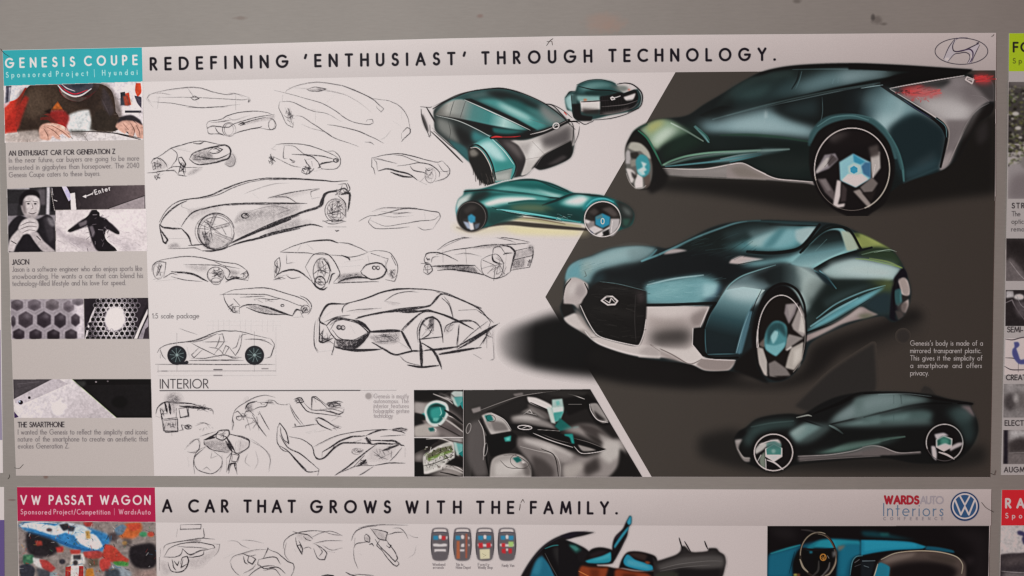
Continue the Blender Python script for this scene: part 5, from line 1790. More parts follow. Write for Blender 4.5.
# grille
c.p('512,110 522,70 560,10 600,-32 650,-55 760,-38 925,2 938,12 935,180 915,300 890,352 820,348 640,292 600,250 560,190', '181615', 1, .3)
c.p('560,-20 600,-36 760,-24 925,5 900,30 700,10', '211f1e', .8, 1.5); c.p('560,120 700,110 880,150 890,180 700,160', '24211f', .8, 2); c.p('870,20 920,0 925,60 890,90', '5a4a4c', .5, 1.5); c.s('868,30 862,180 870,330', 1, '2e2a29', .9)
c.s('515,100 560,195 620,285 700,318 850,352 890,352 920,280 935,190', .9, 'ddcfc9', .85, taper=.2); c.s('640,-54 760,-38 930,4', .8, '5a7a7c', .7)
c.s('650,68 680,42 720,42 752,70 735,92 690,95 650,68', 1.5, 'e6d9d2', .95, straight=True, taper=0); c.s('668,62 700,82 712,52 735,78', 1.1, 'd8cac3', .9)
c.t(530, 210)
c.p('215,540 235,480 272,440 320,448 345,470 368,525 340,570 320,600 215,600', 'b5a6a2', 1, .35); c.p('240,500 280,455 320,465 300,520 240,560', 'cabdb8', .9, 1.5); c.p('300,480 340,480 360,525 330,560 290,540', '9a8c8a', .7, 1); c.s('350,468 372,525 345,575', 1.4, '15110f', .95); c.s('212,560 225,490 262,440', 1.4, '1a1615', .9)
c.clip = None
# wheels
c.t(0, 0, 1)
c.e(779.5, 336, 27, 45, '131111', 1, .6, rot=4); c.p('752,330 762,298 780,286 792,291 796,298 790,300 765,320 757,345 755,360', '131111', 1, .8)
c.e(781, 337, 24.5, 41, '1b1614', 1, .4, rot=3)
c.t(640, 290)
c.p('920,160 925,100 1008,86 990,150 950,238', '6e6460', 1, .3); c.p('930,110 1000,95 975,170 950,220', '8a7f7a', .8, .8)
c.t(770, 270)
c.p('150,300 160,250 190,212 212,290 224,360 222,430 165,405', 'b2a49d', 1, .3); c.p('180,250 200,300 210,400 180,380', 'c9bbb3', .7, .8); c.s('188,212 165,260 112,372', 2, '141110', 1)
c.p('105,470 112,430 150,412 214,438 160,470 110,500', '8b7f7a', 1, .3); c.p('90,510 130,478 142,482 110,505', 'e2d4cc', 1, .3)
c.p('104,560 150,520 212,470 205,540 170,600 110,640', 'bfb2a8', 1, .3); c.p('108,530 200,470 120,500', '17120f', 1, .3)
c.t(640, 290)
c.p('750,362 790,375 808,430 815,550 792,540 762,460', 'c3b3aa', 1, .3); c.s('790,380 806,440 812,540', 1.3, '1a1614', .9); c.p('820,480 852,448 900,470 955,530 950,552 845,552', '877b75', 1, .3); c.p('925,470 945,400 1024,360 1024,480 975,515 940,510', 'b3a59b', 1, .3)
c.p('760,330 790,300 800,360 770,362', '7a6a60', .9, .4)
c.p('808,262 835,220 880,195 935,235 942,300 925,360 862,424 800,375 795,320', '3f8f98', 1, .3); c.p('830,240 880,205 925,240 930,290 880,250 850,300 840,340 825,300', '1f3b3e', .85, .8); c.p('835,300 862,255 880,260 865,320 850,345', '8fc6c8', .8, .5); c.p('800,340 850,350 930,330 920,365 862,422 805,378', '78bcc2', .95, .5)
c.p('925,380 962,350 972,362 935,385', 'e2d4cc', 1, .3)
c.ring(898, 305, 150, 268, .9, 'efe6e0', .85, 3, 165, 300); c.ring(898, 305, 150, 268, .6, 'b5a69e', .6, 3, 300, 385)
c.clip = None; c.t(680, 260, 4.43)
c.g('400,40 480,16 560,55 645,108 612,165 562,205 548,150 505,118 440,105 400,112 380,75', [(0, '151a1b'), (.4, '1c2526'), (.62, '435354'), (.8, '7d918f'), (1, '93a5a1')], (340, 100), (600, 110), .95, 1.2)
c.p('565,62 625,110 588,160 566,196 540,120', 'a5b4ae', .8, 1.4)
c.p('250,445 330,380 345,470 395,548 330,525 238,490', '151312', 1, .8)
c.e(452, 318, 108, 205, '121011', 1, .6); c.s('345,300 360,190 405,125 460,105 515,130 548,190 556,250', 2.6, '121011', 1, .5, taper=.2); c.e(449, 338, 105, 182, '1a1513', 1, .3)
c.q('468,196 524,190 508,240 482,284 462,236', '86797a', 1, .3); c.q('476,200 512,196 498,235 484,262', 'a0938f', .7, .6)
c.q('531,198 550,240 554,330 545,342 502,308 494,288', '9c8f8a', 1, .3); c.q('538,235 552,270 552,325 525,315', 'c9bcb3', .9, .7)
c.q('482,328 548,345 500,378 466,396 470,350', '8b807b', 1, .3); c.q('466,398 492,380 498,388 474,402', 'ddd0c8', 1, .3)
c.q('492,390 547,362 541,440 505,488 466,478 478,430', 'aca096', 1, .3); c.q('505,400 540,385 530,440 500,475', 'cbbfb4', .8, .8)
c.q('392,458 420,445 470,480 490,512 396,515', '786d69', 1, .3); c.q('345,385 368,392 386,448 386,512 352,462', 'b3a69e', 1, .3); c.q('345,375 380,340 384,380 368,388', '6f6058', .9, .5); c.s('372,395 388,450 388,505', .8, '14100f', .9)
c.p('374,350 384,310 410,275 440,270 470,290 474,330 466,380 425,426 380,396', '41868d', 1, .3); c.p('385,310 415,278 455,282 470,320 470,345 432,305 402,345 390,380', '1f4246', .9, .9); c.p('402,340 420,312 436,320 428,350 412,372', '95c4c6', .85, .5); c.p('380,372 420,378 466,362 462,384 425,424 382,396', '6aaab0', .95, .5); c.s('440,272 436,330', .6, '1a3336', .7)
c.ring(449, 338, 105, 182, .8, 'efe6e0', .9, 0, 165, 330); c.ring(449, 338, 105, 182, .7, '9a8e86', .7, 0, -30, 60)
c.s('340,170 300,240 275,330 262,415', 1.4, '4f7a85', .7, .8); c.s('362,130 330,200 308,290', 1, '14191b', .7)
c.t(780, 210, 4.8)
c.g('110,202 190,120 240,96 288,104 314,190 240,226 130,272 50,258', [(0, '141919'), (.35, '1e2c2c'), (.65, '5a868b'), (1, '7fa9ac')], (200, 105), (225, 250), 1, .6)
c.p('292,100 338,110 378,186 322,196', 'a3ae98', .95, .6); c.s('98,204 180,120 250,84 330,94 388,186', 2.6, '131a19', 1, .3, taper=.1); c.s('165,282 250,236 340,206 440,180', 2.8, '141b1b', 1, .4, taper=.3); c.s('170,196 225,140', .8, '6a9a9c', .6)
c.p('220,335 500,342 518,360 330,420 180,520 150,452', '17211f', .85, 2); c.s('160,542 260,474 400,404 500,366', .9, '15262a', .85); c.s('175,520 270,450 400,392 505,362', 1.4, '74b0b8', .75, .4); c.p('200,430 330,380 470,350 350,405 220,470', '36494a', .6, 1.5)
c.s('430,232 520,250 585,278', 1.8, '8aa23e', .6, .6); c.s('450,205 520,190 560,200', .7, '9aae9a', .7); c.s('425,250 418,320', .5, '6a8080', .5); c.p('430,340 520,342 560,350 520,372 480,362', '5f6a38', .5, 1.2)
c.p('568,332 600,324 622,380 612,412 590,402', '8d7c76', .75, .7); c.p('546,388 574,376 576,450 556,456', '2b5254', .9, .6); c.p('560,455 600,440 612,450 600,500 570,510', '4a3f3c', .7, .8); c.s('556,330 545,400 548,480', 2, '121014', .9, .4)
c.t(530, 210)
for i_ in range(14):
    c.s('%d,%d %d,%d' % (300 + i_ * 10, 330 + (i_ * 29) % 60, 330 + i_ * 12, 318 + (i_ * 29) % 60), .8, ('8fb5ba', '3f6a72', 'a9c2c2')[i_ % 3], .4)
c.flecks(60, (400, 470, 730, 560), ('262322', '0f0e0e', '34302e'), 20, 70, .8, .5, 0); c.flecks(60, (745, 450, 1020, 560), ('8fc4ca', '4f8a92', 'a5cdd0'), 30, 90, .7, .35, -.12)
c.t(660, 210); c.flecks(50, (0, 440, 360, 560), ('8fc4ca', '4f8a92', 'a5cdd0'), 30, 90, .7, .3, -.15); c.flecks(40, (80, 180, 560, 330), ('24393b', '2f4a4c', '0f1414'), 60, 160, .8, .4, -.35)
c.t(500, 290); c.flecks(70, (570, 20, 880, 310), ('26231f', '0f0e0d', '35312e'), 15, 60, .9, .5, .1)
c.t(540, 215, 2.695)
c.p('285,185 380,165 460,160 490,190 470,225 420,236 290,238', '5c9298', .35, 1.5); c.p('300,130 420,120 500,110 470,150 330,165', '14191b', .6, 3); c.p('150,110 240,85 300,90 270,120 190,140', '8fb0b2', .35, 2.5); c.p('560,45 640,30 700,35 680,75 600,90', '8fb5ba', .4, 1.5)
c.p('600,88 640,40 665,35 640,70 625,85', '2f6a72', .6, 1); c.s('290,188 360,172 440,162', 1.6, 'a9cdd0', .7, .8); c.p('440,185 480,185 470,215 440,222', '9cc6ca', .7, 1.0); c.p('300,325 400,315 400,345 320,348', '2a2523', .45, 3)
c.p('720,185 770,165 800,200 760,250 725,280', '17201f', .5, 2.5); c.p('775,125 860,118 960,130 940,160 800,165', 'a5bab8', .4, 2); c.p('690,145 730,140 770,180 730,230 715,200', '9fb0ac', .5, 1.5); c.s('740,150 775,172 798,198', 1.4, '4f8f98', .8, .5); c.p('740,152 770,162 796,198 765,180', '16242a', .8, .5)
c.clip = None
c.tone(.8, .88, 1.12, .2, .4)
c.emit('car_rendering', main, 4, 'front three-quarter view of the turquoise coupe with a dark hexagonal grille')

# ---- rear three-quarter view (top right)
c = Canvas(618, 60, 997, 216, 2.0, base_main); c.softk = 1.45
c.t(0, 0, 1)
dkr = np.array([(655, 180), (700, 176), (860, 180), (930, 150), (975, 118), (996, 112), (996, 193), (950, 199), (900, 206), (850, 211), (800, 209), (740, 199), (700, 193), (668, 190), (650, 186)])
c.clip = c.mask(np.array(DARKP))
c.over(c.mask(crom(dkr, True), 2.5), '1a1816', 1)
c.clip = None
body = crom(np.array([(627, 158), (627, 145), (634, 131), (648, 122), (658, 119), (680, 117), (690, 114), (703, 105), (720, 95), (745, 80), (762, 72), (780, 67.5), (800, 65), (830, 63.5), (860, 63.3), (900, 65), (940, 67.5), (973, 69.5), (966, 74), (984, 76), (993, 84), (994, 98), (992, 112), (978, 124), (968, 140), (958, 158), (942, 170), (925, 176), (905, 182), (885, 196), (868, 209), (850, 211), (830, 205), (815, 186), (790, 182), (760, 179.5), (730, 178.5), (690, 177), (666, 176), (655, 182), (645, 188), (632, 182), (626, 170)]), True)
c.over(c.mask(body, .35), '151b1b', 1)
c.clip = np.clip(c.mask(body, .3), 0, 1)
c.t(730, 50)
c.p('-150,420 0,260 130,180 250,135 400,108 650,98 900,108 1100,130 1000,170 800,200 500,270 300,310 100,320', '1a2322', 1, 1)
c.p('-60,330 40,240 150,175 260,150 400,140 400,180 330,190 200,190 60,270', '2c3e3b', .9, 2); c.p('-40,340 100,300 200,320 270,240 350,210 300,200 380,170 330,270 200,330', '101514', .8, 2)
c.p('0,310 130,250 270,225 210,305 130,325 60,310', '37504d', .85, 2)
c.p('200,335 290,260 350,220 420,200 520,170 640,140 800,130 1000,135 1000,165 800,205 600,250 420,285', '34494c', 1, 2.5)
c.p('420,240 520,195 620,155 760,135 920,138 1010,148 990,162 800,200 620,240 480,270', '5f7c80', .9, 3); c.p('700,150 900,135 1080,150 1000,165 860,180 720,205', '8c9fa2', .8, 3)
c.s('395,250 430,190 445,120', 1.6, '131a1a', .9, .4); c.s('420,250 445,190 460,135', .8, '4f6e72', .6); c.s('655,215 665,185', 1.2, '5f7c82', .7, .5); c.s('690,210 695,175', 1, '5f7c82', .6, .5)
c.s('400,125 600,122 780,124 1000,140', .9, '5f7d80', .6, .3)
c.p('100,170 250,120 420,98 700,86 900,90 1100,110 1250,125 1100,132 900,122 700,112 420,120 280,135 200,160', '0d0e0d', 1, .8)
c.p('-200,420 -60,360 60,370 200,345 420,300 650,245 850,205 1060,165 1060,195 850,228 620,275 420,330 200,380 0,420 -100,440', '0f1312', 1, .6)
c.s('-20,420 200,370 420,322 640,275 850,235 960,218', 1, '7f999b', .75, .3)
# body side
c.t(610, 60)
c.p('540,415 640,385 780,345 960,300 1060,290 1060,480 900,485 760,482 640,475 600,450', '5f7d82', 1, 2.6); c.p('620,425 800,370 1060,330 1060,430 860,440 680,450', '8fa8ac', .85, 4)
c.t(730, 50)
c.p('-10,430 80,405 200,385 300,405 420,450 560,480 530,560 420,580 200,560 0,545', '6c8c91', 1, 3); c.p('0,450 200,420 400,480 520,500 480,540 300,540 0,520', '93adb0', .85, 3.5)
c.p('240,375 420,328 640,278 820,240 960,222 850,300 820,420 700,420 600,460 560,490 420,450 320,410', '141919', 1, 2.2); c.p('300,380 420,340 560,310 560,420 440,420', '28393b', .7, 2.5)
c.s('590,300 592,400 575,480', .7, '3f5254', .8); c.p('222,392 236,388 236,432 222,436', 'b8c8ca', .6, .8); c.s('232,350 220,470', .5, 'a9bcbc', .5)
c.t(730, 120)
c.p('-160,100 0,92 200,98 400,112 520,140 540,200 520,380 300,372 200,340 80,280 -160,300', '15201e', 1, 2); c.s('-60,98 100,95 300,108 500,138', 2.6, '2b4e3c', .8, 1.2)
c.p('150,250 300,220 500,230 520,290 420,320 250,300', '2a322f', .7, 3)
c.p('-120,205 0,205 150,186 260,182 385,188 250,215 100,245 0,265 -140,270 0,240 100,220', '6c8e90', .97, .8); c.s('-60,250 60,225 200,205 380,188', 1.6, '8fb0b0', .6, .5); c.s('0,268 100,245 200,222', 1.6, '3f7f86', .8, .5)
c.t(600, 120)
c.p('390,190 560,80 640,100 690,150 640,130 1024,130 1024,190 700,200 500,250 400,290', '131c1a', 1, 1.4); c.p('630,100 760,110 1024,120 1024,180 760,180', '1a2624', .9, 2)
c.s('395,292 460,260 560,230 720,208 1024,193', 2, '6f9e82', .9, .7, taper=.2); c.s('420,297 600,280 760,262 900,235 1024,212', 1.8, '4b8489', .9, .7); c.s('420,290 600,250 800,225 1000,205', 1.5, '23463c', .7, .8)
c.p('250,65 330,15 400,-5 470,10 580,80 520,110 400,165 370,190 335,170 300,110', '7f9a7a', 1, 1); c.p('300,40 360,5 420,5 380,50 310,90', 'b3aa58', .8, 1.8); c.p('330,140 360,90 440,45 520,75 440,120 370,165', 'bccab6', .9, 1.8); c.p('420,150 520,100 600,90 660,140 540,200 410,260 380,200', '14201a', 1, 1.6)
c.s('455,20 560,75 660,135', 1.8, 'b5c3b4', .8, .5); c.s('610,40 660,90 692,140', 2.6, '5c9494', .85, .8); c.s('630,60 680,100 700,130', 1.6, '2f6a60', .8)
c.p('170,130 190,80 240,60 300,110 350,200 400,300 380,340 440,365 400,420 340,430 350,300 300,180 220,110 170,180', '101412', 1, .6)
c.s('245,68 300,115 345,190 395,292', 2.2, '2c6e52', .9, .5); c.s('180,95 230,55 300,30', 2, '27493a', .9, .6)
# sill
c.p('400,312 520,310 660,312 740,300 860,280 905,282 960,305 1060,350 1060,388 900,378 640,366 440,362', '7f7672', 1, .5); c.p('520,322 680,320 860,295 940,320 800,345 560,340', '8f8581', .8, 1.5); c.s('400,310 660,314 860,280 910,282 1060,345', 1, 'd2c2ba', .85, .2); c.s('440,362 700,370 1060,388', 1, 'a8988f', .8, .2)
c.t(730, 120)
c.p('-20,290 60,278 110,290 200,335 290,375 420,390 575,400 575,422 400,408 200,390 -20,372', '8c7e7a', 1, .5); c.s('0,285 80,276 180,325 290,374 420,388 570,400', 1, 'd8c6c0', .9, .2); c.p('0,310 80,295 180,340 240,372 60,362', '75695f', .7, 1.2)
# rear quarter
c.t(864, 50)
c.g('-140,262 0,243 110,226 170,270 330,370 440,440 520,520 520,576 420,576 200,600 140,540 60,470 -20,430 -140,430', [(0, '14191a'), (.28, '182022'), (.5, '3a5257'), (.72, '6f8f94'), (.9, '8aa5a8'), (1, '6f8f94')], (-140, 300), (260, 420), 1, 1.5)
c.p('60,440 140,400 250,395 190,460 135,535 80,480', '9cb6b8', .85, 3); c.p('100,300 180,320 280,390 200,400 120,370', '5f8287', .6, 4); c.p('20,245 110,228 150,270 60,290', '263638', .8, 4)
c.p('190,500 250,440 340,400 430,435 510,510 525,640 480,760 250,800 200,700 170,600', '1d3439', 1, 2.5)
c.t(864, 120)
c.p('150,80 200,20 300,-30 450,-10 525,90 515,200 490,310 380,350 250,390 215,240', '17272b', 1, 1.8); c.p('260,330 360,290 470,240 485,290 380,345 265,385', '2c464d', .8, 2); c.p('300,290 400,240 450,200 460,220 380,280', '4a565a', .5, 2)
c.s('0,15 80,30 150,90 210,190 245,300 255,390', 3.2, '3f6f70', .85, .8); c.s('60,20 130,60 170,110', 1.2, '6fa38f', .8, .5)
# rear fascia
c.t(864, 50)
c.p('160,250 300,228 450,200 640,168 700,185 840,180 840,330 800,330 730,375 680,440 640,520 600,600 560,700 520,760 485,770 520,640 545,560 520,490 450,430 320,340', '766c6b', 1, .5)
c.p('340,340 480,300 600,310 680,360 720,370 650,460 600,480 540,470 450,420', 'b3aaa8', .95, 3); c.p('500,230 620,200 700,230 780,310 700,330 560,290 440,290', '6a5f60', .9, 3); c.p('540,210 600,195 660,215 600,240', '8a7f80', .7, 2)
c.p('700,140 845,130 845,330 800,325 740,260 700,215', '3c3636', .95, 1.2); c.p('550,500 620,490 600,600 540,700 520,640', '4a4241', .8, 2.5)
c.p('160,250 300,225 520,188 560,195 520,230 480,250 300,250 230,285', '1f2020', .9, 1)
rr2 = random.Random(5)
for cx0, cx1, cy0, cy1, n_ in ((265, 480, 255, 290, 26), (705, 810, 170, 200, 14)):
    for k in range(n_):
        x_ = rr2.uniform(cx0, cx1); y_ = rr2.uniform(cy0, cy1); L_2 = rr2.uniform(12, 55)
        c.s('%.0f,%.0f %.0f,%.0f' % (x_ - L_2 / 2, y_ + 3, x_ + L_2 / 2, y_ - 3), rr2.uniform(1, 2.6), rr2.choice(('c92a2b', 'd8302f', 'b32426')), .85, .4)
c.p('230,255 300,235 360,250 460,260 480,285 400,290 300,300 250,280', 'c42a2c', .55, 1.8); c.p('330,230 380,225 360,245 330,245', 'c8282a', .8, .8); c.p('710,175 750,160 815,185 790,205 720,200', 'c83234', .6, 1.6)
for x_, y_ in ((310, 320), (345, 305), (390, 312), (370, 295), (430, 300), (715, 165), (740, 155)): c.e(x_, y_, 11, 8, 'c22a2c', .85, .4)
c.s('690,290 760,300 800,330 770,350 720,375', .6, '8a7f80', .4)
c.p('110,215 300,160 500,140 640,150 600,170 400,205 170,240 130,240', '0e0f0f', 1, .6); c.p('-100,85 200,92 450,105 690,122 690,135 640,160 500,160 300,175 110,222 60,225 200,160 300,140 100,130 -100,125', '101010', 1, .6)
c.s('110,226 165,262 320,362 445,440 505,500 530,560', 3.4, '121213', 1, .2, taper=.2); c.s('165,246 280,224 450,195 640,164', .9, 'e0d8d5', .9); c.s('168,252 330,350 455,430 515,490 540,570', .9, 'c9bdb4', .85); c.s('255,320 340,380 430,436', .8, '3a4878', .6)
c.s('-20,245 60,232 120,224', .9, '8aa6a8', .7)
c.s('705,190 660,172 650,190 690,215 700,195 665,186', 1.3, 'ece6e4', .95); c.s('690,215 700,180', 1, 'd8d0d0', .9)
c.t(864, 120)
c.p('520,0 680,0 640,70 600,150 550,270 500,325 485,315 520,200 540,90', '6f6464', .95, 1); c.p('530,220 570,190 540,280 495,318 490,300', '9a8c8a', .9, 1); c.s('690,-20 640,70 600,150 545,270', .9, '9a8e8a', .7)
c.s('465,-10 510,30 530,90 515,190 490,300', 2.8, '101314', 1, .2, taper=.2); c.s('455,-15 520,40 528,110', .8, '5f8488', .8); c.s('490,-10 540,50 545,110 530,190', .9, '94877a', .6)
c.t(864, 50)
c.p('620,600 640,520 690,430 740,380 800,342 850,345 850,700 780,760 640,800 560,760', '181514', 1, 1); c.s('600,590 640,500 690,420 740,372 800,340', .9, '7a706f', .7); c.p('770,520 800,530 790,590 730,600 760,570', '2c2827', .8, 1.5)
c.clip = None
# front wheel
c.t(600, 120)
c.p('165,260 162,180 185,125 230,100 290,150 340,240 350,340 330,430 290,445 240,440 190,380', '161412', 1, .5)
c.p('162,250 165,180 200,140 260,160 310,210 335,290 330,380 300,430 250,440 200,400 170,320', '5f5b56', 1, .5)
c.p('180,180 200,145 260,150 310,200 325,250 300,240 260,200 230,200 200,190', 'a8a294', 1, .6); c.p('165,210 180,190 195,210 195,280 165,280', 'a89f9e', 1, .6); c.p('195,210 240,205 250,230 230,250 200,240', '2c2825', 1, .5); c.p('190,260 230,250 235,290 200,300', '8a8478', .9, .5)
c.p('165,310 200,315 225,345 210,400 195,400', 'c9bdb8', 1, .4); c.p('240,345 270,360 275,432 225,438 222,400', 'd8ccc6', 1, .4); c.p('280,350 320,350 320,420 290,440', '5c4c44', 1, .5); c.p('200,330 220,345 235,360 220,380 205,360', '1e1a18', .8, .5)
c.p('232,250 260,220 300,235 320,290 312,340 280,365 245,345 230,290', '2f9099', 1, .4); c.p('262,265 300,280 285,300 300,320 280,330 290,350 260,350 240,320 275,300', 'c9d8d4', .9, .4); c.p('240,320 270,340 275,360 250,345', '8cc3c6', .8, .4)
c.ring(250, 290, 86, 150, 1, 'b9aea8', .5, 0, 60, 160); c.p('340,240 400,300 440,365 400,430 330,470 300,440 345,380 350,300', '141211', .98, 1)
# rear wheel
c.t(730, 120)
c.p('505,260 515,150 560,70 640,15 760,-15 880,5 960,60 1020,140 1050,240 1050,360 1000,520 900,600 840,640 760,620 650,560 560,440 520,360', '141212', 1, .7)
c.s('512,140 560,60 650,5 780,-22 900,0 980,60 1030,140 1060,240', 4.8, '35595c', .85, 1.4, taper=.3); c.s('560,40 650,-10 780,-35 900,-15', 1.0, '5f8c8c', .4, .5)
c.e(778, 315, 238, 262, '171313', 1, .3)
c.p('600,130 680,80 800,70 900,110 950,180 840,190 700,190 620,190', '120f0f', .9, 2); c.p('640,110 690,80 720,90 690,130 650,140', '6a605c', .7, 2)
c.p('545,300 640,212 705,235 720,262 650,305 555,350', '5f5552', 1, .4); c.p('550,300 600,240 640,240 620,300 560,345', 'b0a49f', .9, .8); c.s('600,300 660,230', 1, '2a2422', .6, .5)
c.p('560,385 620,370 660,440 660,530 600,470', '5a4f4e', 1, .8); c.p('680,385 712,400 705,480 700,525 740,530 720,550 670,555 658,530', 'cbbab6', 1, .4); c.s('720,400 750,470 735,530', 1.4, '4a3f3e', .8, .4)
c.p('898,255 925,200 962,190 962,300 915,375 905,350', 'b8aba3', 1, .4); c.p('890,200 940,170 950,230 900,250', '4f4642', .9, .6); c.s('925,300 910,370', 1.4, 'e8ded8', .8)
c.p('830,430 890,390 935,370 935,440 880,468', '6f635f', 1, .6); c.p('790,440 830,450 905,540 890,565 865,545', '8f8078', .95, .6); c.p('750,460 800,470 850,540 820,570 760,560', '1b1615', 1, .6)
c.q('700,270 790,215 892,262 892,375 800,432 708,385', '6faab8', 1, .3); c.q('790,215 892,262 840,300 800,285', '2c8fb8', 1, .3); c.q('892,262 892,370 850,375 838,300', '356c90', 1, .3); c.q('708,385 740,345 850,345 885,378 800,432', 'd8cdcb', 1, .3)
c.q('765,300 795,270 830,285 838,330 815,350 770,345', '9fc6cc', 1, .3); c.e(792, 322, 24, 26, '2590b0', 1, .3)
c.ring(778, 315, 240, 262, 1.1, 'e9d8cc', .9, 0, 170, 345); c.ring(778, 315, 240, 262, 1.3, 'b3a698', .75, 0, -15, 70); c.ring(778, 315, 240, 262, .8, '7a6c64', .7, 0, 110, 170)
c.clip = None; c.t(790, 110, 5.485)
c.e(340, 322, 222, 246, '131011', 1, .6); c.e(340, 325, 206, 226, '161213', 1, .3)
c.s('105,190 120,130 180,60 260,35 345,35 440,60 520,130 580,220 612,320', 4.6, '2f5053', .85, 1.6, taper=.4); c.s('150,90 230,42 345,32 430,55', 1, '5f8c8c', .6, .6)
c.p('210,150 260,126 330,130 270,165 235,175', '655a58', .9, 1.4); c.p('200,180 300,200 440,190 480,180 440,120 330,110 250,120', '1c1616', .6, 2)
c.q('136,352 150,318 190,246 248,238 264,272 212,322', '80757a', 1, .3); c.q('140,340 160,310 200,262 222,262 205,305 150,345', 'b3a7a3', .95, .5); c.q('225,240 264,270 214,312 205,290', '453b3b', .9, .7); c.s('190,312 240,252', .8, '2a2222', .7)
c.q('150,378 196,375 243,450 244,502 192,452', '574b4b', 1, .6); c.q('165,385 195,380 225,440 205,445', '7a6d6c', .8, .7)
c.q('258,384 279,390 276,470 262,518 302,512 296,530 262,536 236,522', 'c9b7b3', 1, .3); c.q('284,400 312,432 306,500 276,506', '3a2f2f', 1, .5)
c.q('442,258 462,232 492,228 496,318 450,380 446,330', 'aca09a', 1, .3); c.q('430,205 482,188 492,246 442,262', '473d3a', .95, .9); c.s('468,300 455,370', 1.1, 'ddd2cb', .8)
c.q('384,424 450,368 482,402 452,450 405,452', '6b5f5b', 1, .4); c.q('346,446 382,434 446,520 430,536', '8c7d77', 1, .4); c.q('395,455 450,450 475,430 445,505', '231c1b', 1, .5)
c.q('270,286 345,240 440,286 441,376 360,424 275,386', '7bb0be', 1, .3); c.q('345,240 416,284 386,300 350,286', '2a86a6', 1, .3); c.q('412,286 441,288 441,374 402,350 390,310', '33648a', 1, .3); c.q('284,386 318,352 392,350 428,380 360,422', 'dfd5d3', 1, .3); c.q('318,310 350,290 386,304 392,342 366,358 322,350', '9fc9d0', 1, .3); c.q('330,318 350,306 370,318 370,340 350,350 332,340', '288db0', 1, .2)
c.ring(340, 325, 206, 226, .9, 'ead9cd', .95, 0, 165, 345); c.ring(340, 325, 206, 226, 1.1, 'b0a294', .85, 0, -15, 70); c.ring(340, 325, 206, 226, .7, '6f625b', .7, 0, 70, 170)
c.t(864, 50)
c.p('235,255 300,238 380,245 470,262 500,285 400,300 320,300 270,285', 'd02e2f', .8, 1.4); c.p('705,178 750,158 822,182 795,208 725,205', 'cc3032', .8, 1.6); c.flecks(26, (290, 240, 470, 290), ('b32426', 'd8302f', '7a1a1c'), 10, 50, 1.2, .8, -.05); c.flecks(12, (210, 250, 300, 280), ('1a1415', '8a1c1e'), 8, 30, 1.4, .7); c.flecks(10, (700, 165, 800, 200), ('d8302f', 'b32426'), 20, 60, 1.4, .7, 0); c.flecks(10, (320, 300, 420, 322), ('c22a2c', '8f8583'), 6, 14, 1.2, .8)
c.t(620, 60, 2.695)
c.p('240,130 340,110 430,95 450,120 330,150 250,165', '0f1414', .6, 2.5); c.p('300,75 400,55 470,45 460,90 380,120 310,130', '24393a', .5, 2); c.s('200,180 225,205 240,222', 1.6, '6aa5a5', .8, .5); c.p('150,190 200,175 235,215 180,245 120,265', '1a3326', .5, 2.5); c.s('250,160 400,120 560,85 700,62', 1.2, '7fa5a5', .35, 1.2)
c.p('220,215 380,210 510,222 520,280 440,290 330,255', '101817', .5, 3); c.s('120,284 200,262 320,248 455,240', 2.4, '9fc0b4', .45, 1.5); c.p('640,100 720,80 790,110 760,150 700,150', '7d9ea2', .35, 3); c.s('765,330 860,290', 3, '2f4a50', .5, 2)
c.p('885,240 930,200 960,150 985,110 960,130 930,190', '9a8f8e', .6, 1.5); c.p('780,80 860,70 930,90 900,130 840,150', 'a09795', .35, 2.5); c.p('960,190 990,160 990,210 965,230', '2f2a2a', .7, 1.5)
c.clip = None
c.tone(.8, .9, 1.12, .18, .4)
c.emit('car_rendering', main, 3, 'rear three-quarter view of the dark teal coupe with red tail lights', thr=.03)

# ---- side view at the bottom right
c = Canvas(690, 336, 989.5, 476, 2.0, base_main)
c.t(0, 0, 1)
c.p('700,437 735,430 760,446 900,455 985,445 985,462 940,470 800,470 740,468 700,455', '1b1917', .8, 4)
c.p('795,406 812,389 830,372 850,358 874,343 876,385 872,394 850,396 815,412', '292624', .8, .8); c.p('920,392 924,386 930,388 936,395', '2a2725', .7, .6)
body = crom(np.array([(734, 440), (738, 432), (746, 427), (756, 419), (772, 415), (790, 413.5), (803, 414), (820, 404), (836, 397), (855, 393), (880, 391.5), (905, 392), (930, 394), (950, 399), (974, 403), (971, 407), (977, 420), (978, 432), (972, 446), (960, 458), (945, 463), (915, 463), (880, 458), (800, 464), (770, 470), (745, 462), (738, 452)]), True)
c.over(c.mask(body, .35), '121414', 1)
c.clip = np.clip(c.mask(body, .3), 0, 1)
c.t(720, 380)
c.p('690,285 740,225 830,160 900,120 1024,95 1150,95 1150,180 1024,200 900,232 800,262', '5f7775', 1, 1.8); c.p('730,255 850,170 960,130 1080,110 1080,170 940,200 800,245', '86999a', .85, 2.5)
c.s('600,215 760,150 900,85 1024,75', 3.5, '0b0c0c', .95, .6); c.s('700,285 860,250 1024,205', 2.4, '0d0f0f', .9, .5)
c.p('720,292 860,262 1024,225 1024,275 900,292 760,296', '5d7d7a', 1, 1.4); c.p('800,285 1024,240 1024,265', '84a09c', .7, 1.5)
c.p('440,340 500,300 560,275 650,300 580,345 500,392 470,370', '6f938f', 1, 1.5); c.p('450,335 520,300 560,300 520,350 490,375', 'a3bab4', .9, 2); c.s('490,240 560,225 585,230', 1.4, 'b3b3a6', .8, .4); c.s('700,290 740,310 785,342', 2.2, '6f8a85', .8, .5); c.s('510,250 620,285 700,310 760,335', 1.8, '0e1112', .9, .4)
c.p('190,330 260,290 360,268 480,265 470,300 380,300 280,320 200,370', '2b4543', .95, 2.5); c.s('200,300 330,275 470,262', 1.4, '47625f', .7, .8); c.p('150,370 190,330 220,360 200,420 160,420', '334b49', .8, 2.5)
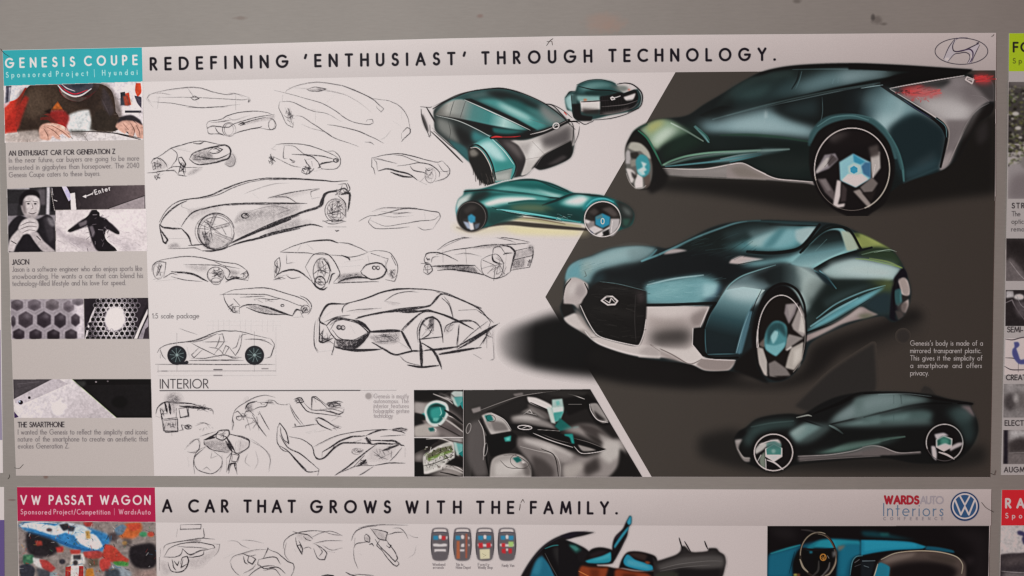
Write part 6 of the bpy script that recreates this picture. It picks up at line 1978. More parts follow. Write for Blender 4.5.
c.p('600,470 700,450 820,400 960,385 1024,372 1024,402 860,440 760,462', '55826f', 1, 1.2); c.p('640,462 760,430 880,400 1024,382 900,420', '7fa596', .7, 1.2)
c.p('500,488 700,478 850,455 960,420 1024,428 1024,485 800,495 500,520', '6e605e', 1, .8); c.s('500,488 700,478 860,452 960,421 1024,430', 1, 'b09e9a', .9, .3); c.s('510,518 760,500 1024,486', .8, '8a7a76', .6)
c.p('95,385 142,378 122,420 122,450 150,490 192,495 190,522 150,520 105,450', '8e807b', 1, .7); c.p('95,385 140,380 115,410', 'c4b6b0', .8, .8); c.s('112,440 150,495 190,500', 1.2, 'a89a94', .8, .3); c.p('110,340 150,320 170,330 150,360 120,365', '0e1010', .9, 1)
c.t(864, 380)
c.p('-60,120 60,95 200,90 330,105 430,130 300,152 140,190 0,235 -60,250', '5b7471', 1, 1.8); c.p('0,130 100,105 220,110 180,150 60,180 0,200', '84999a', .7, 2.5); c.s('235,100 240,150', 2, '1f2a2a', .6, .8); c.s('190,100 190,150', 1.2, '1f2a2a', .4, .6)
c.s('0,85 200,78 350,95 500,125 690,150', 3, '0d0d0d', .97, .4); c.s('0,238 150,200 300,165 420,150 560,150', 2.4, '0c0e0e', .95, .5)
c.p('-10,240 120,222 240,200 380,190 440,210 420,260 300,272 120,272 -10,275', '46625f', 1, 2); c.p('0,250 140,232 300,215 260,255 60,262', '6f9390', .7, 2); c.s('190,225 190,270', .8, '2c4a4a', .6)
c.p('560,200 620,175 670,185 705,235 660,270 600,262', '4d6564', .85, 3); c.p('615,168 680,168 712,235 690,225 650,190', '8c6f70', .8, 1); c.s('600,150 660,148 700,155', 2.4, '0a0a0a', 1)
c.s('-10,405 120,380 260,362', 2.6, '5c8672', .8, .8); c.s('-10,420 80,400 160,380', 1.4, '7fa596', .5, .6); c.p('-10,432 60,420 110,428 200,460 250,468 360,458 365,470 200,480 -10,484', '6a5c5a', 1, .7); c.s('-10,430 60,420 120,430 220,465 360,460', 1, 'b09e9a', .85, .3)
c.clip = None
c.t(720, 380)
c.e(342, 462, 140, 130, '0f0e0e', 1, 1); c.e(340, 463, 120, 116, '161213', 1, .3)
c.p('228,475 225,445 260,405 310,385 370,380 388,400 388,430 345,412 300,425 270,450', 'c6bab3', 1, .3); c.p('262,385 300,378 330,392 300,400 270,400', '161213', .9, .4); c.p('255,495 288,455 292,575 258,545', '7a8470', 1, .5); c.s('262,480 240,520', 1.4, 'd8ccc8', .8)
c.q('288,440 345,408 398,435 398,490 345,524 290,490', 'ddd2cd', 1, .2); c.q('295,442 345,413 392,437 390,478 300,478', '3c8d80', 1, .2); c.e(342, 455, 13, 15, '7fb0a4', .9, .3); c.q('297,480 390,480 345,516', 'cfc8c4', 1, .3)
c.s('302,512 350,530 402,572', 1.6, 'dccfcb', .95); c.s('292,505 294,575', 1.4, 'dccfcb', .95); c.p('310,535 380,570 300,578', '120f10', 1, .3)
car_wheel_line(c, 342, 463, 123, 117, 1.1, 'e6d0c6', .92)
c.t(864, 380)
c.e(516, 400, 130, 128, '0f0e0e', 1, 1); c.e(515, 400, 116, 116, '131011', 1, .3)
c.p('450,348 510,338 542,358 500,362 470,390 458,370', 'c6b6ba', 1, .3); c.p('430,422 455,425 465,470 462,515 438,490', 'cbbabc', 1, .3); c.p('548,430 600,402 634,400 625,418 580,440 552,455', 'bfaaaa', 1, .3); c.s('480,462 530,478 575,505', 2, 'd2c2c4', .95)
c.q('460,382 510,355 565,375 562,430 510,457 460,430', 'd8ccc8', 1, .2); c.q('466,384 510,361 558,380 556,415 470,425', '1a5a4c', 1, .3); c.p('490,370 530,372 550,400 520,415 490,410', '3f9a80', .9, .8); c.p('470,425 520,405 556,425 512,452', 'dad2d0', .95, .5)
car_wheel_line(c, 515, 400, 117, 117, 1.0, 'c2b3ae', .85, -200, 60); car_wheel_line(c, 515, 400, 117, 117, .8, '5a4e4e', .7, 60, 160)
c.t(720, 380, 3.79)
c.p('272,215 320,178 400,165 425,182 350,232 292,242', '6a8a86', .5, 2); c.p('120,170 180,155 280,150 290,170 180,190 110,215', '36504d', .6, 2.5); c.p('330,278 450,250 600,218 700,208 640,238 480,272', '45655e', .5, 2.2)
c.p('430,178 600,158 780,148 810,168 600,182', '5f7c79', .6, 2); c.p('430,160 520,100 600,60 700,60 800,75 700,105 560,135', '6f8a89', .45, 2.5); c.p('850,120 910,110 960,170 960,230 930,240 900,170', '2c4443', .7, 3); c.p('420,190 600,185 760,180 700,205 480,245 400,240', '101514', .7, 2.5); c.s('600,55 700,52 800,62', .8, '8fa5a4', .5, .6)
c.q('176,240 200,228 232,242 232,260 176,260', '3a7a72', .8, .3); c.s('150,245 185,232 220,228', 1, 'e6dcd6', .8)
c.tone(.68, .84, 1.05, .18, .4)
c.emit('car_rendering', main, 5, 'nearly black side view of the coupe low on the dark panel')

# ---- small turquoise side view across the panel edge
c = Canvas(450, 174, 640, 244, 2.2, base_main)
c.t(440, 165)
c.p('70,380 130,385 300,385 500,325 700,350 920,395 960,440 880,448 640,440 400,432 250,440 100,415', 'cfc193', .55, 2.5); c.p('400,395 600,400 900,420 880,445 500,440', 'd9cc98', .7, 2)
c.s('110,400 200,425 300,400', 3, '5a4c44', .5, 1.5); c.s('250,400 420,372 600,385 760,398 960,415', 4.5, '2d2723', .9, 1.3); c.s('480,345 600,352 760,375 900,392', 3.4, 'a39a72', .8, 1.3); c.s('480,335 620,345 800,378', 1.4, '6a5a4a', .8, .6)
body = crom(np.array([(465, 190), (480, 189), (495, 185), (505, 182), (520, 180), (535, 180), (550, 183), (565, 189), (575, 193), (600, 195), (613, 199), (622, 203), (630, 208), (634, 215), (632, 224), (625, 228), (610, 232), (585, 224), (560, 221), (540, 218), (520, 215), (505, 219), (490, 226), (470, 230), (462, 226), (456, 212), (458, 200), (463, 195)]), True)
c.over(c.mask(body, .35), '11504d', 1)
c.clip = np.clip(c.mask(body, .3), 0, 1)
c.p('90,280 110,220 170,190 210,180 190,230 140,260 120,320', 'b9c2bc', 1, 1.2); c.p('100,250 120,300 130,400 90,300', '5aa5ae', .8, 1); c.p('180,230 230,180 330,160 300,200 250,230 220,250', '15201f', .95, 1.8)
c.p('240,160 400,108 500,92 620,92 720,118 840,172 860,190 740,215 560,175 400,165', '0f5a56', 1, 1); c.p('330,158 420,140 520,150 640,165 780,205 700,210 560,185 420,170', '7db5ae', .95, 1.3); c.p('420,120 560,100 640,105 700,125 560,118', '1a6c66', .9, 1); c.s('500,97 620,97 720,122 820,168', 2, '0c2a2a', .95, .4); c.p('600,150 700,175 800,195 740,205', 'b9d4ce', .7, 1)
c.s('150,170 300,160 420,170 560,185 700,208 760,212', 2.2, '0d2424', .95, .4)
c.p('250,240 350,200 480,190 620,198 700,215 660,238 560,235 440,250 330,275 280,275', '4f9a94', 1, 1); c.p('280,245 380,212 500,205 600,212 620,225 500,232 380,248 310,262', 'd8d2cc', .95, 1.1); c.s('440,245 560,232 680,235 760,240', 2.8, '0f4f4c', .9, .8)
c.s('655,258 740,228 850,188 960,184', 2.6, '0d2c2c', 1, .4); c.p('760,245 820,210 900,188 960,200 980,230 940,265 860,270 800,262', '56a09a', 1, 1.2); c.p('790,238 860,208 920,200 950,225 890,255 820,250', 'd5d2cf', .95, 1.5)
c.p('700,262 840,280 960,290 920,360 760,330 600,290', '0f3f3d', 1, 1.5); c.p('440,265 560,250 680,262 740,300 600,298 470,285', '5f6c4e', .85, 1.8)
c.s('370,285 480,298 620,322 760,345 900,365', 2.4, '2f9a9a', .95, .6); c.s('400,292 520,312 700,340', 1, 'b5d8d4', .8, .3); c.s('480,320 600,328 740,352 780,362', 1.8, '0c1414', .95, .3); c.s('745,350 790,362', 1, 'e0e0da', .7)
c.p('290,270 360,280 420,300 500,318 420,345 340,380 290,385 310,330', '19544f', 1, 1); c.p('300,340 360,330 420,340 340,380', '23302c', .9, 1.2)
c.t(520, 165)
c.p('400,290 420,240 480,205 560,212 620,240 640,290 620,260 560,232 480,240 430,280', '1c7f82', .95, 1); c.s('425,265 470,225 540,215 600,238', 1.6, '4fb0b4', .7, .5); c.p('600,225 660,230 705,270 725,320 700,375 650,400 640,300', '2c3a38', 1, 1); c.p('640,250 690,270 700,310 660,300', '6f7c78', .7, 2); c.p('650,350 700,330 700,375 665,385', '3f6a5c', .8, 1.2); c.s('590,205 650,225 700,260 725,300', 1.5, '151515', .95)
c.p('340,178 430,180 540,198 600,220 540,205 430,195', '12201f', 1, .5)
c.clip = None
c.t(440, 165)
c.e(208, 325, 100, 98, '141212', 1, .6); c.e(205, 328, 80, 84, '211d1b', 1, .4); c.p('145,300 180,260 230,255 260,290 230,300 190,300', '37322f', .9, 1); c.p('140,350 170,360 200,395 240,400 250,380 215,350 180,340', 'a9b0c0', .95, .6); c.p('150,370 175,375 190,400 165,400', 'd8d4d8', .9, .5); c.p('190,370 215,375 212,408 195,405', 'd8d4d8', .9, .5); c.p('175,325 205,310 228,335 222,365 195,368 178,350', '2f8fb0', 1, .6); c.ring(207, 328, 80, 86, .8, '5a5450', .8)
c.t(520, 165)
c.e(530, 346, 118, 114, '171313', 1, .3); c.e(530, 330, 70, 60, '2c2624', .9, 1.2); c.p('440,290 470,265 500,300 470,330', '3b3330', .9, .8)
c.p('415,350 440,350 480,390 520,410 470,420 430,380', 'a0979a', 1, .4); c.p('455,430 575,378 582,402 500,452 470,448', 'e2dad8', 1, .3); c.p('440,400 500,418 460,428', '1f2a44', 1, .4); c.p('580,345 640,345 635,400 600,448 575,455 575,400', 'b9b0b2', 1, .4); c.s('600,350 590,440', 1.2, 'e8e2e0', .8); c.p('530,440 570,400 565,455', '101010', 1, .3)
c.q('482,328 530,306 578,328 575,385 530,406 485,380', '2387a8', 1, .3); c.q('482,328 530,306 530,340 490,350', '6a6a60', .7, .6); c.ring(530, 355, 8, 14, .9, 'cfc4a8', .9)
c.ring(530, 346, 116, 112, 1.0, 'd9d0cb', .9)
c.t(445, 170, 5.12)
c.e(807, 252, 93, 90, '2b2623', 1, .3); c.e(807, 215, 62, 40, '171312', .95, 1.4); c.p('800,200 850,190 885,230 860,240 825,215', '5a504d', .8, .8); c.p('735,215 765,195 790,215 765,235', '4a413e', .8, .8)
c.q('716,258 765,262 768,300 730,300', '857c7a', 1, .4); c.q('716,250 745,262 735,275 716,270', 'cfc5c2', .9, .4); c.q('735,300 768,285 812,305 765,328 750,322', 'c5bab8', 1, .3); c.q('770,334 845,288 846,312 798,341', 'e2dad8', 1, .3); c.q('848,250 896,250 890,290 862,325 842,332 842,288', 'aea5a4', 1, .3); c.q('805,318 842,300 838,330 812,336', '121011', 1, .3); c.q('738,305 762,325 750,330', '26304a', 1, .3); c.s('858,262 850,320', 1, 'e6dedc', .8)
c.q('770,240 806,222 846,240 843,280 806,298 770,280', '2583a1', 1, .3); c.q('772,240 806,224 806,245 776,254', '6a6a60', .6, .5); c.ring(807, 262, 8, 14, .8, 'd6cbb0', .9)
c.ring(807, 252, 93, 90, .8, 'd9d0cb', .9)
c.p('880,158 925,172 962,205 968,240 940,290 905,296 898,225', '262a28', .95, .8); c.p('905,185 945,205 955,235 925,225', '6a706c', .7, 1.5); c.p('910,250 950,250 935,285 912,285', '2f5a4c', .7, 1)
c.clip = None
c.p('205,108 330,92 450,112 560,145 500,142 380,122 260,118', '2f8a84', .5, .8); c.s('330,60 400,48 470,52 560,90 640,118', 1.4, '0f3a38', .9, .4); c.s('240,190 330,220 400,238', 1, '0c2a28', .7); c.p('230,215 330,222 400,236 300,270 220,275', '143f3c', .9, 1)
c.s('265,202 330,208 450,225 600,250 690,270', 1, '7cc4c2', .8, .3); c.s('300,212 420,232 560,256', .7, '0f2c2c', .8); c.p('500,200 620,215 700,240 690,262 560,238', '0d3331', .85, 1.2); c.flecks(14, (560, 225, 640, 262), ('d8e0da', '6ab5b0'), 8, 24, .6, .6, .2)
c.e(135, 240, 74, 76, '1d1917', .85, .5); c.q('92,262 120,268 140,305 115,300', '9aa3b5', 1, .3); c.q('120,262 140,258 150,305 130,308', 'd5d2d8', 1, .3); c.q('150,280 180,270 172,295 155,306', '5a6270', 1, .4); c.q('118,236 135,225 156,240 154,266 132,272 118,256', '2c86a6', 1, .3); c.p('95,205 130,180 165,190 150,205 110,225', '3a3431', .8, .8); c.ring(135, 240, 74, 76, .6, '6a625e', .8)
c.tone(.88, .93, 1.14, .3, .4)
c.emit('car_rendering', main, 6, 'small bright turquoise side view straddling the edge of the dark panel')

# ---- rear three-quarter from above, upper middle
c = Canvas(416, 82, 580, 188, 2.2, base_main); c.softk = 1.35
c.t(400, 70)
body = crom(np.array([(434, 110), (442, 103), (452, 98), (475, 91), (500, 88.5), (520, 93), (545, 104), (560, 113), (569, 122), (574, 134), (574, 148), (570, 158), (555, 166), (540, 170), (534, 167), (526, 175), (513, 178), (511, 181), (496, 184), (492, 176), (483, 180), (476, 172), (472, 165), (462, 155), (448, 142), (436, 131), (434, 120)]), True)
c.over(c.mask(body, .3), '26302f', 1)
c.clip = np.clip(c.mask(body, .3), 0, 1)
c.p('240,270 330,190 400,190 440,215 600,300 780,372 840,385 700,400 560,350 400,305 240,290', '3f8f90', 1, .8)
c.p('240,275 330,195 400,192 410,250 400,300 300,295', '8f948e', 1, 2); c.p('400,205 500,250 620,310 560,330 450,300 400,280', '4a9a98', .9, 2); c.p('480,275 560,290 700,350 760,375 640,360 520,320', 'a9d4cf', .9, 2); c.s('345,200 335,250 340,290', .8, '4a4f4c', .7); c.s('410,205 400,260', .8, '4a4f4c', .6)
c.p('340,180 480,130 640,116 780,150 900,212 1010,300 1024,340 960,375 850,392 600,290 440,200', '2f6a69', 1, .8)
c.p('400,175 560,130 680,130 560,160 440,190', '46706c', .8, 1.5); c.p('500,170 640,165 760,215 880,260 1000,330 940,370 860,380 760,320 620,240', '4f9f9f', 1, 1.5); c.p('600,195 720,225 830,275 880,330 780,300 680,260', 'cde3de', .9, 2.2); c.p('560,165 700,172 820,225 900,270 820,262 700,215 600,195', '12181a', .95, 1.4); c.p('880,215 1024,310 1040,350 980,340 900,270', '7f7a76', .9, 2)
c.s('430,198 560,270 700,338 850,392', 4, '12100f', 1, .5, taper=.3); c.s('420,192 500,228 620,288', 1, 'cfd8d0', .7); c.s('860,300 900,320 980,335', .8, '3a5a5a', .6)
c.p('230,290 340,300 480,330 600,362 780,378 840,395 760,412 600,425 520,395 420,345', '141010', 1, .7); c.p('600,380 700,382 820,392 740,410 620,405', '1d6e6c', .9, 1)
c.p('235,300 330,322 430,365 480,420 440,480 380,500 290,450 245,390', '565a56', 1, 1); c.p('300,340 400,370 440,420 430,470 380,480 320,420', '262422', .95, 2.4); c.p('245,310 290,330 330,400 350,460 300,440 250,380', '868580', .8, 1.8); c.s('300,340 330,400 325,440', .7, '2a2a28', .6)
c.t(410, 120)
c.p('320,60 400,60 480,90 520,120 450,150 410,165 370,180 300,130 290,70', '2a7a7c', 1, 2); c.p('240,60 330,90 390,150 360,190 280,120', '2f3432', .9, 2); c.p('290,170 350,210 375,260 365,290 300,215', '3f8486', .9, 1)
c.g('395,150 440,112 500,92 560,120 620,200 672,290 670,330 655,380 540,400 520,320 480,230', [(0, '8fc4c0'), (.25, 'd2e2e0'), (.5, '2f9690'), (.68, '49a39c'), (.7, '6e8884'), (1, 'a9a8a0')], (500, 110), (590, 395))
c.p('480,140 540,130 600,200 600,240 520,220 460,170', 'cfe4e2', .8, 2); c.s('545,325 600,318 660,305', 1, '1f6a66', .8, .3)
c.p('560,132 660,128 720,180 738,250 720,310 680,360 655,370 672,300 640,220', '332c2d', 1, .6); c.p('600,145 660,150 700,220 690,260 650,200', '5f5553', .7, 1.8)
c.p('655,128 740,132 860,85 960,30 1100,30 1080,150 880,208 800,310 740,352 715,350 738,260 720,180', 'c3bab4', 1, .5); c.p('860,90 980,40 1060,40 1060,140 900,190 820,150', '6f6665', .85, 3); c.p('740,140 820,150 860,200 800,290 750,330 745,230', 'd6cdc8', .8, 1.5); c.s('740,250 820,250', .7, '6a605e', .5); c.s('800,150 860,205', .7, '4a4240', .6)
c.p('780,312 870,212 1020,130 1040,210 960,262 850,300', '151312', 1, .6)
c.clip = None
c.t(400, 70)
c.s('595,428 700,425 800,412 900,388 980,360 1030,330', 5, '141112', 1, .2, taper=.3); c.s('590,432 640,424 680,432', 2, 'd62a2a', .97, .2); c.s('640,428 720,424 780,430', 1.2, 'c22426', .85); c.s('820,420 920,396 975,372', 1.0, 'd8cec8', .8); c.ring(1000, 355, 17, 13, 1.0, 'ece4e0', .95, -30); c.s('988,362 1000,350 1014,348', .7, 'ece4e0', .9)
c.s('210,250 260,220 330,185 400,155 480,130', 1.2, '1a1818', .85); c.s('210,235 280,200 320,185', .6, '3a3436', .6); c.s('480,130 560,122 640,116 720,132 800,170 900,212 960,255 1024,330', 1.3, '161616', .9)
c.s('130,235 190,240 205,235', .8, '2a2628', .7); c.s('170,240 200,290 235,350 248,382', 1.8, '242022', .85); c.s('135,250 140,300 165,370 190,430', 1, '242022', .8); c.p('138,280 150,290 175,350 185,400 165,380 145,330', '3a3434', .9, .5); c.s('190,350 195,420 180,425', .8, '3a3436', .7); c.s('235,290 240,340', .9, '2a2628', .7)
c.s('200,395 280,470 370,560 400,590', 1.5, '1a1616', .85); c.s('215,390 330,490 400,530', .9, '2e2a2a', .8); c.s('205,370 240,400', .7, '3a3436', .6)
c.s('920,215 980,230 1040,290 1080,340 1120,380', 1.1, '1d1a1c', .85); c.s('900,215 960,255 1030,320', 1, '1d1a1c', .8)
c.t(500, 60)
c.s('270,280 330,285 400,320 460,370', .9, '2a2628', .8); c.s('412,335 425,350', 2, 'd23a30', .9); c.s('395,400 480,395 520,415', .8, '2a2628', .7); c.s('510,425 500,480 480,530', .9, '2e2a2c', .7); c.s('455,390 470,430 468,490 450,576', 1.2, '1a1717', .7)
c.t(410, 120)
c.p('370,215 385,188 410,185 450,215 500,300 535,380 540,402 505,415 470,405 440,380 405,320 380,260', '1b1714', 1, .5); c.p('380,195 405,188 430,210 400,230 378,240', '8f877c', .8, .8); c.s('385,190 420,190 470,240 520,330 545,400', 1, 'c9bfb4', .8); c.s('385,180 400,160 450,180 510,270 545,340', 2.4, '12100f', .9, .4)
for i in range(16):
    x_ = 405 + i * 8.5; y_ = 300 + i * 5
    c.s('%.0f,%.0f %.0f,%.0f' % (x_, y_, x_ + (i % 3) * 6, y_ + 50 + (i * 37 % 50)), 1.3, '2a2320', .75)
c.s('740,350 720,358 700,356', 1, '2a2628', .8); c.s('450,395 455,415', .8, '2a2320', .7)
body5 = crom(np.array([(434, 110), (442, 103), (452, 98), (475, 91), (500, 88.5), (520, 93), (545, 104), (560, 113), (569, 122), (574, 134), (574, 148), (570, 158), (555, 166), (540, 170), (534, 167), (526, 175), (513, 178), (511, 181), (496, 184), (492, 176), (483, 180), (476, 172), (472, 165), (462, 155), (448, 142), (436, 131), (434, 120)]), True)
c.clip = c.mask(body5, .3); c.t(410, 80, 5.238)
c.p('230,98 330,62 460,46 560,62 700,122 800,198 830,215 760,238 660,264 640,262 500,188 370,128 285,98', '2b4d4c', 1, .5)
c.p('300,78 440,55 520,62 420,78 340,92', '4f6a68', .8, 1); c.p('390,62 470,54 570,84 640,118 690,150 620,150 530,112 440,88', '161d1d', .95, 1.2)
c.p('350,104 440,100 530,132 640,185 720,240 650,262 560,206 460,152', '3f918d', 1, 1.1); c.p('450,118 540,140 620,190 640,220 560,190 490,152', 'a9d2cc', .9, 1.3); c.p('480,100 560,105 640,150 690,180 600,165 520,130', '1f6562', .9, 1.2); c.p('600,140 700,170 760,215 740,235 690,225 640,180', '3f7f7c', .8, 1.5)
c.p('690,125 790,190 825,212 770,236 720,215 680,160', '8f8a86', .8, 1.6); c.s('625,205 690,225 745,240', .5, '5a6a68', .7)
c.q('275,100 320,98 460,160 560,206 668,264 630,268 540,218 420,158', '0e0e0f', 1, .35)
c.g('128,182 178,130 235,106 285,105 420,166 520,212 622,262 540,260 400,232 250,202 140,188', [(0, '55534e'), (.12, 'aba8a0'), (.28, '8a8f8a'), (.4, '4a8582'), (.58, '3a8a86'), (.75, 'a9cfc8'), (.9, '6fa8a2'), (1, '3a7a76')], (140, 150), (610, 250), 1, .3)
c.p('150,180 220,185 300,200 260,206 180,196', '4a4744', .7, 1.2); c.s('232,108 218,150 208,190', .7, '3e4240', .7); c.s('292,108 275,160 262,200', .7, '3e4240', .6); c.s('285,104 420,164 520,210 630,263', .8, 'd8dcd6', .8)
c.p('140,186 250,203 400,233 560,263 640,270 600,284 430,294 340,256 240,208 150,194', '0f0e0f', 1, .4); c.p('430,248 520,256 610,270 520,284 440,276', '1b6a66', .95, .8)
c.p('138,190 240,212 330,254 400,286 432,302 345,332 312,350 300,440 240,372 170,300 128,262', '2b3332', 1, .5)
c.p('142,196 200,216 245,262 268,335 215,312 150,258', '85857f', .9, 1.4); c.p('225,232 300,275 345,320 300,345 262,320 240,280', '121313', .95, 1.6); c.p('330,262 400,292 436,306 350,328 322,305', '2f8384', .95, 1.2); c.p('200,312 280,345 306,380 300,436 240,372', '2c6567', .95, .8); c.s('200,215 212,270 205,310', .5, '2a2a28', .6); c.s('270,250 262,330', .5, '101010', .6)
c.s('140,187 250,213 350,258 434,304', .8, 'cdd2cc', .75)
c.p('318,352 380,310 432,303 500,370 548,440 552,480 528,526 440,538 425,470 392,400 352,362', '399490', 1, .35)
c.p('352,340 420,318 482,378 505,432 440,412 395,372', 'b3dbd8', .95, 1.5); c.p('432,440 520,425 545,445 540,465 440,480', '2b8f88', .9, 1); c.q('438,486 536,462 526,524 444,532', '8f968f', 1, .4); c.p('450,500 520,485 515,520 455,522', 'b5b5ae', .8, .9); c.s('440,484 538,460', .9, '163c3a', .9); c.s('432,302 500,364 553,440 550,480 532,520', 1.2, '120f10', .95, .2); c.s('428,308 494,374 544,442', .7, 'd8e6e2', .8)
c.p('440,305 520,314 572,348 606,410 592,470 552,515 562,470 554,430 500,362', '2b2526', 1, .3); c.p('480,320 540,330 578,378 588,425 545,385', '6c6260', .85, 1.3)
c.p('525,318 640,312 780,260 845,215 845,330 704,388 655,455 602,500 580,502 602,440 606,405 570,345', 'c3b9b3', 1, .35); c.p('690,300 780,262 845,228 845,330 740,355 690,345', '514a4a', .9, 2.0); c.p('585,335 680,322 690,380 640,425 612,402', 'ddd4cf', .9, 1.2); c.p('570,345 610,330 640,330 612,400', '9a908c', .6, 1); c.s('640,322 704,388', .6, '5a504e', .7); c.s('606,416 690,402', .6, '5a504e', .7)
c.p('636,468 700,393 845,316 845,405 780,438 700,468', '141112', 1, .35); c.p('715,445 800,395 825,405 770,438', '4a4242', .8, .9); c.s('655,458 704,392 840,318', .6, '8a807c', .7)
c.clip = None
c.p('306,372 318,352 345,350 372,365 410,420 440,500 445,540 420,548 385,540 350,505 318,430', '1a1614', 1, .35); c.p('310,372 335,360 360,385 345,400 318,400', '8d857b', .85, .7); c.s('318,356 350,354 385,385 420,450 440,535', 1, 'd0c7be', .85); c.s('312,350 350,340 395,375 430,440 450,520', 1.8, '100e0d', .9, .2)
c.flecks(26, (340, 430, 440, 530), ('3a322e', '6a5f58', '0e0c0b'), 20, 60, .9, .7, 1.5)
c.s('425,302 560,300 660,286 760,248 832,212', 4.2, '131011', 1, .2, taper=.25); c.s('428,301 450,297 482,299', 1.7, 'd62a2a', .97, .2); c.s('482,299 540,298 578,294', .9, 'c22426', .85); c.s('630,285 700,268 750,248', .8, 'd8cec8', .8); c.ring(765, 240, 16, 14, 1.0, 'ece4e0', .95, -30); c.s('755,246 765,236 778,238', .7, 'ece4e0', .9); c.s('785,232 825,212', .8, 'c8beb8', .8)
c.s('120,150 180,112 250,78 330,58 460,44 560,60 700,120 800,195 838,235', 1.1, '161414', .85, .2)
c.tone(.82, .88, 1.14, .28, .4)
c.emit('car_rendering', main, 5, 'turquoise coupe seen from behind and above with a red tail light strip')

# ---- small rear view thumbnail
c = Canvas(562, 78, 645, 128, 2.4, base_main)
c.t(500, 60)
c.p('415,245 430,220 445,203 480,200 500,158 560,135 640,128 720,140 760,180 790,210 880,185 905,235 890,300 830,330 700,355 600,380 500,388 475,370 460,330 428,318', '23403f', 1, .35)
c.p('500,165 560,138 640,130 730,150 760,195 700,200 620,205 500,215', '27504f', 1, .8); c.p('510,180 580,155 680,160 600,180 530,192', '6f9c98', .85, 1.6); c.p('540,205 640,190 740,200 700,225 560,228', '16302f', .9, 1)
c.p('418,245 455,220 480,235 478,330 440,315 425,290', '8db4b2', 1, .8); c.q('455,225 485,220 490,360 465,335', '34504e', .9, .5)
c.p('490,228 640,232 640,262 520,268 495,255', '7aa5a0', 1, .8); c.p('640,235 700,225 770,205 800,215 870,190 885,240 860,290 800,325 700,348 640,350', '141011', 1, .5)
c.q('512,262 640,258 640,318 520,332', 'cfc4bf', 1, .5); c.p('520,310 640,318 640,345 540,345', '2c2422', .9, 1.2); c.p('462,282 512,280 520,350 592,362 585,390 500,388 475,365', '131011', 1, .5); c.s('520,268 600,264 700,258', 1.2, '2a2426', .9); c.s('515,275 640,262', .6, 'a08890', .7)
c.p('790,238 868,212 850,258 812,265', 'd2c8c3', 1, .6); c.p('800,262 850,255 875,240 870,280 830,320 800,310', '161314', 1, .8); c.p('740,170 820,165 800,200 760,195', '9fa39a', .8, .8); c.e(545, 255, 12, 7, 'c4683f', .9, .4); c.e(825, 190, 8, 5, 'd05038', .9, .3)
c.s('710,235 745,245 800,215 860,190', 1.6, '17181a', .9); c.s('710,240 720,235 735,250 715,255 708,242 740,240 770,230', 1, 'dcd6d6', .95)
c.s('750,155 800,148 850,158 900,200 912,245 895,300 820,335', 1.4, '1c1a1c', .85); c.s('760,148 830,150 880,175', .7, '4a4446', .6); c.s('880,190 900,245 880,290 840,320', .9, '2a2628', .8)
c.s('600,385 700,375 800,350 890,310', 1.0, '2a2628', .8); c.s('560,405 590,395 600,385', .9, '2a2628', .7); c.s('450,395 500,392 540,412 570,405', 1, '2a2628', .75); c.s('420,240 445,205 480,200', 1, '1c2a2a', .8); c.s('490,160 560,132 650,126 740,152', 1, '1f3534', .8)
c.s('700,380 760,365', .6, '3a3436', .6)
c.t(500, 60)
c.p('530,160 640,140 720,155 690,175 600,170', '5f8f8b', .6, 1.2); c.s('505,170 600,190 700,195 770,210', 1.2, '101616', .9, .3)
for i_ in range(9): c.s('%d,235 %d,330' % (655 + i_ * 17, 660 + i_ * 17), .5, '3c3636', .7, straight=True)
c.s('650,300 800,285 880,260', .8, '7a706e', .6); c.s('640,350 760,335 850,305 885,275', 1.2, '4a4444', .8); c.p('640,338 760,322 830,300 800,325 690,350', '8a807c', .6, .8); c.s('455,220 470,360 500,385', 1, '121010', .8); c.s('520,330 640,318', .8, '3a3030', .8); c.p('700,160 790,165 830,185 770,205', '5a605c', .6, .8)
c.tone(.8, .92, 1.1, .3, .4)
c.emit('car_rendering', main, 5, 'thumbnail view of the coupe tail with loose outlines')

# ---- printed interior renderings
def base_int(c):
    base_main(c)


c = Canvas(412, 388, 465, 437.5, 2.4, base_main); c.t(400, 380)
c.q('85,60 410,60 410,370 85,370', '2a2625')
c.p('90,140 150,120 250,150 400,260 405,365 90,360', '756a67', .95, 2); c.q('90,66 330,66 260,100 120,130 90,120', '171414'); c.p('90,150 180,140 240,200 160,240 90,200', '8c817d', .9, 2.5); c.p('180,120 260,110 330,150 300,190 220,160', '55504e', .8, 2); c.p('230,100 260,85 340,120 330,130', 'a89e9a', .7, 1); c.s('250,90 330,130', 1, 'cfc4c0', .7)
c.p('90,225 130,240 160,290 110,300 90,290', '120f10', 1, .8); c.p('95,310 160,290 240,320 250,360 95,362', 'a39893', .95, 1.5); c.p('240,280 330,300 400,350 360,366 300,340', '3c3434', .9, 2.5); c.p('300,225 403,290 403,330 340,280', '1a1614', .9, 1.5); c.s('300,225 350,245 403,285', 1, 'b5aaa5', .8); c.p('260,300 340,350 380,366 300,366', '857a76', .8, 2.5)
c.q('325,85 345,70 403,72 403,110 350,110', 'a9b0aa', .95, .6); c.q('340,110 403,105 403,150 372,172 345,150', '4f9590', .95, .5); c.q('385,150 403,130 403,190', '1f7a78'); c.q('325,90 345,110 372,175 350,160 328,120', 'b5b8b0', .8, .4)
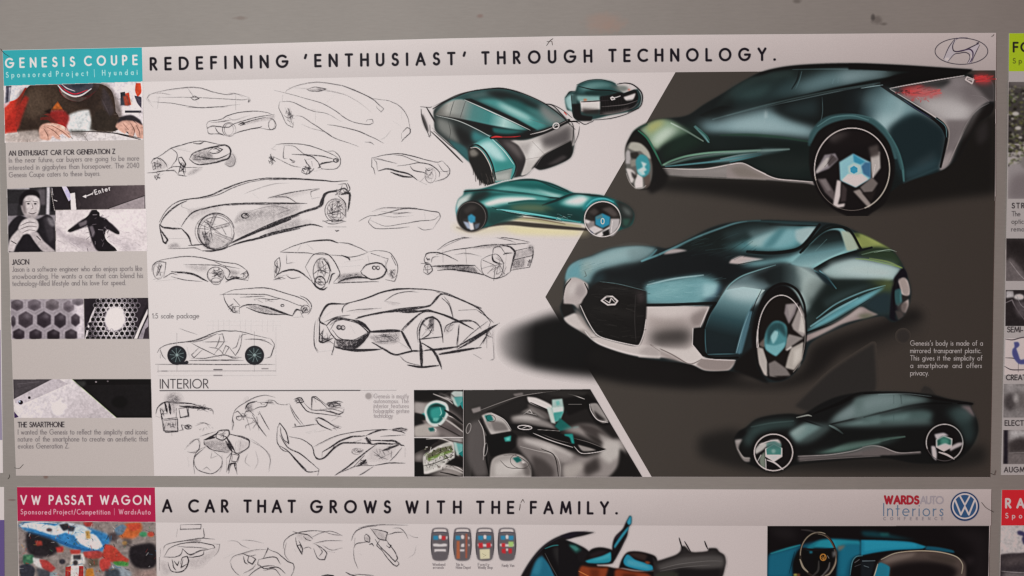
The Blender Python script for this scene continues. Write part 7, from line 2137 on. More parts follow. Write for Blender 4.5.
c.p('170,260 155,210 185,160 230,135 290,145 308,190 290,250 250,290 205,295', 'bcc4be', 1, .4); c.p('185,255 178,205 205,165 260,150 290,175 285,225 250,270 210,285', '18716c', 1, .5); c.p('200,190 260,165 280,200 240,240 200,230', '2f9c92', .8, 1.2); c.p('215,240 260,240 230,275 205,270', '5fb0a4', .7, 1); c.ring(262, 200, 13, 22, .8, 'a8c4bc', .7); c.p('140,215 160,210 165,245 140,240', '1d8a88', .9, .5)
c.p('180,310 200,303 222,318 210,335 185,325', '14706c', 1, .4); c.s('195,300 230,315 228,332', .8, 'd8d0cc', .8)
c.t(410, 385, 4.267)
c.p('20,30 100,28 160,50 120,60 60,75 20,70', '151211', .9, .8); c.p('20,75 60,80 70,110 40,120 20,105', '9a908c', .8, 1.2); c.s('100,38 160,62 182,80', 1.6, 'a59c98', .8, .4); c.s('90,48 150,72', 1, '151211', .8)
c.p('62,118 74,82 114,66 158,84 163,125 132,170 86,170', 'b5bfb8', 1, .3); c.p('72,118 84,88 114,77 150,92 151,126 125,160 90,160', '125e59', 1, .3); c.p('90,105 130,92 140,120 112,150 90,135', '2a8f85', .9, 1); c.p('82,95 115,80 148,95 120,92', '0c3532', .9, .6); c.p('100,140 125,140 115,156 98,154', '5aa99c', .8, .6); c.s('128,95 134,120 128,130', 1, '8ab5ac', .7)
c.s('150,108 190,135 226,165', 3, '141110', .95, .6); c.s('140,140 180,165 226,200', 1.8, 'a9a09b', .8, .6); c.s('120,170 170,195 226,225', 1.2, '2a2523', .8, .5); c.p('20,118 60,128 66,150 20,152', '141110', .95, .6); c.p('20,178 80,165 110,190 90,215 20,218', 'a0968f', .9, .8); c.q('78,184 100,180 104,195 86,198', '125e59', 1, .3)
c.tone(.85, .97, 1.15, .33, .45)
c.emit('interior_rendering', main, 3, 'small printed detail of a round glowing turquoise dial', full=True, outline=[(414, 390), (463.3, 389.8), (463.3, 437), (414.2, 437)])
c = Canvas(412, 436, 465, 479, 2.4, base_main); c.t(400, 380)
c.q('85,360 410,360 410,620 85,620', '2c2826')
c.q('90,368 260,368 200,420 90,470', '141112'); c.p('90,480 160,460 150,520 92,520', '8c817d', .9, 2); c.p('250,368 403,368 403,410 330,395', 'b0a6a2', .9, 1.5); c.s('270,375 340,392 403,400', 1.2, '4a4240', .8)
c.p('150,540 155,480 250,420 320,395 345,410 345,520 300,560 180,600 150,600', 'c2bbb4', 1, .4); c.p('180,500 230,460 330,440 335,460 260,490 190,520', '6f8a35', .95, .6); c.p('180,480 230,445 300,410 330,420 300,440 220,475', '5f5a4a', .8, .8)
for x_, y_ in ((200, 470), (215, 500), (240, 520), (265, 480), (300, 430), (315, 480), (250, 555), (205, 540), (290, 510)): c.e(x_, y_, 10, 7, '4a3f3a', .8, .3)
c.s('160,560 200,545 260,535 330,500', 1, '5a5450', .8); c.q('345,400 403,410 403,470 370,480 350,440', '5f9f99', .95, .5); c.q('340,395 360,400 380,490 360,480', 'a9b0a8', .8, .4); c.q('375,470 403,450 403,495', '15706c')
c.p('95,525 145,530 150,620 90,620', '161314', 1, .5); c.p('300,540 345,520 400,560 403,620 320,620 180,610 250,580', '8f8580', .9, 2); c.p('345,500 403,490 403,560 370,540', '1a1615', 1, 1.2); c.s('330,545 370,560 403,580', .9, 'c9beb9', .7)
c.t(410, 385, 4.267)
c.p('20,225 100,222 120,240 70,262 20,290', '131010', .95, .6); c.s('70,230 130,228 180,245', 1.4, 'b5aca6', .8, .4)
c.q('56,340 62,300 118,262 180,248 188,262 188,310 150,332 100,355 62,372', 'a9a39c', 1, .3); c.q('72,300 120,270 178,258 180,280 130,298 76,320', '57573f', .95, .4); c.q('76,312 130,292 180,276 180,286 130,303 78,326', '66803a', .9, .3)
c.flecks(70, (66, 262, 184, 312), ('2c2a22', '8a8a72', 'c9c5bb', '4a5a2c', '3a2f28'), 4, 14, 1.1, .85); c.flecks(40, (62, 315, 184, 360), ('d8d2cc', '5a5450', 'b5afa8', '2a2624'), 4, 14, .9, .7)
c.s('58,345 100,335 188,300', .8, '3a3633', .8); c.p('190,312 226,330 226,352 150,338', '151211', .95, .6); c.s('150,352 190,360 226,376', 1.6, 'a9a09b', .8, .6); c.s('130,372 180,382 226,395', 1.2, '151211', .8, .5); c.p('20,335 55,340 58,395 20,395', '131010', 1, .5)
c.tone(.85, .97, 1.15, .33, .45)
c.emit('interior_rendering', main, 3, 'small printed detail of a screen showing a picture', full=True, outline=[(414.2, 438), (463.3, 438), (463.3, 476.7), (414.4, 476.6)])

c = Canvas(462, 388, 645, 479, 2.4, base_main); c.t(400, 380)
c.q('400,55 1300,55 1660,640 400,640', '2b2826')
c.p('410,66 900,66 700,120 560,190 480,240 440,330 410,420', '2e2c2a', 1, 1.5); c.p('460,190 520,170 520,205 470,215', '8f8480', .6, 1); c.p('730,90 790,80 780,100 735,102', '7f7470', .6, 1); c.s('520,195 640,150 760,110 900,80 1024,66', .7, '7a706c', .7)
c.p('500,210 620,160 800,100 820,130 780,190 700,230 640,260 560,220', '131112', 1, 1.5); c.p('815,110 850,105 960,130 1030,150 1010,180 940,170 830,140', 'a59b96', 1, 1); c.p('800,180 830,150 930,180 1000,230 1000,270 900,230', '4f4644', .95, 2); c.s('780,205 800,195 840,200 800,212', 1, 'c9beb9', .8); c.s('790,190 830,155', .9, 'b0a5a0', .7)
c.p('700,230 780,215 900,235 1010,290 960,290 820,275 720,262', '8a7f7b', .9, 1.8); c.p('680,270 800,275 980,300 1000,330 700,330', '0f0e0e', 1, .8); c.s('750,305 790,288 850,292 840,305 780,318 755,310', 1.2, 'e0d8d5', .9); c.s('860,315 1000,325', 1, 'a59b96', .8)
# seat shapes
c.p('515,245 560,212 620,225 680,290 712,340 680,370 600,375 560,360 550,300', '7f7571', 1, 1); c.p('560,270 620,250 680,310 650,350 590,340', 'a0958f', .8, 1.8); c.s('515,250 530,290 560,330 555,380 545,500', 1.4, 'bfb4ae', .85); c.s('560,212 620,225 680,270 720,300', .9, 'd0c6c0', .8); c.p('505,240 520,300 550,340 545,470 560,576 440,620 420,520 440,380 470,280', '4b4542', .9, 3); c.ring(440, 310, 14, 30, .8, '8f8682', .7, 20); c.ring(548, 450, 10, 40, 1, 'a59b96', .8, 5)
c.p('540,225 570,222 598,245 590,262 555,255', '12746f', 1, .4); c.ring(575, 240, 32, 22, .7, 'b0a5a0', .7, 20); c.p('660,370 690,358 715,368 700,395 680,390', '2a8f85', 1, .4); c.p('560,370 700,345 740,380 700,440 620,470 570,460 560,540 540,500', '100f0f', 1, 1.2); c.p('690,350 720,345 705,400 680,398 655,375', '1b6a62', .7, .4); c.p('665,365 700,360 712,372 695,390', '3f9f94', .9, .4)
c.p('580,540 620,480 720,460 800,480 840,540 830,640 560,640', 'aaa09a', 1, 1.2); c.p('620,500 720,480 780,530 740,620 620,620', 'b9afa9', .7, 2.5); c.s('660,520 740,560 830,560', .8, '4a4240', .7); c.s('800,480 835,530 845,600', 1, '3a3331', .8); c.p('718,500 745,487 772,500 765,525 735,528', '0f5a54', 1, .4); c.p('770,510 800,530 780,535', 'c5bab5', .8, .5)
c.p('760,340 860,350 1024,420 1100,470 1200,500 1280,420 1350,450 1400,620 860,640 830,500 750,430', '6f6562', 1, 2.5); c.p('780,360 900,380 1024,460 1000,500 860,440 770,410', 'a69c96', .85, 3); c.p('850,440 1000,500 1060,600 900,620', '554c4a', .85, 3.5); c.s('760,440 860,470 980,500 1015,560 1015,620', 1, 'b9afa8', .7); c.s('810,470 900,490 980,540', .7, '2a2422', .6)
c.p('880,330 960,340 1110,390 1130,420 1080,420 960,390 860,352', '100f0f', 1, .7); c.s('890,360 960,385 1050,402 1110,405', .9, 'd0c6bf', .85); c.s('850,345 900,362 1000,390', .8, 'b0a59f', .6)
c.t(500, 385)
c.p('490,235 560,225 660,260 760,330 760,380 700,390 600,370 500,300', '958b86', .95, 2.5); c.p('540,250 620,280 690,360 660,380 580,320', '3a3331', .9, 3); c.p('440,470 560,440 700,420 800,400 780,500 680,560 560,560', '7f7571', .8, 4); c.p('540,500 620,470 640,520 560,560', '2a2523', .8, 4); c.p('700,360 780,370 800,420 740,460 680,430', 'a0958f', .9, 3)
c.p('420,110 600,60 620,120 700,240 660,245 600,215 470,205 420,180', '141212', 1, 1.2); c.p('430,60 500,45 560,55 600,60 560,110 450,90', '242120', 1, 1); c.s('440,58 500,70 560,92', 1, 'c4bab4', .85); c.s('440,126 520,124', 1, '8f8682', .7)
c.p('568,118 632,118 690,210 700,235 660,238 610,215 580,170', '8c8480', 1, .6); c.p('590,160 640,180 690,232 640,225 600,195', '1f1b1b', .95, 1.5); c.s('570,125 590,195 650,238 700,240', .9, 'ded6d2', .85)
c.p('340,95 370,88 408,100 412,130 340,125', '9fa6a0', 1, .4); c.q('330,120 412,122 412,180 370,235 335,215', 'b9beb6', 1, .4); c.q('345,165 412,160 408,190 370,235 350,225', '3f9a90', 1, .5); c.q('298,145 318,145 345,240 308,235', 'b3b8b0', .95, .4); c.q('318,145 345,165 350,235 342,240', '8fa8a2', .9, .4); c.q('405,185 440,240 455,285 390,285 365,250', '16605a', .95, .6); c.p('415,155 435,148 438,172 420,178', '1a8a84', 1, .4); c.p('465,265 505,262 505,275 470,278', '1f8a84', .95, .4)
c.p('380,290 440,285 520,320 600,350 640,370 560,360 480,340 420,320', 'a9a09a', .9, .8); c.p('425,325 440,308 470,320 475,375 460,370 455,340', '148480', 1, .4); c.p('480,335 520,330 600,370 682,410 600,425 520,435 490,395', '171415', 1, .5); c.p('500,370 540,400 620,415 560,428 510,420', '8b827d', .9, 1); c.s('480,400 520,433 600,428 680,412', .8, 'cfc5be', .8)
c.t(410, 385, 4.267)
c.q('230,15 790,15 1000,400 230,400', '211e1d')
c.q('232,18 480,18 620,20 470,50 330,110 280,180 260,400 232,400', '363230', .9, .5); c.s('280,115 400,70 480,45 640,22', .6, '8a817d', .8); c.p('262,102 300,92 302,110 270,120', '857b78', .9, .5); c.p('440,38 480,32 484,42 450,48', '756c69', .8, .4)
c.p('250,170 300,150 332,210 322,300 335,385 280,390 242,300', '57504e', .95, 1.6); c.ring(250, 185, 9, 22, .6, '9a918d', .8, 15); c.s('300,145 318,185 332,215 325,300 338,380', 2.4, '0e0d0d', 1, .2); c.s('292,150 312,190 318,250 312,320', .7, 'b5aca7', .8); c.ring(322, 275, 8, 28, .6, 'a59c98', .7, 8)
c.p('306,130 345,118 402,150 432,196 350,212 330,182', 'a79e99', 1, .4); c.p('340,150 400,162 422,194 360,196', '6a625f', .9, 1); c.p('318,150 345,160 350,195 332,180', '847b77', .8, .8); c.s('345,118 402,148 432,190', .6, 'd5ccc7', .8); c.p('318,130 345,128 356,150 330,156', '146a64', 1, .3); c.ring(345, 142, 20, 14, .5, '2a2523', .8, 20)
c.p('322,218 432,200 470,235 430,280 345,305 330,255', '0f0e0e', 1, .5); c.q('400,224 432,215 430,240 406,242', '2a8a80', 1, .3); c.q('410,226 426,222 424,236 412,236', '58b0a4', .9, .3)
c.p('340,395 350,320 400,295 470,298 512,340 518,395', '958c87', 1, .5); c.p('362,335 440,318 480,358 440,385 362,388', 'b6ada7', .9, 1.5); c.p('480,320 515,350 515,390 490,385', '5a524f', .8, 1.2); c.s('385,322 420,352 500,356', .6, '3a3432', .8); c.s('400,300 450,300 500,330 515,360', .6, '2a2523', .7); c.ring(470, 325, 42, 30, .5, '3a3432', .7, 10); c.q('438,312 462,305 478,322 456,332', '12605a', 1, .3); c.p('476,322 495,330 480,335', 'd0c7c2', .8, .3)
c.p('458,222 560,230 700,290 800,338 650,335 648,395 560,398 520,340 458,262', '6f6663', 1, 1.4); c.p('480,226 600,250 700,300 660,318 560,270 490,245', 'b5aba6', .95, 1.5); c.p('520,300 570,318 612,360 612,398 530,398', '3f3836', .9, 1.8); c.p('600,270 680,300 700,330 650,330', '8f8581', .8, 1.2); c.s('470,262 540,280 620,300 640,340 640,392', .7, 'a59c97', .8); c.s('560,272 616,302 634,390', 1, '201c1b', .8); c.p('655,340 740,320 720,390 660,392', '857b77', .9, 1.8)
c.p('470,165 560,182 700,232 712,282 600,246 500,206', '0e0d0d', 1, .5); c.s('525,205 600,236 695,266', .8, 'cdc3be', .85); c.s('560,208 620,232 690,250', .5, '6f6663', .8)
c.p('500,50 540,55 604,86 612,112 560,95 508,74', 'c0b6b1', 1, .5); c.s('515,74 560,94 606,114', 1.2, '191616', .9); c.p('505,80 590,122 600,150 545,120 505,95', '5f5754', .9, .8); c.p('470,120 510,98 540,112 592,148 560,140 520,118', '8a817c', .8, .7); c.s('484,125 512,106 522,122 500,118 540,128', .7, 'b5aca7', .8)
c.p('430,135 500,124 600,162 625,190 500,164 440,158', '857c78', .95, 1.1); c.p('440,140 500,130 560,150 500,150', 'aaa19c', .8, .9); c.p('425,166 600,186 645,198 622,214 440,190', '0f0d0d', 1, .5); c.ring(490, 181, 30, 9, .8, 'd5ccc8', .9, 3); c.s('478,186 500,176 515,182', .7, 'd5ccc8', .8); c.s('545,190 640,196', .8, 'a9a09b', .8)
c.q('606,62 650,58 660,100 655,112 640,150 608,160 585,98 606,96', '94aaa3', 1, .3); c.q('608,96 656,92 652,118 612,124', 'bcc4bc', .9, .4); c.q('612,118 656,112 640,150 616,158', '3c9087', 1, .3); c.q('584,96 600,94 622,166 602,160', 'b2b8b0', .9, .3); c.q('622,70 636,66 640,84 626,88', '5fa59c', .8, .4); c.q('640,140 696,186 640,196 618,176', '145c56', 1, .4); c.q('664,104 676,100 677,114 667,118', '18807a', 1, .3); c.q('695,180 722,176 720,185 698,188', '1c807a', 1, .3)
c.p('650,196 720,170 790,175 860,228 905,232 920,292 862,390 800,398 652,398 655,335 760,305 835,282 832,262 722,212', '867c78', 1, 1.6); c.p('715,165 790,178 860,230 800,225 740,195', '3a3331', .9, 1.4); c.p('740,200 800,222 835,255 790,246', '2a2523', .9, 1.2); c.p('800,205 850,225 870,262 840,262', '99908b', .8, 1.2); c.p('740,345 800,305 812,360 750,392', '322c2a', .9, 2.2); c.p('830,240 890,240 902,290 850,335 812,300', 'ada49e', .95, 1.8); c.p('660,350 730,330 740,350 700,392 660,392', 'a0968f', .8, 1.6); c.p('895,270 930,300 1000,400 842,400 885,350', '1a1817', 1, 1.2)
c.p('702,228 762,244 838,276 800,285 732,290 702,262', '141212', 1, .3); c.p('716,254 768,268 796,278 738,282', '8b827d', .95, .6); c.s('700,262 732,291 800,286 838,276', .7, 'd5ccc6', .85); c.s('702,228 762,244 838,274', .6, '6a625e', .8)
c.p('658,210 694,208 702,250 690,248 680,224 660,216', '1a8078', 1, .3)
c.p('655,60 760,40 870,165 800,165 756,100 680,128 660,110', '131111', 1, .8); c.p('766,80 800,80 848,156 820,162 786,132', '857d79', 1, .4); c.p('784,108 836,150 800,146', '292524', .95, .8); c.s('766,82 772,110 800,148 845,160', .7, 'ddd5d0', .85); c.s('674,38 700,44 745,60', .8, 'c5bbb5', .85); c.s('676,82 732,82', .7, '8f8682', .8); c.p('560,30 680,22 760,30 740,45 640,50', '2c2927', .9, .8)
c.tone(.85, .97, 1.12, .33, .45)
c.emit('interior_rendering', main, 4, 'large printed rendering of a grey cabin interior with turquoise lights', full=True, outline=[(463.6, 390), (590.3, 389.2), (642.4, 476.9), (463.6, 476.7)])

# ================================================================== lower poster
LT = ([17, 156, 400, 640, 800, 991.5], [486.8, 487.2, 488.2, 489.2, 489.6, 489.2])
LB = ([17, 156, 400, 640, 800, 991.5], [521, 522.4, 523.8, 525.4, 526, 525.4])
low_out = [(x, y) for x, y in zip(*LT)] + [(989, 560), (986, 640), (983, 700), (21, 700), (18.6, 580), (17.4, 520)]
low = thing('poster', 'wide poster with crimson corner label and family car title, below the large turquoise one', 'poster', tuple(unproj(504., 700., 0.)), 'student design posters on the wall')
slab('paper_sheet', low_out, [PAPER] * 3, None, low)
CRIM = albedo_of('a41c42', 88, 505)
lab2 = [(17, 487.1), (154.8, 487.5), (155.6, 521.9), (17.6, 520.9)]


def base_low(c):
    hp = [(x, y) for x, y in zip(*LT)] + [(x, y) for x, y in zip(LB[0][::-1], LB[1][::-1])]
    fill_alb(c, c.mask(np.array(hp, float)), header_albedo(c.X, c.Y, LT, LB))
    fill_alb(c, c.mask(np.array(lab2)), CRIM)


band(low, LT, LB, 155.6, 991.2, lambda x, y: header_albedo(x, y, LT, LB))
o = slab('project_label', lab2, CRIM, None, low, FRONT - .00014, FRONT + .0002, label='crimson corner label')
c = Canvas(16, 488, 156, 521, 2.5, base_low); c.t(0, 0, 1)
for wd, a0, a1 in (('VW', 21, 40), ('PASSAT', 49.5, 92), ('WAGON', 100.6, 150)):
    c.text(wd, a0, 504, a1, 504.2, 8.3, 1.5, 'e6e2e0', 1, stretch=True, nar=.92)
for wd, a0, a1 in (('Sponsored', 21, 50.8), ('Project/Competition', 53.9, 110), ('WardsAuto', 119, 150.4)):
    c.text(wd, a0, 514, a1, 514.3, 4.8, .62, 'dcc6ca', .85, stretch=True, nar=.85)
c.s('114.5,515 114.5,508.5', .7, 'e2cfd2', .85, straight=True)
c.emit('lettering', o, 3)
c = Canvas(160, 496, 620, 518, 2.5, base_low)
for wd, a0, a1 in (('A', 163.2, 172.6), ('CAR', 189.3, 227.6), ('THAT', 244.5, 294.8), ('GROWS', 311.2, 390), ('WITH', 406.5, 460.6), ('THE', 477.2, 513.2), ('FAMILY.', 531, 616.8)):
    c.text(wd, a0, 511.3 + (a0 - 163) * .0048, a1, 511.3 + (a1 - 163) * .0048, 11.1, 2.4, '140e15', 1, stretch=True, nar=.95)
c.emit('title_lettering', low, 3, label='black spaced capitals across the top band')

# toy bricks photo
c = Canvas(16, 518, 158, 582, 2.2, base_low); c.t(0, 450, 4.571)
c.q('70,310 740,310 740,620 70,620', '8f7f79'); 
rr3 = random.Random(11)
for k in range(160):
    c.e(rr3.uniform(80, 715), rr3.uniform(330, 600), rr3.uniform(5, 18), rr3.uniform(4, 12), rr3.choice(('7f6f69', 'a08f88', '6f615d', '93827c')), .6, .6)
c.p('85,345 110,330 180,330 260,335 380,350 480,380 510,405 470,460 400,470 300,440 200,400 120,370', '2a78b5', 1, .8)
c.p('90,345 150,332 260,350 300,375 250,390 150,360 100,352', 'd6d8dc', 1, .6); c.p('250,350 290,330 380,345 420,370 390,390 320,385', 'cfd3d8', .9, .6); c.p('340,390 430,385 470,440 440,455 370,430', 'd8dade', 1, .6); c.s('130,378 240,405 330,440 460,470', 3, '1f5f9a', .9); c.s('90,340 180,330 260,335', .9, 'e8e8ea', .7)
c.p('270,340 310,335 320,360 290,370', '1e1c22', .9, .4); c.p('315,345 345,350 335,372 310,370', '2a2a32', .9, .4); c.p('390,370 410,370 415,405 395,405', 'c9913c', .9, .4); c.p('380,330 420,325 425,345 395,350', 'b5302c', .9, .5)
c.p('120,375 200,395 260,420 280,450 240,480 180,490 130,470 118,420', '2a2529', 1, 1); c.p('130,480 200,490 190,500 120,500', '3c3438', .8, .8); c.p('160,415 190,415 195,435 168,438', 'b53a2e', .9, .4); c.p('255,445 290,440 290,465 262,468', 'c5302c', .95, .4)
c.p('108,480 150,478 158,510 120,530 105,510', '3a6f52', 1, .6); c.p('120,485 140,485 140,500 122,500', '5fa06c', .8, .4); c.p('90,530 130,520 160,545 150,590 95,590', '2c2e3a', .9, .6); c.p('150,490 190,500 240,530 220,548 180,540 155,520', 'cfc9c6', .9, .5); c.p('180,500 215,505 255,540 230,560 195,540', 'b8332f', .95, .4); c.p('165,540 220,550 250,580 180,600', '3d4048', .9, .7); c.p('230,560 260,560 265,600 225,600', '8aa0a8', .8, .4)
c.p('310,530 380,525 385,600 300,600', 'd9d1cd', 1, .4); c.q('300,535 325,530 322,600 298,600', 'b8302c'); c.q('362,530 382,530 382,600 358,600', 'b8302c'); c.p('330,470 385,475 390,520 320,525', 'd6cfc8', .95, .5); c.p('335,480 370,478 370,500 335,500', '2e2a30', .9, .4); c.p('320,455 370,455 365,475 325,475', 'c5352e', .9, .5); c.e(345, 515, 12, 12, '302c30', .9, .3); c.p('380,465 450,460 480,480 440,500 390,490', 'b8362f', .9, .6)
c.p('395,545 425,540 435,600 390,600', 'c97a25', 1, .5); c.p('400,500 450,495 450,530 410,535', '5a4a38', .9, .7)
c.p('480,430 520,440 560,480 590,500 580,520 520,515 470,490', 'c23a2c', 1, .6); c.p('460,500 500,490 510,540 470,555 455,530', 'c5362f', .95, .5); c.p('515,510 560,508 588,515 585,530 530,528', '3f8f3c', .95, .4); c.p('500,530 560,535 600,560 590,600 500,600', '8a96a0', .9, .7); c.p('480,545 540,545 560,600 480,600', '2a333c', .8, .8)
c.p('530,370 580,335 640,330 650,360 620,400 560,405', 'd0602a', 1, .8); c.p('525,360 560,340 580,350 560,385 530,390', '4a7fa5', .8, .6); c.p('580,340 640,335 640,360 600,370', 'd8452e', .9, .5); c.e(655, 385, 18, 12, '3a8f5c', .95, .4); c.e(690, 385, 16, 12, 'c5402e', .95, .4); c.p('500,380 530,375 540,400 520,420 500,410', '3c3034', .8, .8)
c.p('600,440 690,425 715,450 715,520 680,545 620,535 590,490', '241f23', 1, 1); c.p('560,400 600,405 600,440 570,440', '463c3c', .7, 1); c.p('620,550 700,550 715,600 610,600', '8a6f68', .8, 1.5); c.p('660,560 715,540 715,600 640,600', 'a08078', .6, 1); c.e(285, 510, 14, 12, '2c2a34', .9, .5); c.e(225, 365, 14, 8, '2a2228', .8, .5); c.e(570, 425, 12, 10, 'b5803c', .7, .4)
c.flecks(150, (80, 330, 715, 590), ('2a2a30', 'd8d2ce', 'b5302a', '2a6f9c', '1c1a1e', '8a7a72', 'c98a3a', '3c7f4c'), 5, 20, 1.0, .55)
c.mottle(.045, (1, 2, 5)).tone(.82, .93, 1.08, .45, .4)
c.emit('photo_print', low, 2, 'printed colour photo of scattered toy bricks around a blue toy craft', full=True, outline=[(18, 521.3), (155.7, 522.3), (156.9, 580.5), (19, 580.5)])

A2, B2, C2 = (140, 486), (280, 486), (420, 486)
LS = dict(name='interior_sketch', parent=low, base=base_low)
sketch(157, 523, 224, 577, [(*A2, '''
.8 .7: 258,248 390,245 388,275 258,278 258,248
.7 .6: 240,275 232,325
1 .7: 405,270 410,325 400,330
.7 .5: 150,410 160,385 200,365 280,350
1 .7: 200,365 290,350 350,340 385,335 480,340
f .4 1: 290,350 385,335 380,365 330,358
.9 .7: 390,335 380,365
1 .7: 155,450 190,400 260,370 340,362 420,368 470,378 480,395 440,405
.8 .6: 240,385 300,392 380,395 440,405
1.2 .8: 270,400 320,440 380,415 440,405
1 .8: 300,455 340,455 400,440 410,415
.9 .7: 150,455 220,455 260,440 275,400
1 .7: 125,455 125,540
.9 .6: 130,400 130,450
1.4 .85: 180,490 200,540 250,550 290,530 310,480 300,450 270,460 260,500
1.2 .8: 220,480 240,510 250,480
1.2 .8: 205,470 215,520 230,540
1.2 .8: 275,470 265,520 300,500
f .15 2: 300,470 420,440 500,380 480,430 380,520 320,520
.8 .4: 470,370 510,375 500,420 470,450
f .15 2: 130,480 180,500 200,560 140,570
''')], 'interior sketch with a small rectangle above the dashboard', **LS)
sketch(222, 534, 297, 577, [(*A2, '''
.6 .4: 560,350 620,355 650,380 700,400
.6 .4: 650,345 720,350 790,365
.7 .5: 575,490 600,450 660,430 740,410 820,405
1 .6: 650,430 700,450 740,440
1.3 .7: 700,440 690,480 720,500 740,470 710,450
1.3 .7: 660,450 670,490 690,500
.8 .5: 580,490 590,530 640,576
1.1 .8: 790,460 820,400 815,395
1.1 .75: 760,470 860,455 900,500
1 .7: 820,405 880,430 940,480 980,500 985,540 960,590
1.2 .75: 760,500 800,530 880,520 930,560
1 .7: 680,590 740,540 800,515 860,510
1 .6: 790,540 860,530 900,576
.8 .6: 760,470 755,505 800,530
.8 .5: 660,560 720,530 740,500
.6 .35: 540,460 600,430
''')], 'second interior sketch in the lower poster, an angular dashboard outline', **LS)
sketch(282, 527, 346, 563, [(*B2, '''
1 .65: 20,400 30,350 80,310 150,290 230,285 290,290
1 .7: 80,290 120,300 180,310 210,340
1.4 .75: 100,330 110,380 140,435 145,400 120,350
1.2 .7: 110,380 130,375 135,400
1 .6: 150,320 170,340 200,350
1.1 .65: 220,370 260,390 300,430 285,470 240,460 215,400
1 .6: 240,380 270,420 250,450
.8 .5: 200,330 260,300 330,290 400,320
.7 .45: 280,290 340,310 400,315
.8 .5: 210,370 300,350 400,350
.7 .45: 270,380 330,410 400,395
.7 .5: 290,415 350,425
.7 .45: 40,360 30,430 60,480
.6 .35: 90,400 100,420
.8 .5: 145,400 180,390 200,400
f .15 1.5: 90,300 200,310 190,350 130,340
''')], 'third interior sketch in the lower poster with a steering column', **LS)
sketch(348, 521, 418, 571, [(*B2, '''
1 .65: 455,350 470,310 500,280 560,260 620,255
.8 .5: 500,270 560,255 640,248 720,250 820,250
1.1 .75: 580,270 620,320 640,340 680,350 690,300 640,285 590,275
f .2 1: 580,270 640,290 680,310 690,340 640,345
.9 .65: 470,400 490,370 540,360 580,355
1 .65: 540,320 555,310 575,330 572,360 545,350 540,320
f .25 .6: 540,320 570,320 572,355 545,350
1.1 .7: 570,375 590,370 600,385
1.2 .75: 610,340 640,380 700,440 740,480 755,460 740,420 700,370 680,345
1.1 .75: 640,390 680,450 720,500 745,515 760,500 750,480
1.1 .7: 680,380 700,395 710,380 690,370
1 .65: 690,310 740,300 790,295
.7 .5: 720,270 770,270 800,300 820,340
.7 .5: 470,400 475,470 500,530
.5 .35: 820,310 870,330 910,325
.5 .3: 870,380 860,430 820,460
.6 .35: 510,430 520,440
.9 .6: 480,330 475,380
1 .6: 640,345 620,380 660,420
''')], 'fourth interior sketch in the lower poster with a long centre console', **LS)
sketch(320, 570, 380, 577, [(*B2, '''
1.8 .8: 265,576 300,570 340,574 350,585
1.4 .7: 420,552 460,570 500,580
1 .5: 470,565 540,568 600,572
''')], 'sketch cut off at the bottom edge', **LS)

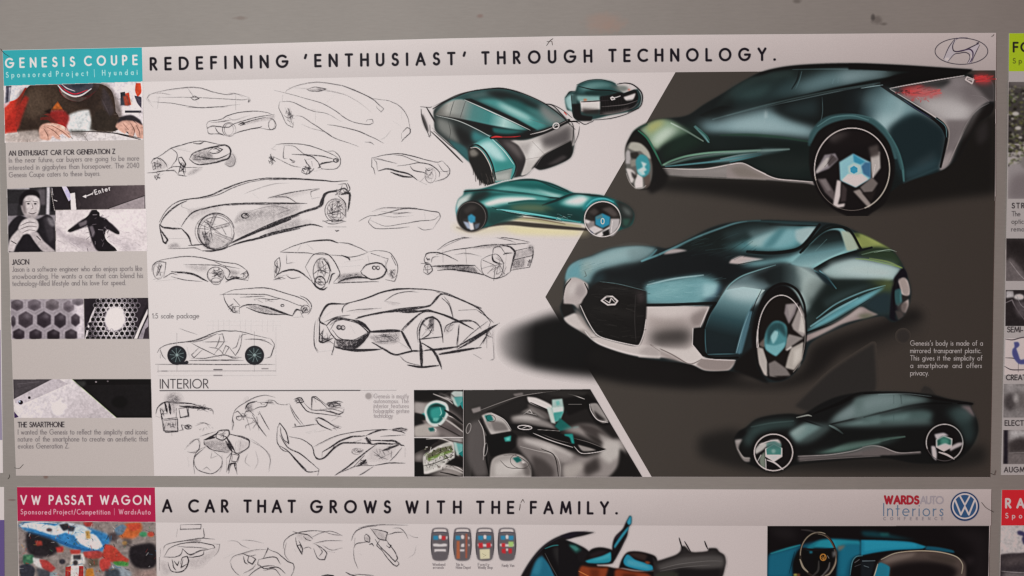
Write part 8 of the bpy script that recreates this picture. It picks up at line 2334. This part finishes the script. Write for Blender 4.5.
# four seating plans
c0 = [(72, 185), (215, 328), (358, 472), (500, 613)]
for i, (xa, xb) in enumerate(c0):
    c = Canvas(420 + xa / 6.4 - 2, 486 + 262 / 6.4, 420 + xb / 6.4 + 2, 486 + 484 / 6.4, 3.2, base_low); c.t(*C2)
    w = xb - xa
    X_ = lambda f: xa + f * w
    def poly(lst): return ' '.join('%.1f,%.1f' % (X_(a), b) for a, b in lst)
    c.p(poly([(.02, 300), (.08, 275), (.3, 267), (.7, 267), (.92, 275), (.98, 300), (1, 380), (.97, 440), (.9, 468), (.7, 478), (.3, 478), (.1, 468), (.03, 440), (0, 380)]), '5a5356', 1, .2)
    c.p(poly([(.12, 290), (.2, 276), (.8, 276), (.88, 290), (.8, 298), (.2, 298)]), 'c8bcb8', 1, .2)
    c.s(poly([(.08, 300), (.3, 296), (.7, 296), (.92, 300)]), 1.4, '3c3a44', .9)
    c.s(poly([(.03, 300), (.0, 380), (.04, 440)]), 1.2, '2e2c30', .8); c.s(poly([(.97, 300), (1, 380), (.96, 440)]), 1.2, '2e2c30', .8)
    wht = 'd8cfcd'
    c.p(poly([(.42, 320), (.5, 312), (.6, 320), (.58, 338), (.45, 338)]), wht, 1, .3)
    if i != 1:
        c.p(poly([(.1, 370), (.3, 368), (.5, 372), (.75, 368), (.9, 372), (.88, 385), (.5, 388), (.12, 385)]), wht, .9, .3)
    if i == 0:
        c.q(poly([(.12, 318), (.38, 318), (.4, 344), (.12, 344)]), '2a7a9c', 1, .2); c.q(poly([(.6, 320), (.82, 320), (.8, 346), (.6, 346)]), 'b5282c', 1, .2); c.p(poly([(.84, 322), (.93, 322), (.9, 340), (.84, 340)]), wht, 1, .2)
        c.p(poly([(.18, 404), (.82, 404), (.84, 420), (.7, 418), (.3, 418), (.18, 424)]), wht, .95, .3)
    if i == 1:
        c.q(poly([(.12, 318), (.36, 318), (.4, 344), (.12, 344)]), '2a7a9c', 1, .2); c.p(poly([(.45, 372), (.6, 368), (.6, 390), (.42, 390)]), wht, 1, .3); c.p(poly([(.35, 405), (.62, 405), (.6, 418), (.36, 418)]), wht, .9, .3); c.p(poly([(.8, 322), (.92, 330), (.85, 345)]), wht, .9, .3); c.p(poly([(.82, 370), (.92, 375), (.86, 388)]), wht, .9, .3)
        c.q(poly([(.18, 352), (.34, 352), (.36, 465), (.16, 465)]), 'a0583a', 1, .2); c.q(poly([(.68, 305), (.78, 305), (.77, 462), (.67, 462)]), '9a4f3a', 1, .2)
    if i == 2:
        c.q(poly([(.12, 318), (.4, 318), (.4, 346), (.14, 346)]), '2a7a9c', 1, .2); c.q(poly([(.6, 318), (.86, 318), (.84, 346), (.6, 346)]), '2a7a9c', 1, .2)
        c.p(poly([(.14, 365), (.38, 362), (.4, 396), (.16, 396)]), 'b5262c', 1, .2); c.p(poly([(.58, 365), (.82, 362), (.84, 392), (.6, 396)]), 'b5262c', 1, .2)
        c.q(poly([(.2, 405), (.78, 402), (.78, 464), (.24, 468)]), 'c9bf9f', 1, .2); c.s(poly([(.35, 432), (.55, 445)]), .7, '6a6250', .7); c.s(poly([(.4, 455), (.6, 440)]), .6, '6a6250', .5)
    if i == 3:
        c.q(poly([(.14, 318), (.4, 318), (.4, 344), (.16, 344)]), '2a7a9c', 1, .2); c.q(poly([(.6, 318), (.88, 318), (.86, 346), (.6, 346)]), '2a7a9c', 1, .2)
        c.p(poly([(.2, 366), (.4, 366), (.4, 392), (.2, 392)]), 'b5262c', 1, .2); c.q(poly([(.58, 356), (.88, 356), (.86, 388), (.6, 388)]), '9ab86a', 1, .2)
        c.p(poly([(.2, 402), (.42, 398), (.44, 432), (.22, 428)]), 'b5262c', 1, .2); c.p(poly([(.58, 400), (.78, 400), (.78, 430), (.6, 432)]), 'b5262c', 1, .2); c.p(poly([(.45, 400), (.56, 400), (.55, 415), (.46, 415)]), wht, 1, .3)
    c.emit('seating_plan', low, 3, ('top-view seating plan with one blue and one red front seat', 'top-view seating plan with two long brown boards', 'top-view seating plan with a pale box behind two red seats', 'top-view seating plan with two blue, three red and one green seat')[i])
for t_, a0, a1, y_ in (('Weekend', 432.6, 445, 565.6), ('errands', 433, 443.6, 568.6), ('Trip to', 456, 463, 565.6), ('Home Depot', 456, 470.5, 568.6), ('Family', 478, 489, 565.6), ('Weekly Shop', 478, 492.5, 568.6), ('Family Van', 502, 514, 566.6)):
    if y_ < 568: c = Canvas(a0 - 1.5, 562, a0 + 16, 571, 3, base_low); c.t(0, 0, 1)
    c.text(t_, a0, y_, a1, y_, 2.5, .4, '4a4246', .75)
    if y_ > 568 or 'Van' in t_: c.emit('caption', low, 3)

# cut-away car rendering
c = Canvas(515, 512, 728, 578, 2.3, base_low)
c.t(420, 486)
c.p('640,590 690,500 750,420 810,365 880,325 960,300 1020,292 1120,296 1040,318 980,330 930,345 1000,370 1060,400 1100,440 1130,500 1160,590 640,620', '1b181b', 1, .35)
c.p('700,590 720,530 750,470 780,445 830,500 860,560 865,590', '1c6f8c', 1, .8); c.p('720,560 740,490 770,455 780,500 760,570', '2f8aa5', .8, 1.2); c.p('780,420 820,385 900,370 980,380 1000,420 1010,520 990,590 880,590 830,510', '121114', 1, .6)
c.p('850,390 940,385 980,420 960,500 900,520 860,450', '2c2a2a', .9, 1.5); c.s('800,400 860,380 960,378', 1.2, '2a7a7c', .8); c.p('940,350 990,380 1010,410 980,400 950,375', '2f6a60', .9, .6); c.s('955,400 940,500', 1.1, '6a6664', .7); c.s('800,430 840,510 880,580', 1, '4a4848', .8); c.s('650,580 700,500 760,425 820,370 900,328 960,310', 1.5, '2e2a30', .9); c.q('925,345 975,330 1100,298 1020,300', '241f24', .9, .3)
c.p('1000,590 1015,540 1025,480 1060,500 1080,560 1080,590', '1a1614', 1, .5); c.p('1008,560 1020,520 1030,560', 'a0502a', .9, .5)
c.t(560, 486)
c.p('-10,345 40,350 90,370 148,408 110,440 112,470 150,510 150,590 -10,590', '161417', 1, .4); c.p('55,370 100,375 140,408 105,430 70,400', '22564f', .9, .8); c.p('60,380 100,385 120,405 100,415', '3f8a80', .8, .6); c.p('0,320 70,296 140,294 185,286 120,308 60,335', '221c28', 1, .3)
c.p('155,480 170,440 200,405 250,392 300,398 340,415 345,470 335,495 280,502 200,500', '171416', 1, .4); c.p('160,480 200,465 270,445 325,420 330,470 310,490 240,495 180,492', '1f93a8', 1, .6); c.p('200,470 270,452 320,430 315,460 250,475', '3fb0c0', .8, .8); c.p('190,440 250,415 320,412 270,440 200,460', '2a2023', .9, .8)
c.p('330,490 335,380 352,325 400,275 420,235 445,190 457,195 456,240 440,265 430,320 400,380 370,440 350,475', '191519', 1, .35); c.p('365,350 400,300 440,255 436,280 400,330 350,400 345,385', '2a94ac', .95, .5); c.p('428,230 447,192 457,196 455,240 440,250', '2f9ab5', 1, .3); c.p('350,350 360,320 400,285 380,320', '3c2f3c', .8, .6); c.s('420,330 390,400 355,460', .9, '4a4448', .8)
c.p('375,530 395,470 430,425 490,418 560,430 610,450 622,485 600,540 500,540 400,525', '171315', 1, .4); c.p('405,480 425,440 445,440 480,470 540,490 590,510 598,535 560,545 480,530 420,510', '1d8fae', 1, .6); c.p('430,470 480,480 560,510 580,530 500,520 430,500', '4fb0c6', .7, .8); c.p('430,430 500,425 560,440 545,480 480,460', '3a2a26', .95, .7); c.p('540,485 560,480 580,490 560,500', 'a0502a', .8, .4); c.p('590,450 620,480 610,530 600,500', '2a2628', .9, .5)
c.p('110,545 140,505 200,510 300,515 350,525 400,530 480,545 560,545 640,540 640,600 110,600', '1a1211', 1, .4); c.p('120,545 140,510 200,520 270,522 310,520 300,560 280,600 130,600', 'a0401c', .95, .8); c.p('190,530 250,528 250,590 200,590', '6f2a12', .9, 1.2); c.p('350,545 370,530 450,545 560,560 600,600 350,600', '9a3c1c', .95, .8); c.p('400,560 480,565 500,600 400,600', '5a2210', .9, 1.2); c.s('120,545 150,560 190,580', 1, 'd8783a', .8)
c.p('600,490 660,468 740,440 770,415 775,385 800,385 840,420 900,422 945,415 950,398 1000,398 1020,420 1050,440 1060,470 1060,500 1030,590 600,600', '2c2828', 1, .4); c.p('620,510 700,480 800,450 940,440 1040,450 1055,490 1040,520 900,530 760,525 640,540', '57514f', .95, 1.8); c.p('760,440 900,430 1000,420 960,435 820,450', '3a3433', .9, .8); c.p('760,530 900,535 1030,530 1010,600 700,600', '1c191a', .95, 1.2); c.p('620,560 700,545 760,560 740,600 600,600', '3a3a30', .8, 1)
c.s('762,332 772,365 785,405', 1.4, '241c20', .95); c.s('797,355 815,385 836,420', 1.3, '241c20', .95); c.s('925,353 935,380 945,402', 1.4, '241c20', .95); c.s('640,530 760,500 940,480 1040,480', .7, '7a7370', .6); c.s('640,545 780,520 960,505', .7, '7a7370', .5)
c.tone(.85, .82, 1.1, .3, .4)
c.emit('car_rendering', low, 4, 'cut-away rendering of a car with raised doors and blue seats')

# dark dashboard rendering
c = Canvas(765, 524, 991, 581, 2.3, base_low)
c.t(700, 486)
c.q('430,250 1900,250 1900,620 430,620', '141113')
c.p('440,270 560,260 620,300 600,340 500,330', '2a2526', .6, 3)
c.p('432,470 450,432 560,400 640,378 720,360 800,345 900,342 1024,350 1024,620 432,620', '0e5a74', 1, 1.5); c.p('450,440 560,408 640,385 600,420 580,470 560,576 432,576 440,480', '126f8c', .9, 1.5); c.s('455,432 560,400 640,378', 2, '1f8f9c', .8, .8); c.s('605,420 590,480 570,560', 1, '0a3a4c', .8)
c.p('690,400 760,350 850,340 960,348 1024,352 1024,380 900,385 860,400 760,395', '1a93a8', 1, 1); c.p('640,400 700,395 860,405 880,420 870,600 600,600 590,500 610,440', '100f12', 1, 1); c.p('900,390 940,370 1024,370 1024,440 960,470 930,576 890,576', '127390', 1, 1.4); c.p('680,395 720,370 760,355 720,400 690,410', '117a8c', .9, 1); c.p('700,415 720,415 720,430 700,432', '1d7f95', .8, .6)
c.ring(757, 440, 115, 142, 2.2, '2e2622', 1, 0, 90, 280); c.ring(757, 440, 112, 140, 2.4, '3a302a', 1, -8, -90, 90); c.ring(760, 442, 118, 146, .8, '9a8a74', .85, 0, 180, 290); c.ring(757, 440, 106, 132, .7, '8a7a66', .6, 0, 270, 360); c.s('640,470 660,520 690,550', 2, 'a5957f', .8); c.s('870,440 865,500 830,560 800,576', 1.6, '9a8a76', .8); c.s('655,400 760,410 860,400', 2.4, '1c1a1c', .95); c.p('730,420 850,410 870,440 840,500 760,520 730,480', '0e0d0f', 1, .8); c.s('760,480 755,540 720,576', 2.2, '3a3634', .95, .6); c.s('830,490 820,530 780,576', 2, '6a625e', .8, .6)
c.ring(788, 456, 18, 20, 1.1, 'b5742c', .95); c.s('778,456 790,470 800,440', 1.2, 'b5742c', .9); c.s('780,445 798,468', 1, 'b5742c', .8); c.s('815,445 825,462', 1, 'b0a5a0', .7)
c.p('878,385 930,378 915,400 885,418', '7a7466', .9, .8); c.p('845,420 870,415 872,440 850,460', '8f8a88', .7, 1); c.p('600,560 640,560 640,600 600,600', '7a4a2a', .9, .6); c.p('595,566 620,562 615,590', '2a9a60', .6, .4); c.e(610, 568, 10, 5, 'd8b040', .8, .4); c.p('960,576 975,480 1000,450 1040,445 1040,600', '0d0c0e', 1, .8); c.s('960,570 975,485 1000,452 1040,446', 1, '5a9aa5', .7); c.s('990,490 1020,470', 1, 'a5a0a0', .6); c.s('990,515 1030,500', .8, 'a5a0a0', .5)
c.s('650,280 700,285 760,300', 1.6, '4a4240', .7, 1)
c.t(864, 486)
c.p('-20,345 150,348 300,358 400,388 370,402 200,410 80,425 -20,445', '1488a8', 1, .5); c.p('0,350 200,358 330,372 340,392 150,400 0,420', '1fa0c0', .8, 1); c.p('400,385 480,392 570,412 580,428 480,420 390,408', '14566c', 1, .6); c.p('-20,290 60,290 160,310 340,350 160,335 0,320', '10454f', .9, 1.5); c.p('100,300 160,298 160,320 110,318', '1f6f6c', .6, 1)
c.p('80,510 120,460 200,430 340,415 480,420 600,455 650,500 650,620 60,620', '5a4a44', 1, 1); c.p('110,490 180,440 340,425 300,455 160,490', '857268', .8, 1.5); c.p('160,520 260,490 400,480 540,500 600,540 560,600 160,600', '1a1516', 1, 2); c.p('400,440 520,445 600,480 560,500 440,470', '463a34', .8, 1.5); c.s('110,470 200,430 340,415 480,422 590,452 630,500 625,560', 1.1, 'b5a58c', .85); c.p('90,500 110,490 165,520 150,620 60,620 70,560', '1a7f9a', 1, .6); c.s('88,500 70,560 55,600', .9, 'c9c0a8', .8); c.p('-20,470 70,480 60,540 30,600 -20,600', '1a2026', 1, .8); c.s('-10,480 70,478', 1.1, '8f9ea5', .7); c.s('0,510 30,520', 1, '8f9ea5', .6); c.p('640,460 700,450 710,490 660,510', '2e2628', .8, 2); c.p('530,270 720,280 790,300 790,600 700,600 700,400 620,330', '262022', .7, 4)
c.tone(.85, .78, 1.1, .3, .4)
c.emit('interior_rendering', low, 2, 'printed rendering of a dark dashboard with blue panels and a steering wheel', full=True, outline=[(767.4, 526), (989.2, 525.8), (988.2, 580), (767, 580)])

# logos
c = Canvas(880, 492, 946, 521, 4, base_low); c.t(0, 0, 1)
c.text('WARDS', 884.8, 503.4, 918.4, 503.6, 7.2, 2.2, '8f1f2a', 1, stretch=True)
c.text('AUTO', 920.5, 503.5, 943, 503.6, 7, 1.5, '8a7f84', .9, stretch=True)
c.text('Interiors', 883.6, 515.6, 943, 515.8, 12.2, 1.0, '3f566f', .85, stretch=True)
c.text('CONFERENCE', 883.4, 519.9, 942.8, 519.9, 2.7, .6, '6f666c', .85, stretch=True)
c.emit('logo', low, 3, 'red and grey conference logo')
c = Canvas(948, 490, 982, 523, 4, base_low); c.t(0, 0, 1)
c.e(964.8, 506.4, 14.3, 14.4, '1c3358', 1, .2); c.ring(964.8, 506.2, 12.1, 12.2, 1.5, 'd6d6d8', 1); c.e(964.8, 506.2, 11.1, 11.2, '2b4668', 1)
c.s('960.2,496.6 964.8,505 969.4,496.6', 1.6, 'd8d8da', 1, straight=True, taper=0); c.s('955.2,500.5 960.8,514.6 964.8,506.6 968.8,514.6 974.4,500.5', 1.7, 'd8d8da', 1, straight=True, taper=0)
c.ring(964.8, 506.4, 13.9, 14, .8, '16294a', .9)
c.emit('logo', low, 3, 'round blue and white logo')

# ================================================================== posters cut by the right edge of the photo
ru = thing('poster', 'poster with a lime green label at the right edge, mostly out of the picture', 'poster', tuple(unproj(1090., 475., 0.)), 'student design posters on the wall')
ru_out = [(1009.2, 33.2), (1190, 33), (1190, 474), (1001.4, 475), (1003.4, 380), (1006, 260), (1008.6, 120)]
slab('paper_sheet', ru_out, [PAPER] * 3, None, ru)
LIME = albedo_of('93a51e', 1016, 55)
SHEETG = albedo_of('9c9290', 1015, 220)


def gfill(c, pts, alb): fill_alb(c, c.mask(np.array(pts, float)), alb)


def base_ru(c):
    gfill(c, [(1008.8, 71.3), (1100, 71), (1100, 474), (1001.4, 474), (1003.4, 380), (1006, 260)], SHEETG)
    gfill(c, [(1009.2, 33.2), (1100, 33), (1100, 71), (1008.8, 71.3)], LIME)


slab('sidebar', [(1008.8, 71.3), (1100, 71), (1100, 474), (1001.5, 474.8), (1003.4, 380), (1006, 260)], SHEETG, None, ru, FRONT - .0001, FRONT + .0002)
o = slab('project_label', [(1009.3, 33.3), (1100, 33.3), (1100, 71), (1008.9, 71.3)], LIME, None, ru, FRONT - .00014, FRONT + .0002, label='lime green corner label')
c = Canvas(1010, 38, 1034, 68, 3, base_ru); c.t(0, 0, 1)
c.text('FO', 1013.6, 51.6, 1030, 51.5, 8.8, 2.0, '23201a', 1); c.text('Sp', 1013, 63.2, 1021.5, 63.2, 4.8, .9, '4a4a1c', .85, stretch=True)
c.emit('lettering', o, 3)
c = Canvas(1005, 78, 1036, 201, 2.3, base_ru); c.t(864, 50)
c.q('920,200 1100,200 1100,600 920,600', '3a3534')
rr4 = random.Random(21)
for k in range(420):
    x_ = rr4.uniform(925, 1080); y_ = rr4.uniform(230, 745)
    c.e(x_, y_, rr4.uniform(3, 14), rr4.uniform(2, 9), rr4.choice(('1a1716', '241f1c', '5a5a30', '2e2a22', '6f6a4a', '3f4a22', '8a8578', '151210')), .8, .3)
c.q('925,200 1100,200 1100,240 925,225', '6a605e', .9, 2)
for x_, y_, r_ in ((970, 408, 22), (985, 500, 20), (950, 440, 10), (1000, 560, 12)): c.e(x_, y_, r_, r_ * .6, 'b5aca6', .9, .6)
c.p('925,745 960,728 1000,720 1060,700 1100,900 1100,960 920,960 920,760', '857c7c', 1, 1); c.p('960,800 1100,780 1100,960 920,960 925,880', '5f5556', .7, 3); c.e(1030, 720, 30, 40, '6f6866', 1, .8)
c.emit('photo_print', ru, 2, 'printed photo of dark foliage above a pale shape', full=True, outline=[(1008.5, 82), (1034, 82), (1034, 198.8), (1007.6, 198.8)])
for nm, ya, yb, bgc, fn in (('a', 238.4, 281, '2c2626', lambda c: (c.p('1004,262 1012,258 1022,270 1034,282 1004,284', '5f5656', .9, 1.5), c.s('1010,262 1020,275 1030,284', 1, '8a8080', .7), c.p('1006,240 1020,240 1034,250 1034,262 1010,252', '1c1818', .9, 2))),
                            ('b', 290, 326, '211c1d', lambda c: (c.q('1006,291 1013,291 1014,297 1006,298', 'b0a8a8', .9, .4), c.e(1019, 297, 5, 3, 'c4bcba', .9, .4), c.s('1005,303 1012,300 1016,308 1026,322', 1.2, '7a7072', .8), c.p('1014,300 1030,304 1034,320 1018,316', '4a4244', .9, 1.5), c.s('1016,294 1022,306 1034,310', .8, '8a8284', .6))),
                            ('d', 384, 417.6, '6f6867', lambda c: (c.p('1004,384 1016,384 1034,390 1034,396 1010,396', '8a8281', .9, 2), c.e(1010, 402, 6, 9, '3a3434', .9, 1.5), c.p('1014,390 1034,392 1034,410 1016,408', '5a5352', .9, 2), c.e(1016, 398, 3, 4, '9a9290', .8, 1))),
                            ('e', 430, 464, '5f5655', lambda c: (c.q('1004,430 1008,430 1007.6,464 1003.6,464', '17131a', 1, .3), c.p('1009,430 1034,430 1034,434 1020,438 1009,442', '97908f', .95, 1.2), c.p('1009,443 1018,438 1034,440 1034,452 1009,452', '2c2626', .9, 1.8), c.s('1009,453 1034,452', 1, '8a8280', .7)))):
    xl = 1006.2 if ya < 285 else (1005.6 if ya < 330 else (1003.6 if ya < 425 else 1003.2))
    c = Canvas(1002, ya - 2, 1036, yb + 2, 2.3, base_ru); c.t(0, 0, 1)
    c.q('1000,%f 1040,%f 1040,%f 1000,%f' % (ya - 3, ya - 3, yb + 3, yb + 3), bgc)
    fn(c)
    c.mottle(.045)
    c.emit('photo_print', ru, 2, {'a': 'dark printed photo below the first paragraph', 'b': 'printed photo of a dark car cabin', 'd': 'grey blurred printed photo', 'e': 'printed photo of a road seen past a dark post'}[nm], full=True, outline=[(xl, ya), (1034, ya), (1034, yb), (xl - .3, yb)])
# pictogram of a seated passenger
c = Canvas(1003, 335, 1036, 377, 3, base_ru); c.t(864, 300)
c.q('905,245 1090,245 1090,480 898,480', 'b8aeac', 1)
c.s('905,250 950,255 1010,240 1060,236', 1.2, '3c3236', .9); c.s('905,370 950,372 1010,385', 1.0, '3c3236', .9); c.s('900,425 940,445 1000,447 1060,445', 1.2, '3c3236', .9); c.s('988,400 986,460', 1, '3c3236', .85)
c.p('958,270 985,268 995,285 988,300 975,310 985,340 1000,385 1040,375 1060,385 1060,405 1010,412 985,405 960,375 948,345 950,315 962,300', '40406e', 1, .3)
c.emit('pictogram', ru, 3, 'small drawing of a seated blue figure')
for bl in ((('STREET', 1012, 208, 1038, 4.8, 1.0), ('The', 1011.8, 216, 1020, 4.6, .6), ('optic', 1011.6, 223.6, 1023.4, 4.6, .6), ('remo', 1011.4, 231.2, 1024, 4.6, .6)),
           (('SEMI-', 1007.4, 332, 1022.6, 5, 1.0),), (('CREATI', 1006.2, 379.8, 1027, 4.8, 1.0),), (('ELECTR', 1004.9, 425.4, 1027, 4.8, 1.0),), (('AUGME', 1004.2, 472, 1028, 4.8, 1.0),)):
    c = Canvas(1002, bl[0][2] - 7, 1040, bl[-1][2] + 4, 3, base_ru); c.t(0, 0, 1)
    for t_, a0, y_, a1, h_, w_ in bl: c.text(t_, a0, y_, a1, y_, h_, w_, '2a2426' if w_ > .8 else '3a3436', .9)
    c.emit('caption', ru, 4)

rl = thing('poster', 'poster with a bright red label in the lower right corner of the picture', 'poster', tuple(unproj(1090., 700., 0.)), 'student design posters on the wall')
slab('paper_sheet', [(1002, 489.8), (1190, 489.5), (1190, 700), (996, 700), (1000, 580), (1001, 530)], [PAPER] * 3, None, rl)
RED = albedo_of('b71f27', 1013, 508)


def base_rl(c): gfill(c, [(1002, 489.8), (1100, 489.8), (1100, 525.4), (1001.2, 525.4)], RED)


o = slab('project_label', [(1002.1, 489.9), (1100, 489.9), (1100, 525.4), (1001.3, 525.4)], RED, None, rl, FRONT - .00014, FRONT + .0002, label='bright red corner label')
c = Canvas(1003, 495, 1036, 522, 3, base_rl); c.t(0, 0, 1)
c.text('RAM', 1006, 507.4, 1038, 507.4, 8.4, 2.0, 'd8cfcc', 1); c.text('Spon', 1005.6, 518, 1028, 518, 4.8, .85, 'd0b4b2', .85, stretch=True)
c.emit('lettering', o, 3)
c = Canvas(998, 524, 1036, 581, 2.3, base_rl); c.t(864, 486)
c.q('860,250 1100,250 1100,620 860,620', 'a39897'); c.p('860,255 1100,255 1100,430 1000,400 860,420', 'b0a6a4', .9, 2)
c.p('980,290 1000,285 1040,300 1100,300 1100,390 1030,380 1010,340 1020,320 985,310', '2e2a4a', 1, .5); c.p('870,440 940,430 1000,428 1100,415 1100,620 860,620', '2a2427', 1, .6); c.p('880,470 1000,450 1090,450 1090,490 1000,500 900,520', '4a4040', .7, 1.8); c.p('890,550 1000,555 1090,560 1090,600 890,600', '6a6060', .8, 1.5); c.s('880,545 960,552 1060,556', 1, '8f8585', .7)
c.mottle(.05)
c.emit('photo_print', rl, 2, 'printed photo with a dark shape on pale grey', full=True, outline=[(1001.2, 526), (1034, 526), (1034, 580), (1000, 580)])

# slivers of posters at the left edge
for (ya, yb, xr, lblname, colr, lb) in ((-60, 473, (0.1, 1.4, 2.9), None, 'b5aaa9', 'sliver of a poster at the left edge of the picture beside the large turquoise one'),
                                        (487, 700, (4.0, 4.3, 4.8), 'x', 'c8bcb8', 'sliver of a poster in the lower left corner of the picture, white over dark violet')):
    lp = thing('poster', lb, 'poster', tuple(unproj(-60., float(yb), 0.)), 'student design posters on the wall')
    o_ = [(-170, ya), (xr[0] - (3.2 if ya < 0 else 0), ya), (xr[1] - (1.4 if ya < 0 else 0), (ya + yb) / 2), (xr[2], yb), (-170, yb)]
    slab('paper_sheet', o_, [PAPER] * 3, None, lp)
    if ya > 0:
        slab('photo_print', [(-120, 520), (4.2, 520), (4.6, 620), (-120, 620)], '5a4a78', (2, 560), lp, FRONT - .0001, FRONT + .0002, label='dark violet printed area')
    else:
        slab('photo_print', [(-120, 330), (.6, 330), (1.4, 400), (2.3, 440), (-120, 440)], '8f8496', (1, 400), lp, FRONT - .0001, FRONT + .0002, label='grey violet printed area')


# ================================================================== staples and wires
def wire(name, label, cat, pts, w=.45, group='bent wires and staples holding the posters'):
    """pts: photo x, y, height above the paper in px"""
    P3 = np.array(pts, float)
    if len(P3) > 2: P3 = crom(P3, False, 4)
    P = unproj(P3[:, 0], P3[:, 1], 0.0)
    P[:, 1] = FRONT - .0002 - P3[:, 2] * .0012
    cu = bpy.data.curves.new(name, 'CURVE'); cu.dimensions = '3D'; cu.bevel_depth = w * .0012 / 2; cu.bevel_resolution = 2
    sp = cu.splines.new('POLY'); sp.points.add(len(P) - 1)
    loc = P[0]
    for i, v in enumerate(P): sp.points[i].co = (*(v - loc), 1)
    tmp = bpy.data.objects.new(name, cu); COL.objects.link(tmp)
    dg = bpy.context.evaluated_depsgraph_get()
    me = bpy.data.meshes.new_from_object(tmp.evaluated_get(dg))
    bpy.data.objects.remove(tmp)
    o = bpy.data.objects.new(name, me); COL.objects.link(o)
    o.location = tuple(loc)
    me.materials.clear(); me.materials.append(WIRE)
    return tag(o, label, cat, group)


wire('staple', 'thin bent staple leg in the large poster title band above the word THROUGH', 'staple', [(546.5, 46, 0), (549.5, 41.5, 1.2), (553, 38.8, .4)], .55)
wire('staple', 'short staple point crossing another above the word THROUGH on the large poster', 'staple', [(546.8, 41.8, .2), (551.6, 41.6, 1.4), (552.4, 45.5, .3)], .45)
wire('wire', 'thin wire hooked behind the top left corner of the turquoise label', 'wire', [(1, 49, 0), (5, 53.5, .8), (10, 56.8, .2)], .5)
wire('staple', 'bent staple near the lower left corner of the large poster', 'staple', [(15, 467.5, 0), (20, 468, .8), (24, 464, .3)], .45)
wire('staple', 'short staple leg on the bare wall strip left of the crimson label', 'staple', [(8, 479, -.6), (10, 476.5, 0), (9.4, 474.5, -.6)], .5)
wire('wire', 'thin wire curling over the top right corner of the lower poster beside the round logo', 'wire', [(981, 502, .2), (985, 507, 1.0), (991, 510.6, .6), (993.5, 512, -.6)], .45)
wire('staple', 'upright staple leg after the word THE on the lower poster', 'staple', [(519.4, 510, .2), (519.9, 506.5, 1.0), (520.2, 503.4, .2)], .55)
wire('staple', 'tiny folded staple above the gap after the word THE on the lower poster', 'staple', [(520.8, 502.5, .2), (522.8, 498.6, 1.2), (524.4, 502.2, .2)], .4)
wire('wire', 'loose hair-thin wire beside the lower right corner of the large poster', 'wire', [(990, 473, .2), (993.5, 474.5, .8), (995, 470, .2)], .45)
wire('staple', 'small staple at the top right corner of the large poster above the oval emblem', 'staple', [(991, 37, .1), (992.6, 35.6, .7), (993.4, 34.6, .1)], .5)

# ================================================================== light
ld = bpy.data.lights.new('room_lamp', 'POINT')
ld.energy = 1.06 * DIR[1] / PAPER * math.pi * 4 * math.pi * 1.12 ** 2
ld.color = tuple(DIR / DIR[1])
ld.shadow_soft_size = .09
lo = bpy.data.objects.new('room_lamp', ld); COL.objects.link(lo)
lo.location = tuple(LAMP)
w = bpy.data.worlds.new('World'); scene.world = w; w.use_nodes = True
bg = w.node_tree.nodes['Background']
a_ = AMB / PAPER
bg.inputs['Color'].default_value = (*(a_ / a_.max()), 1); bg.inputs['Strength'].default_value = 1.07 * float(a_.max())
vs = scene.view_settings
vs.view_transform = 'Standard'; vs.look = 'None'; vs.exposure = 0; vs.gamma = 1
scene.cycles.filter_width = 1.35
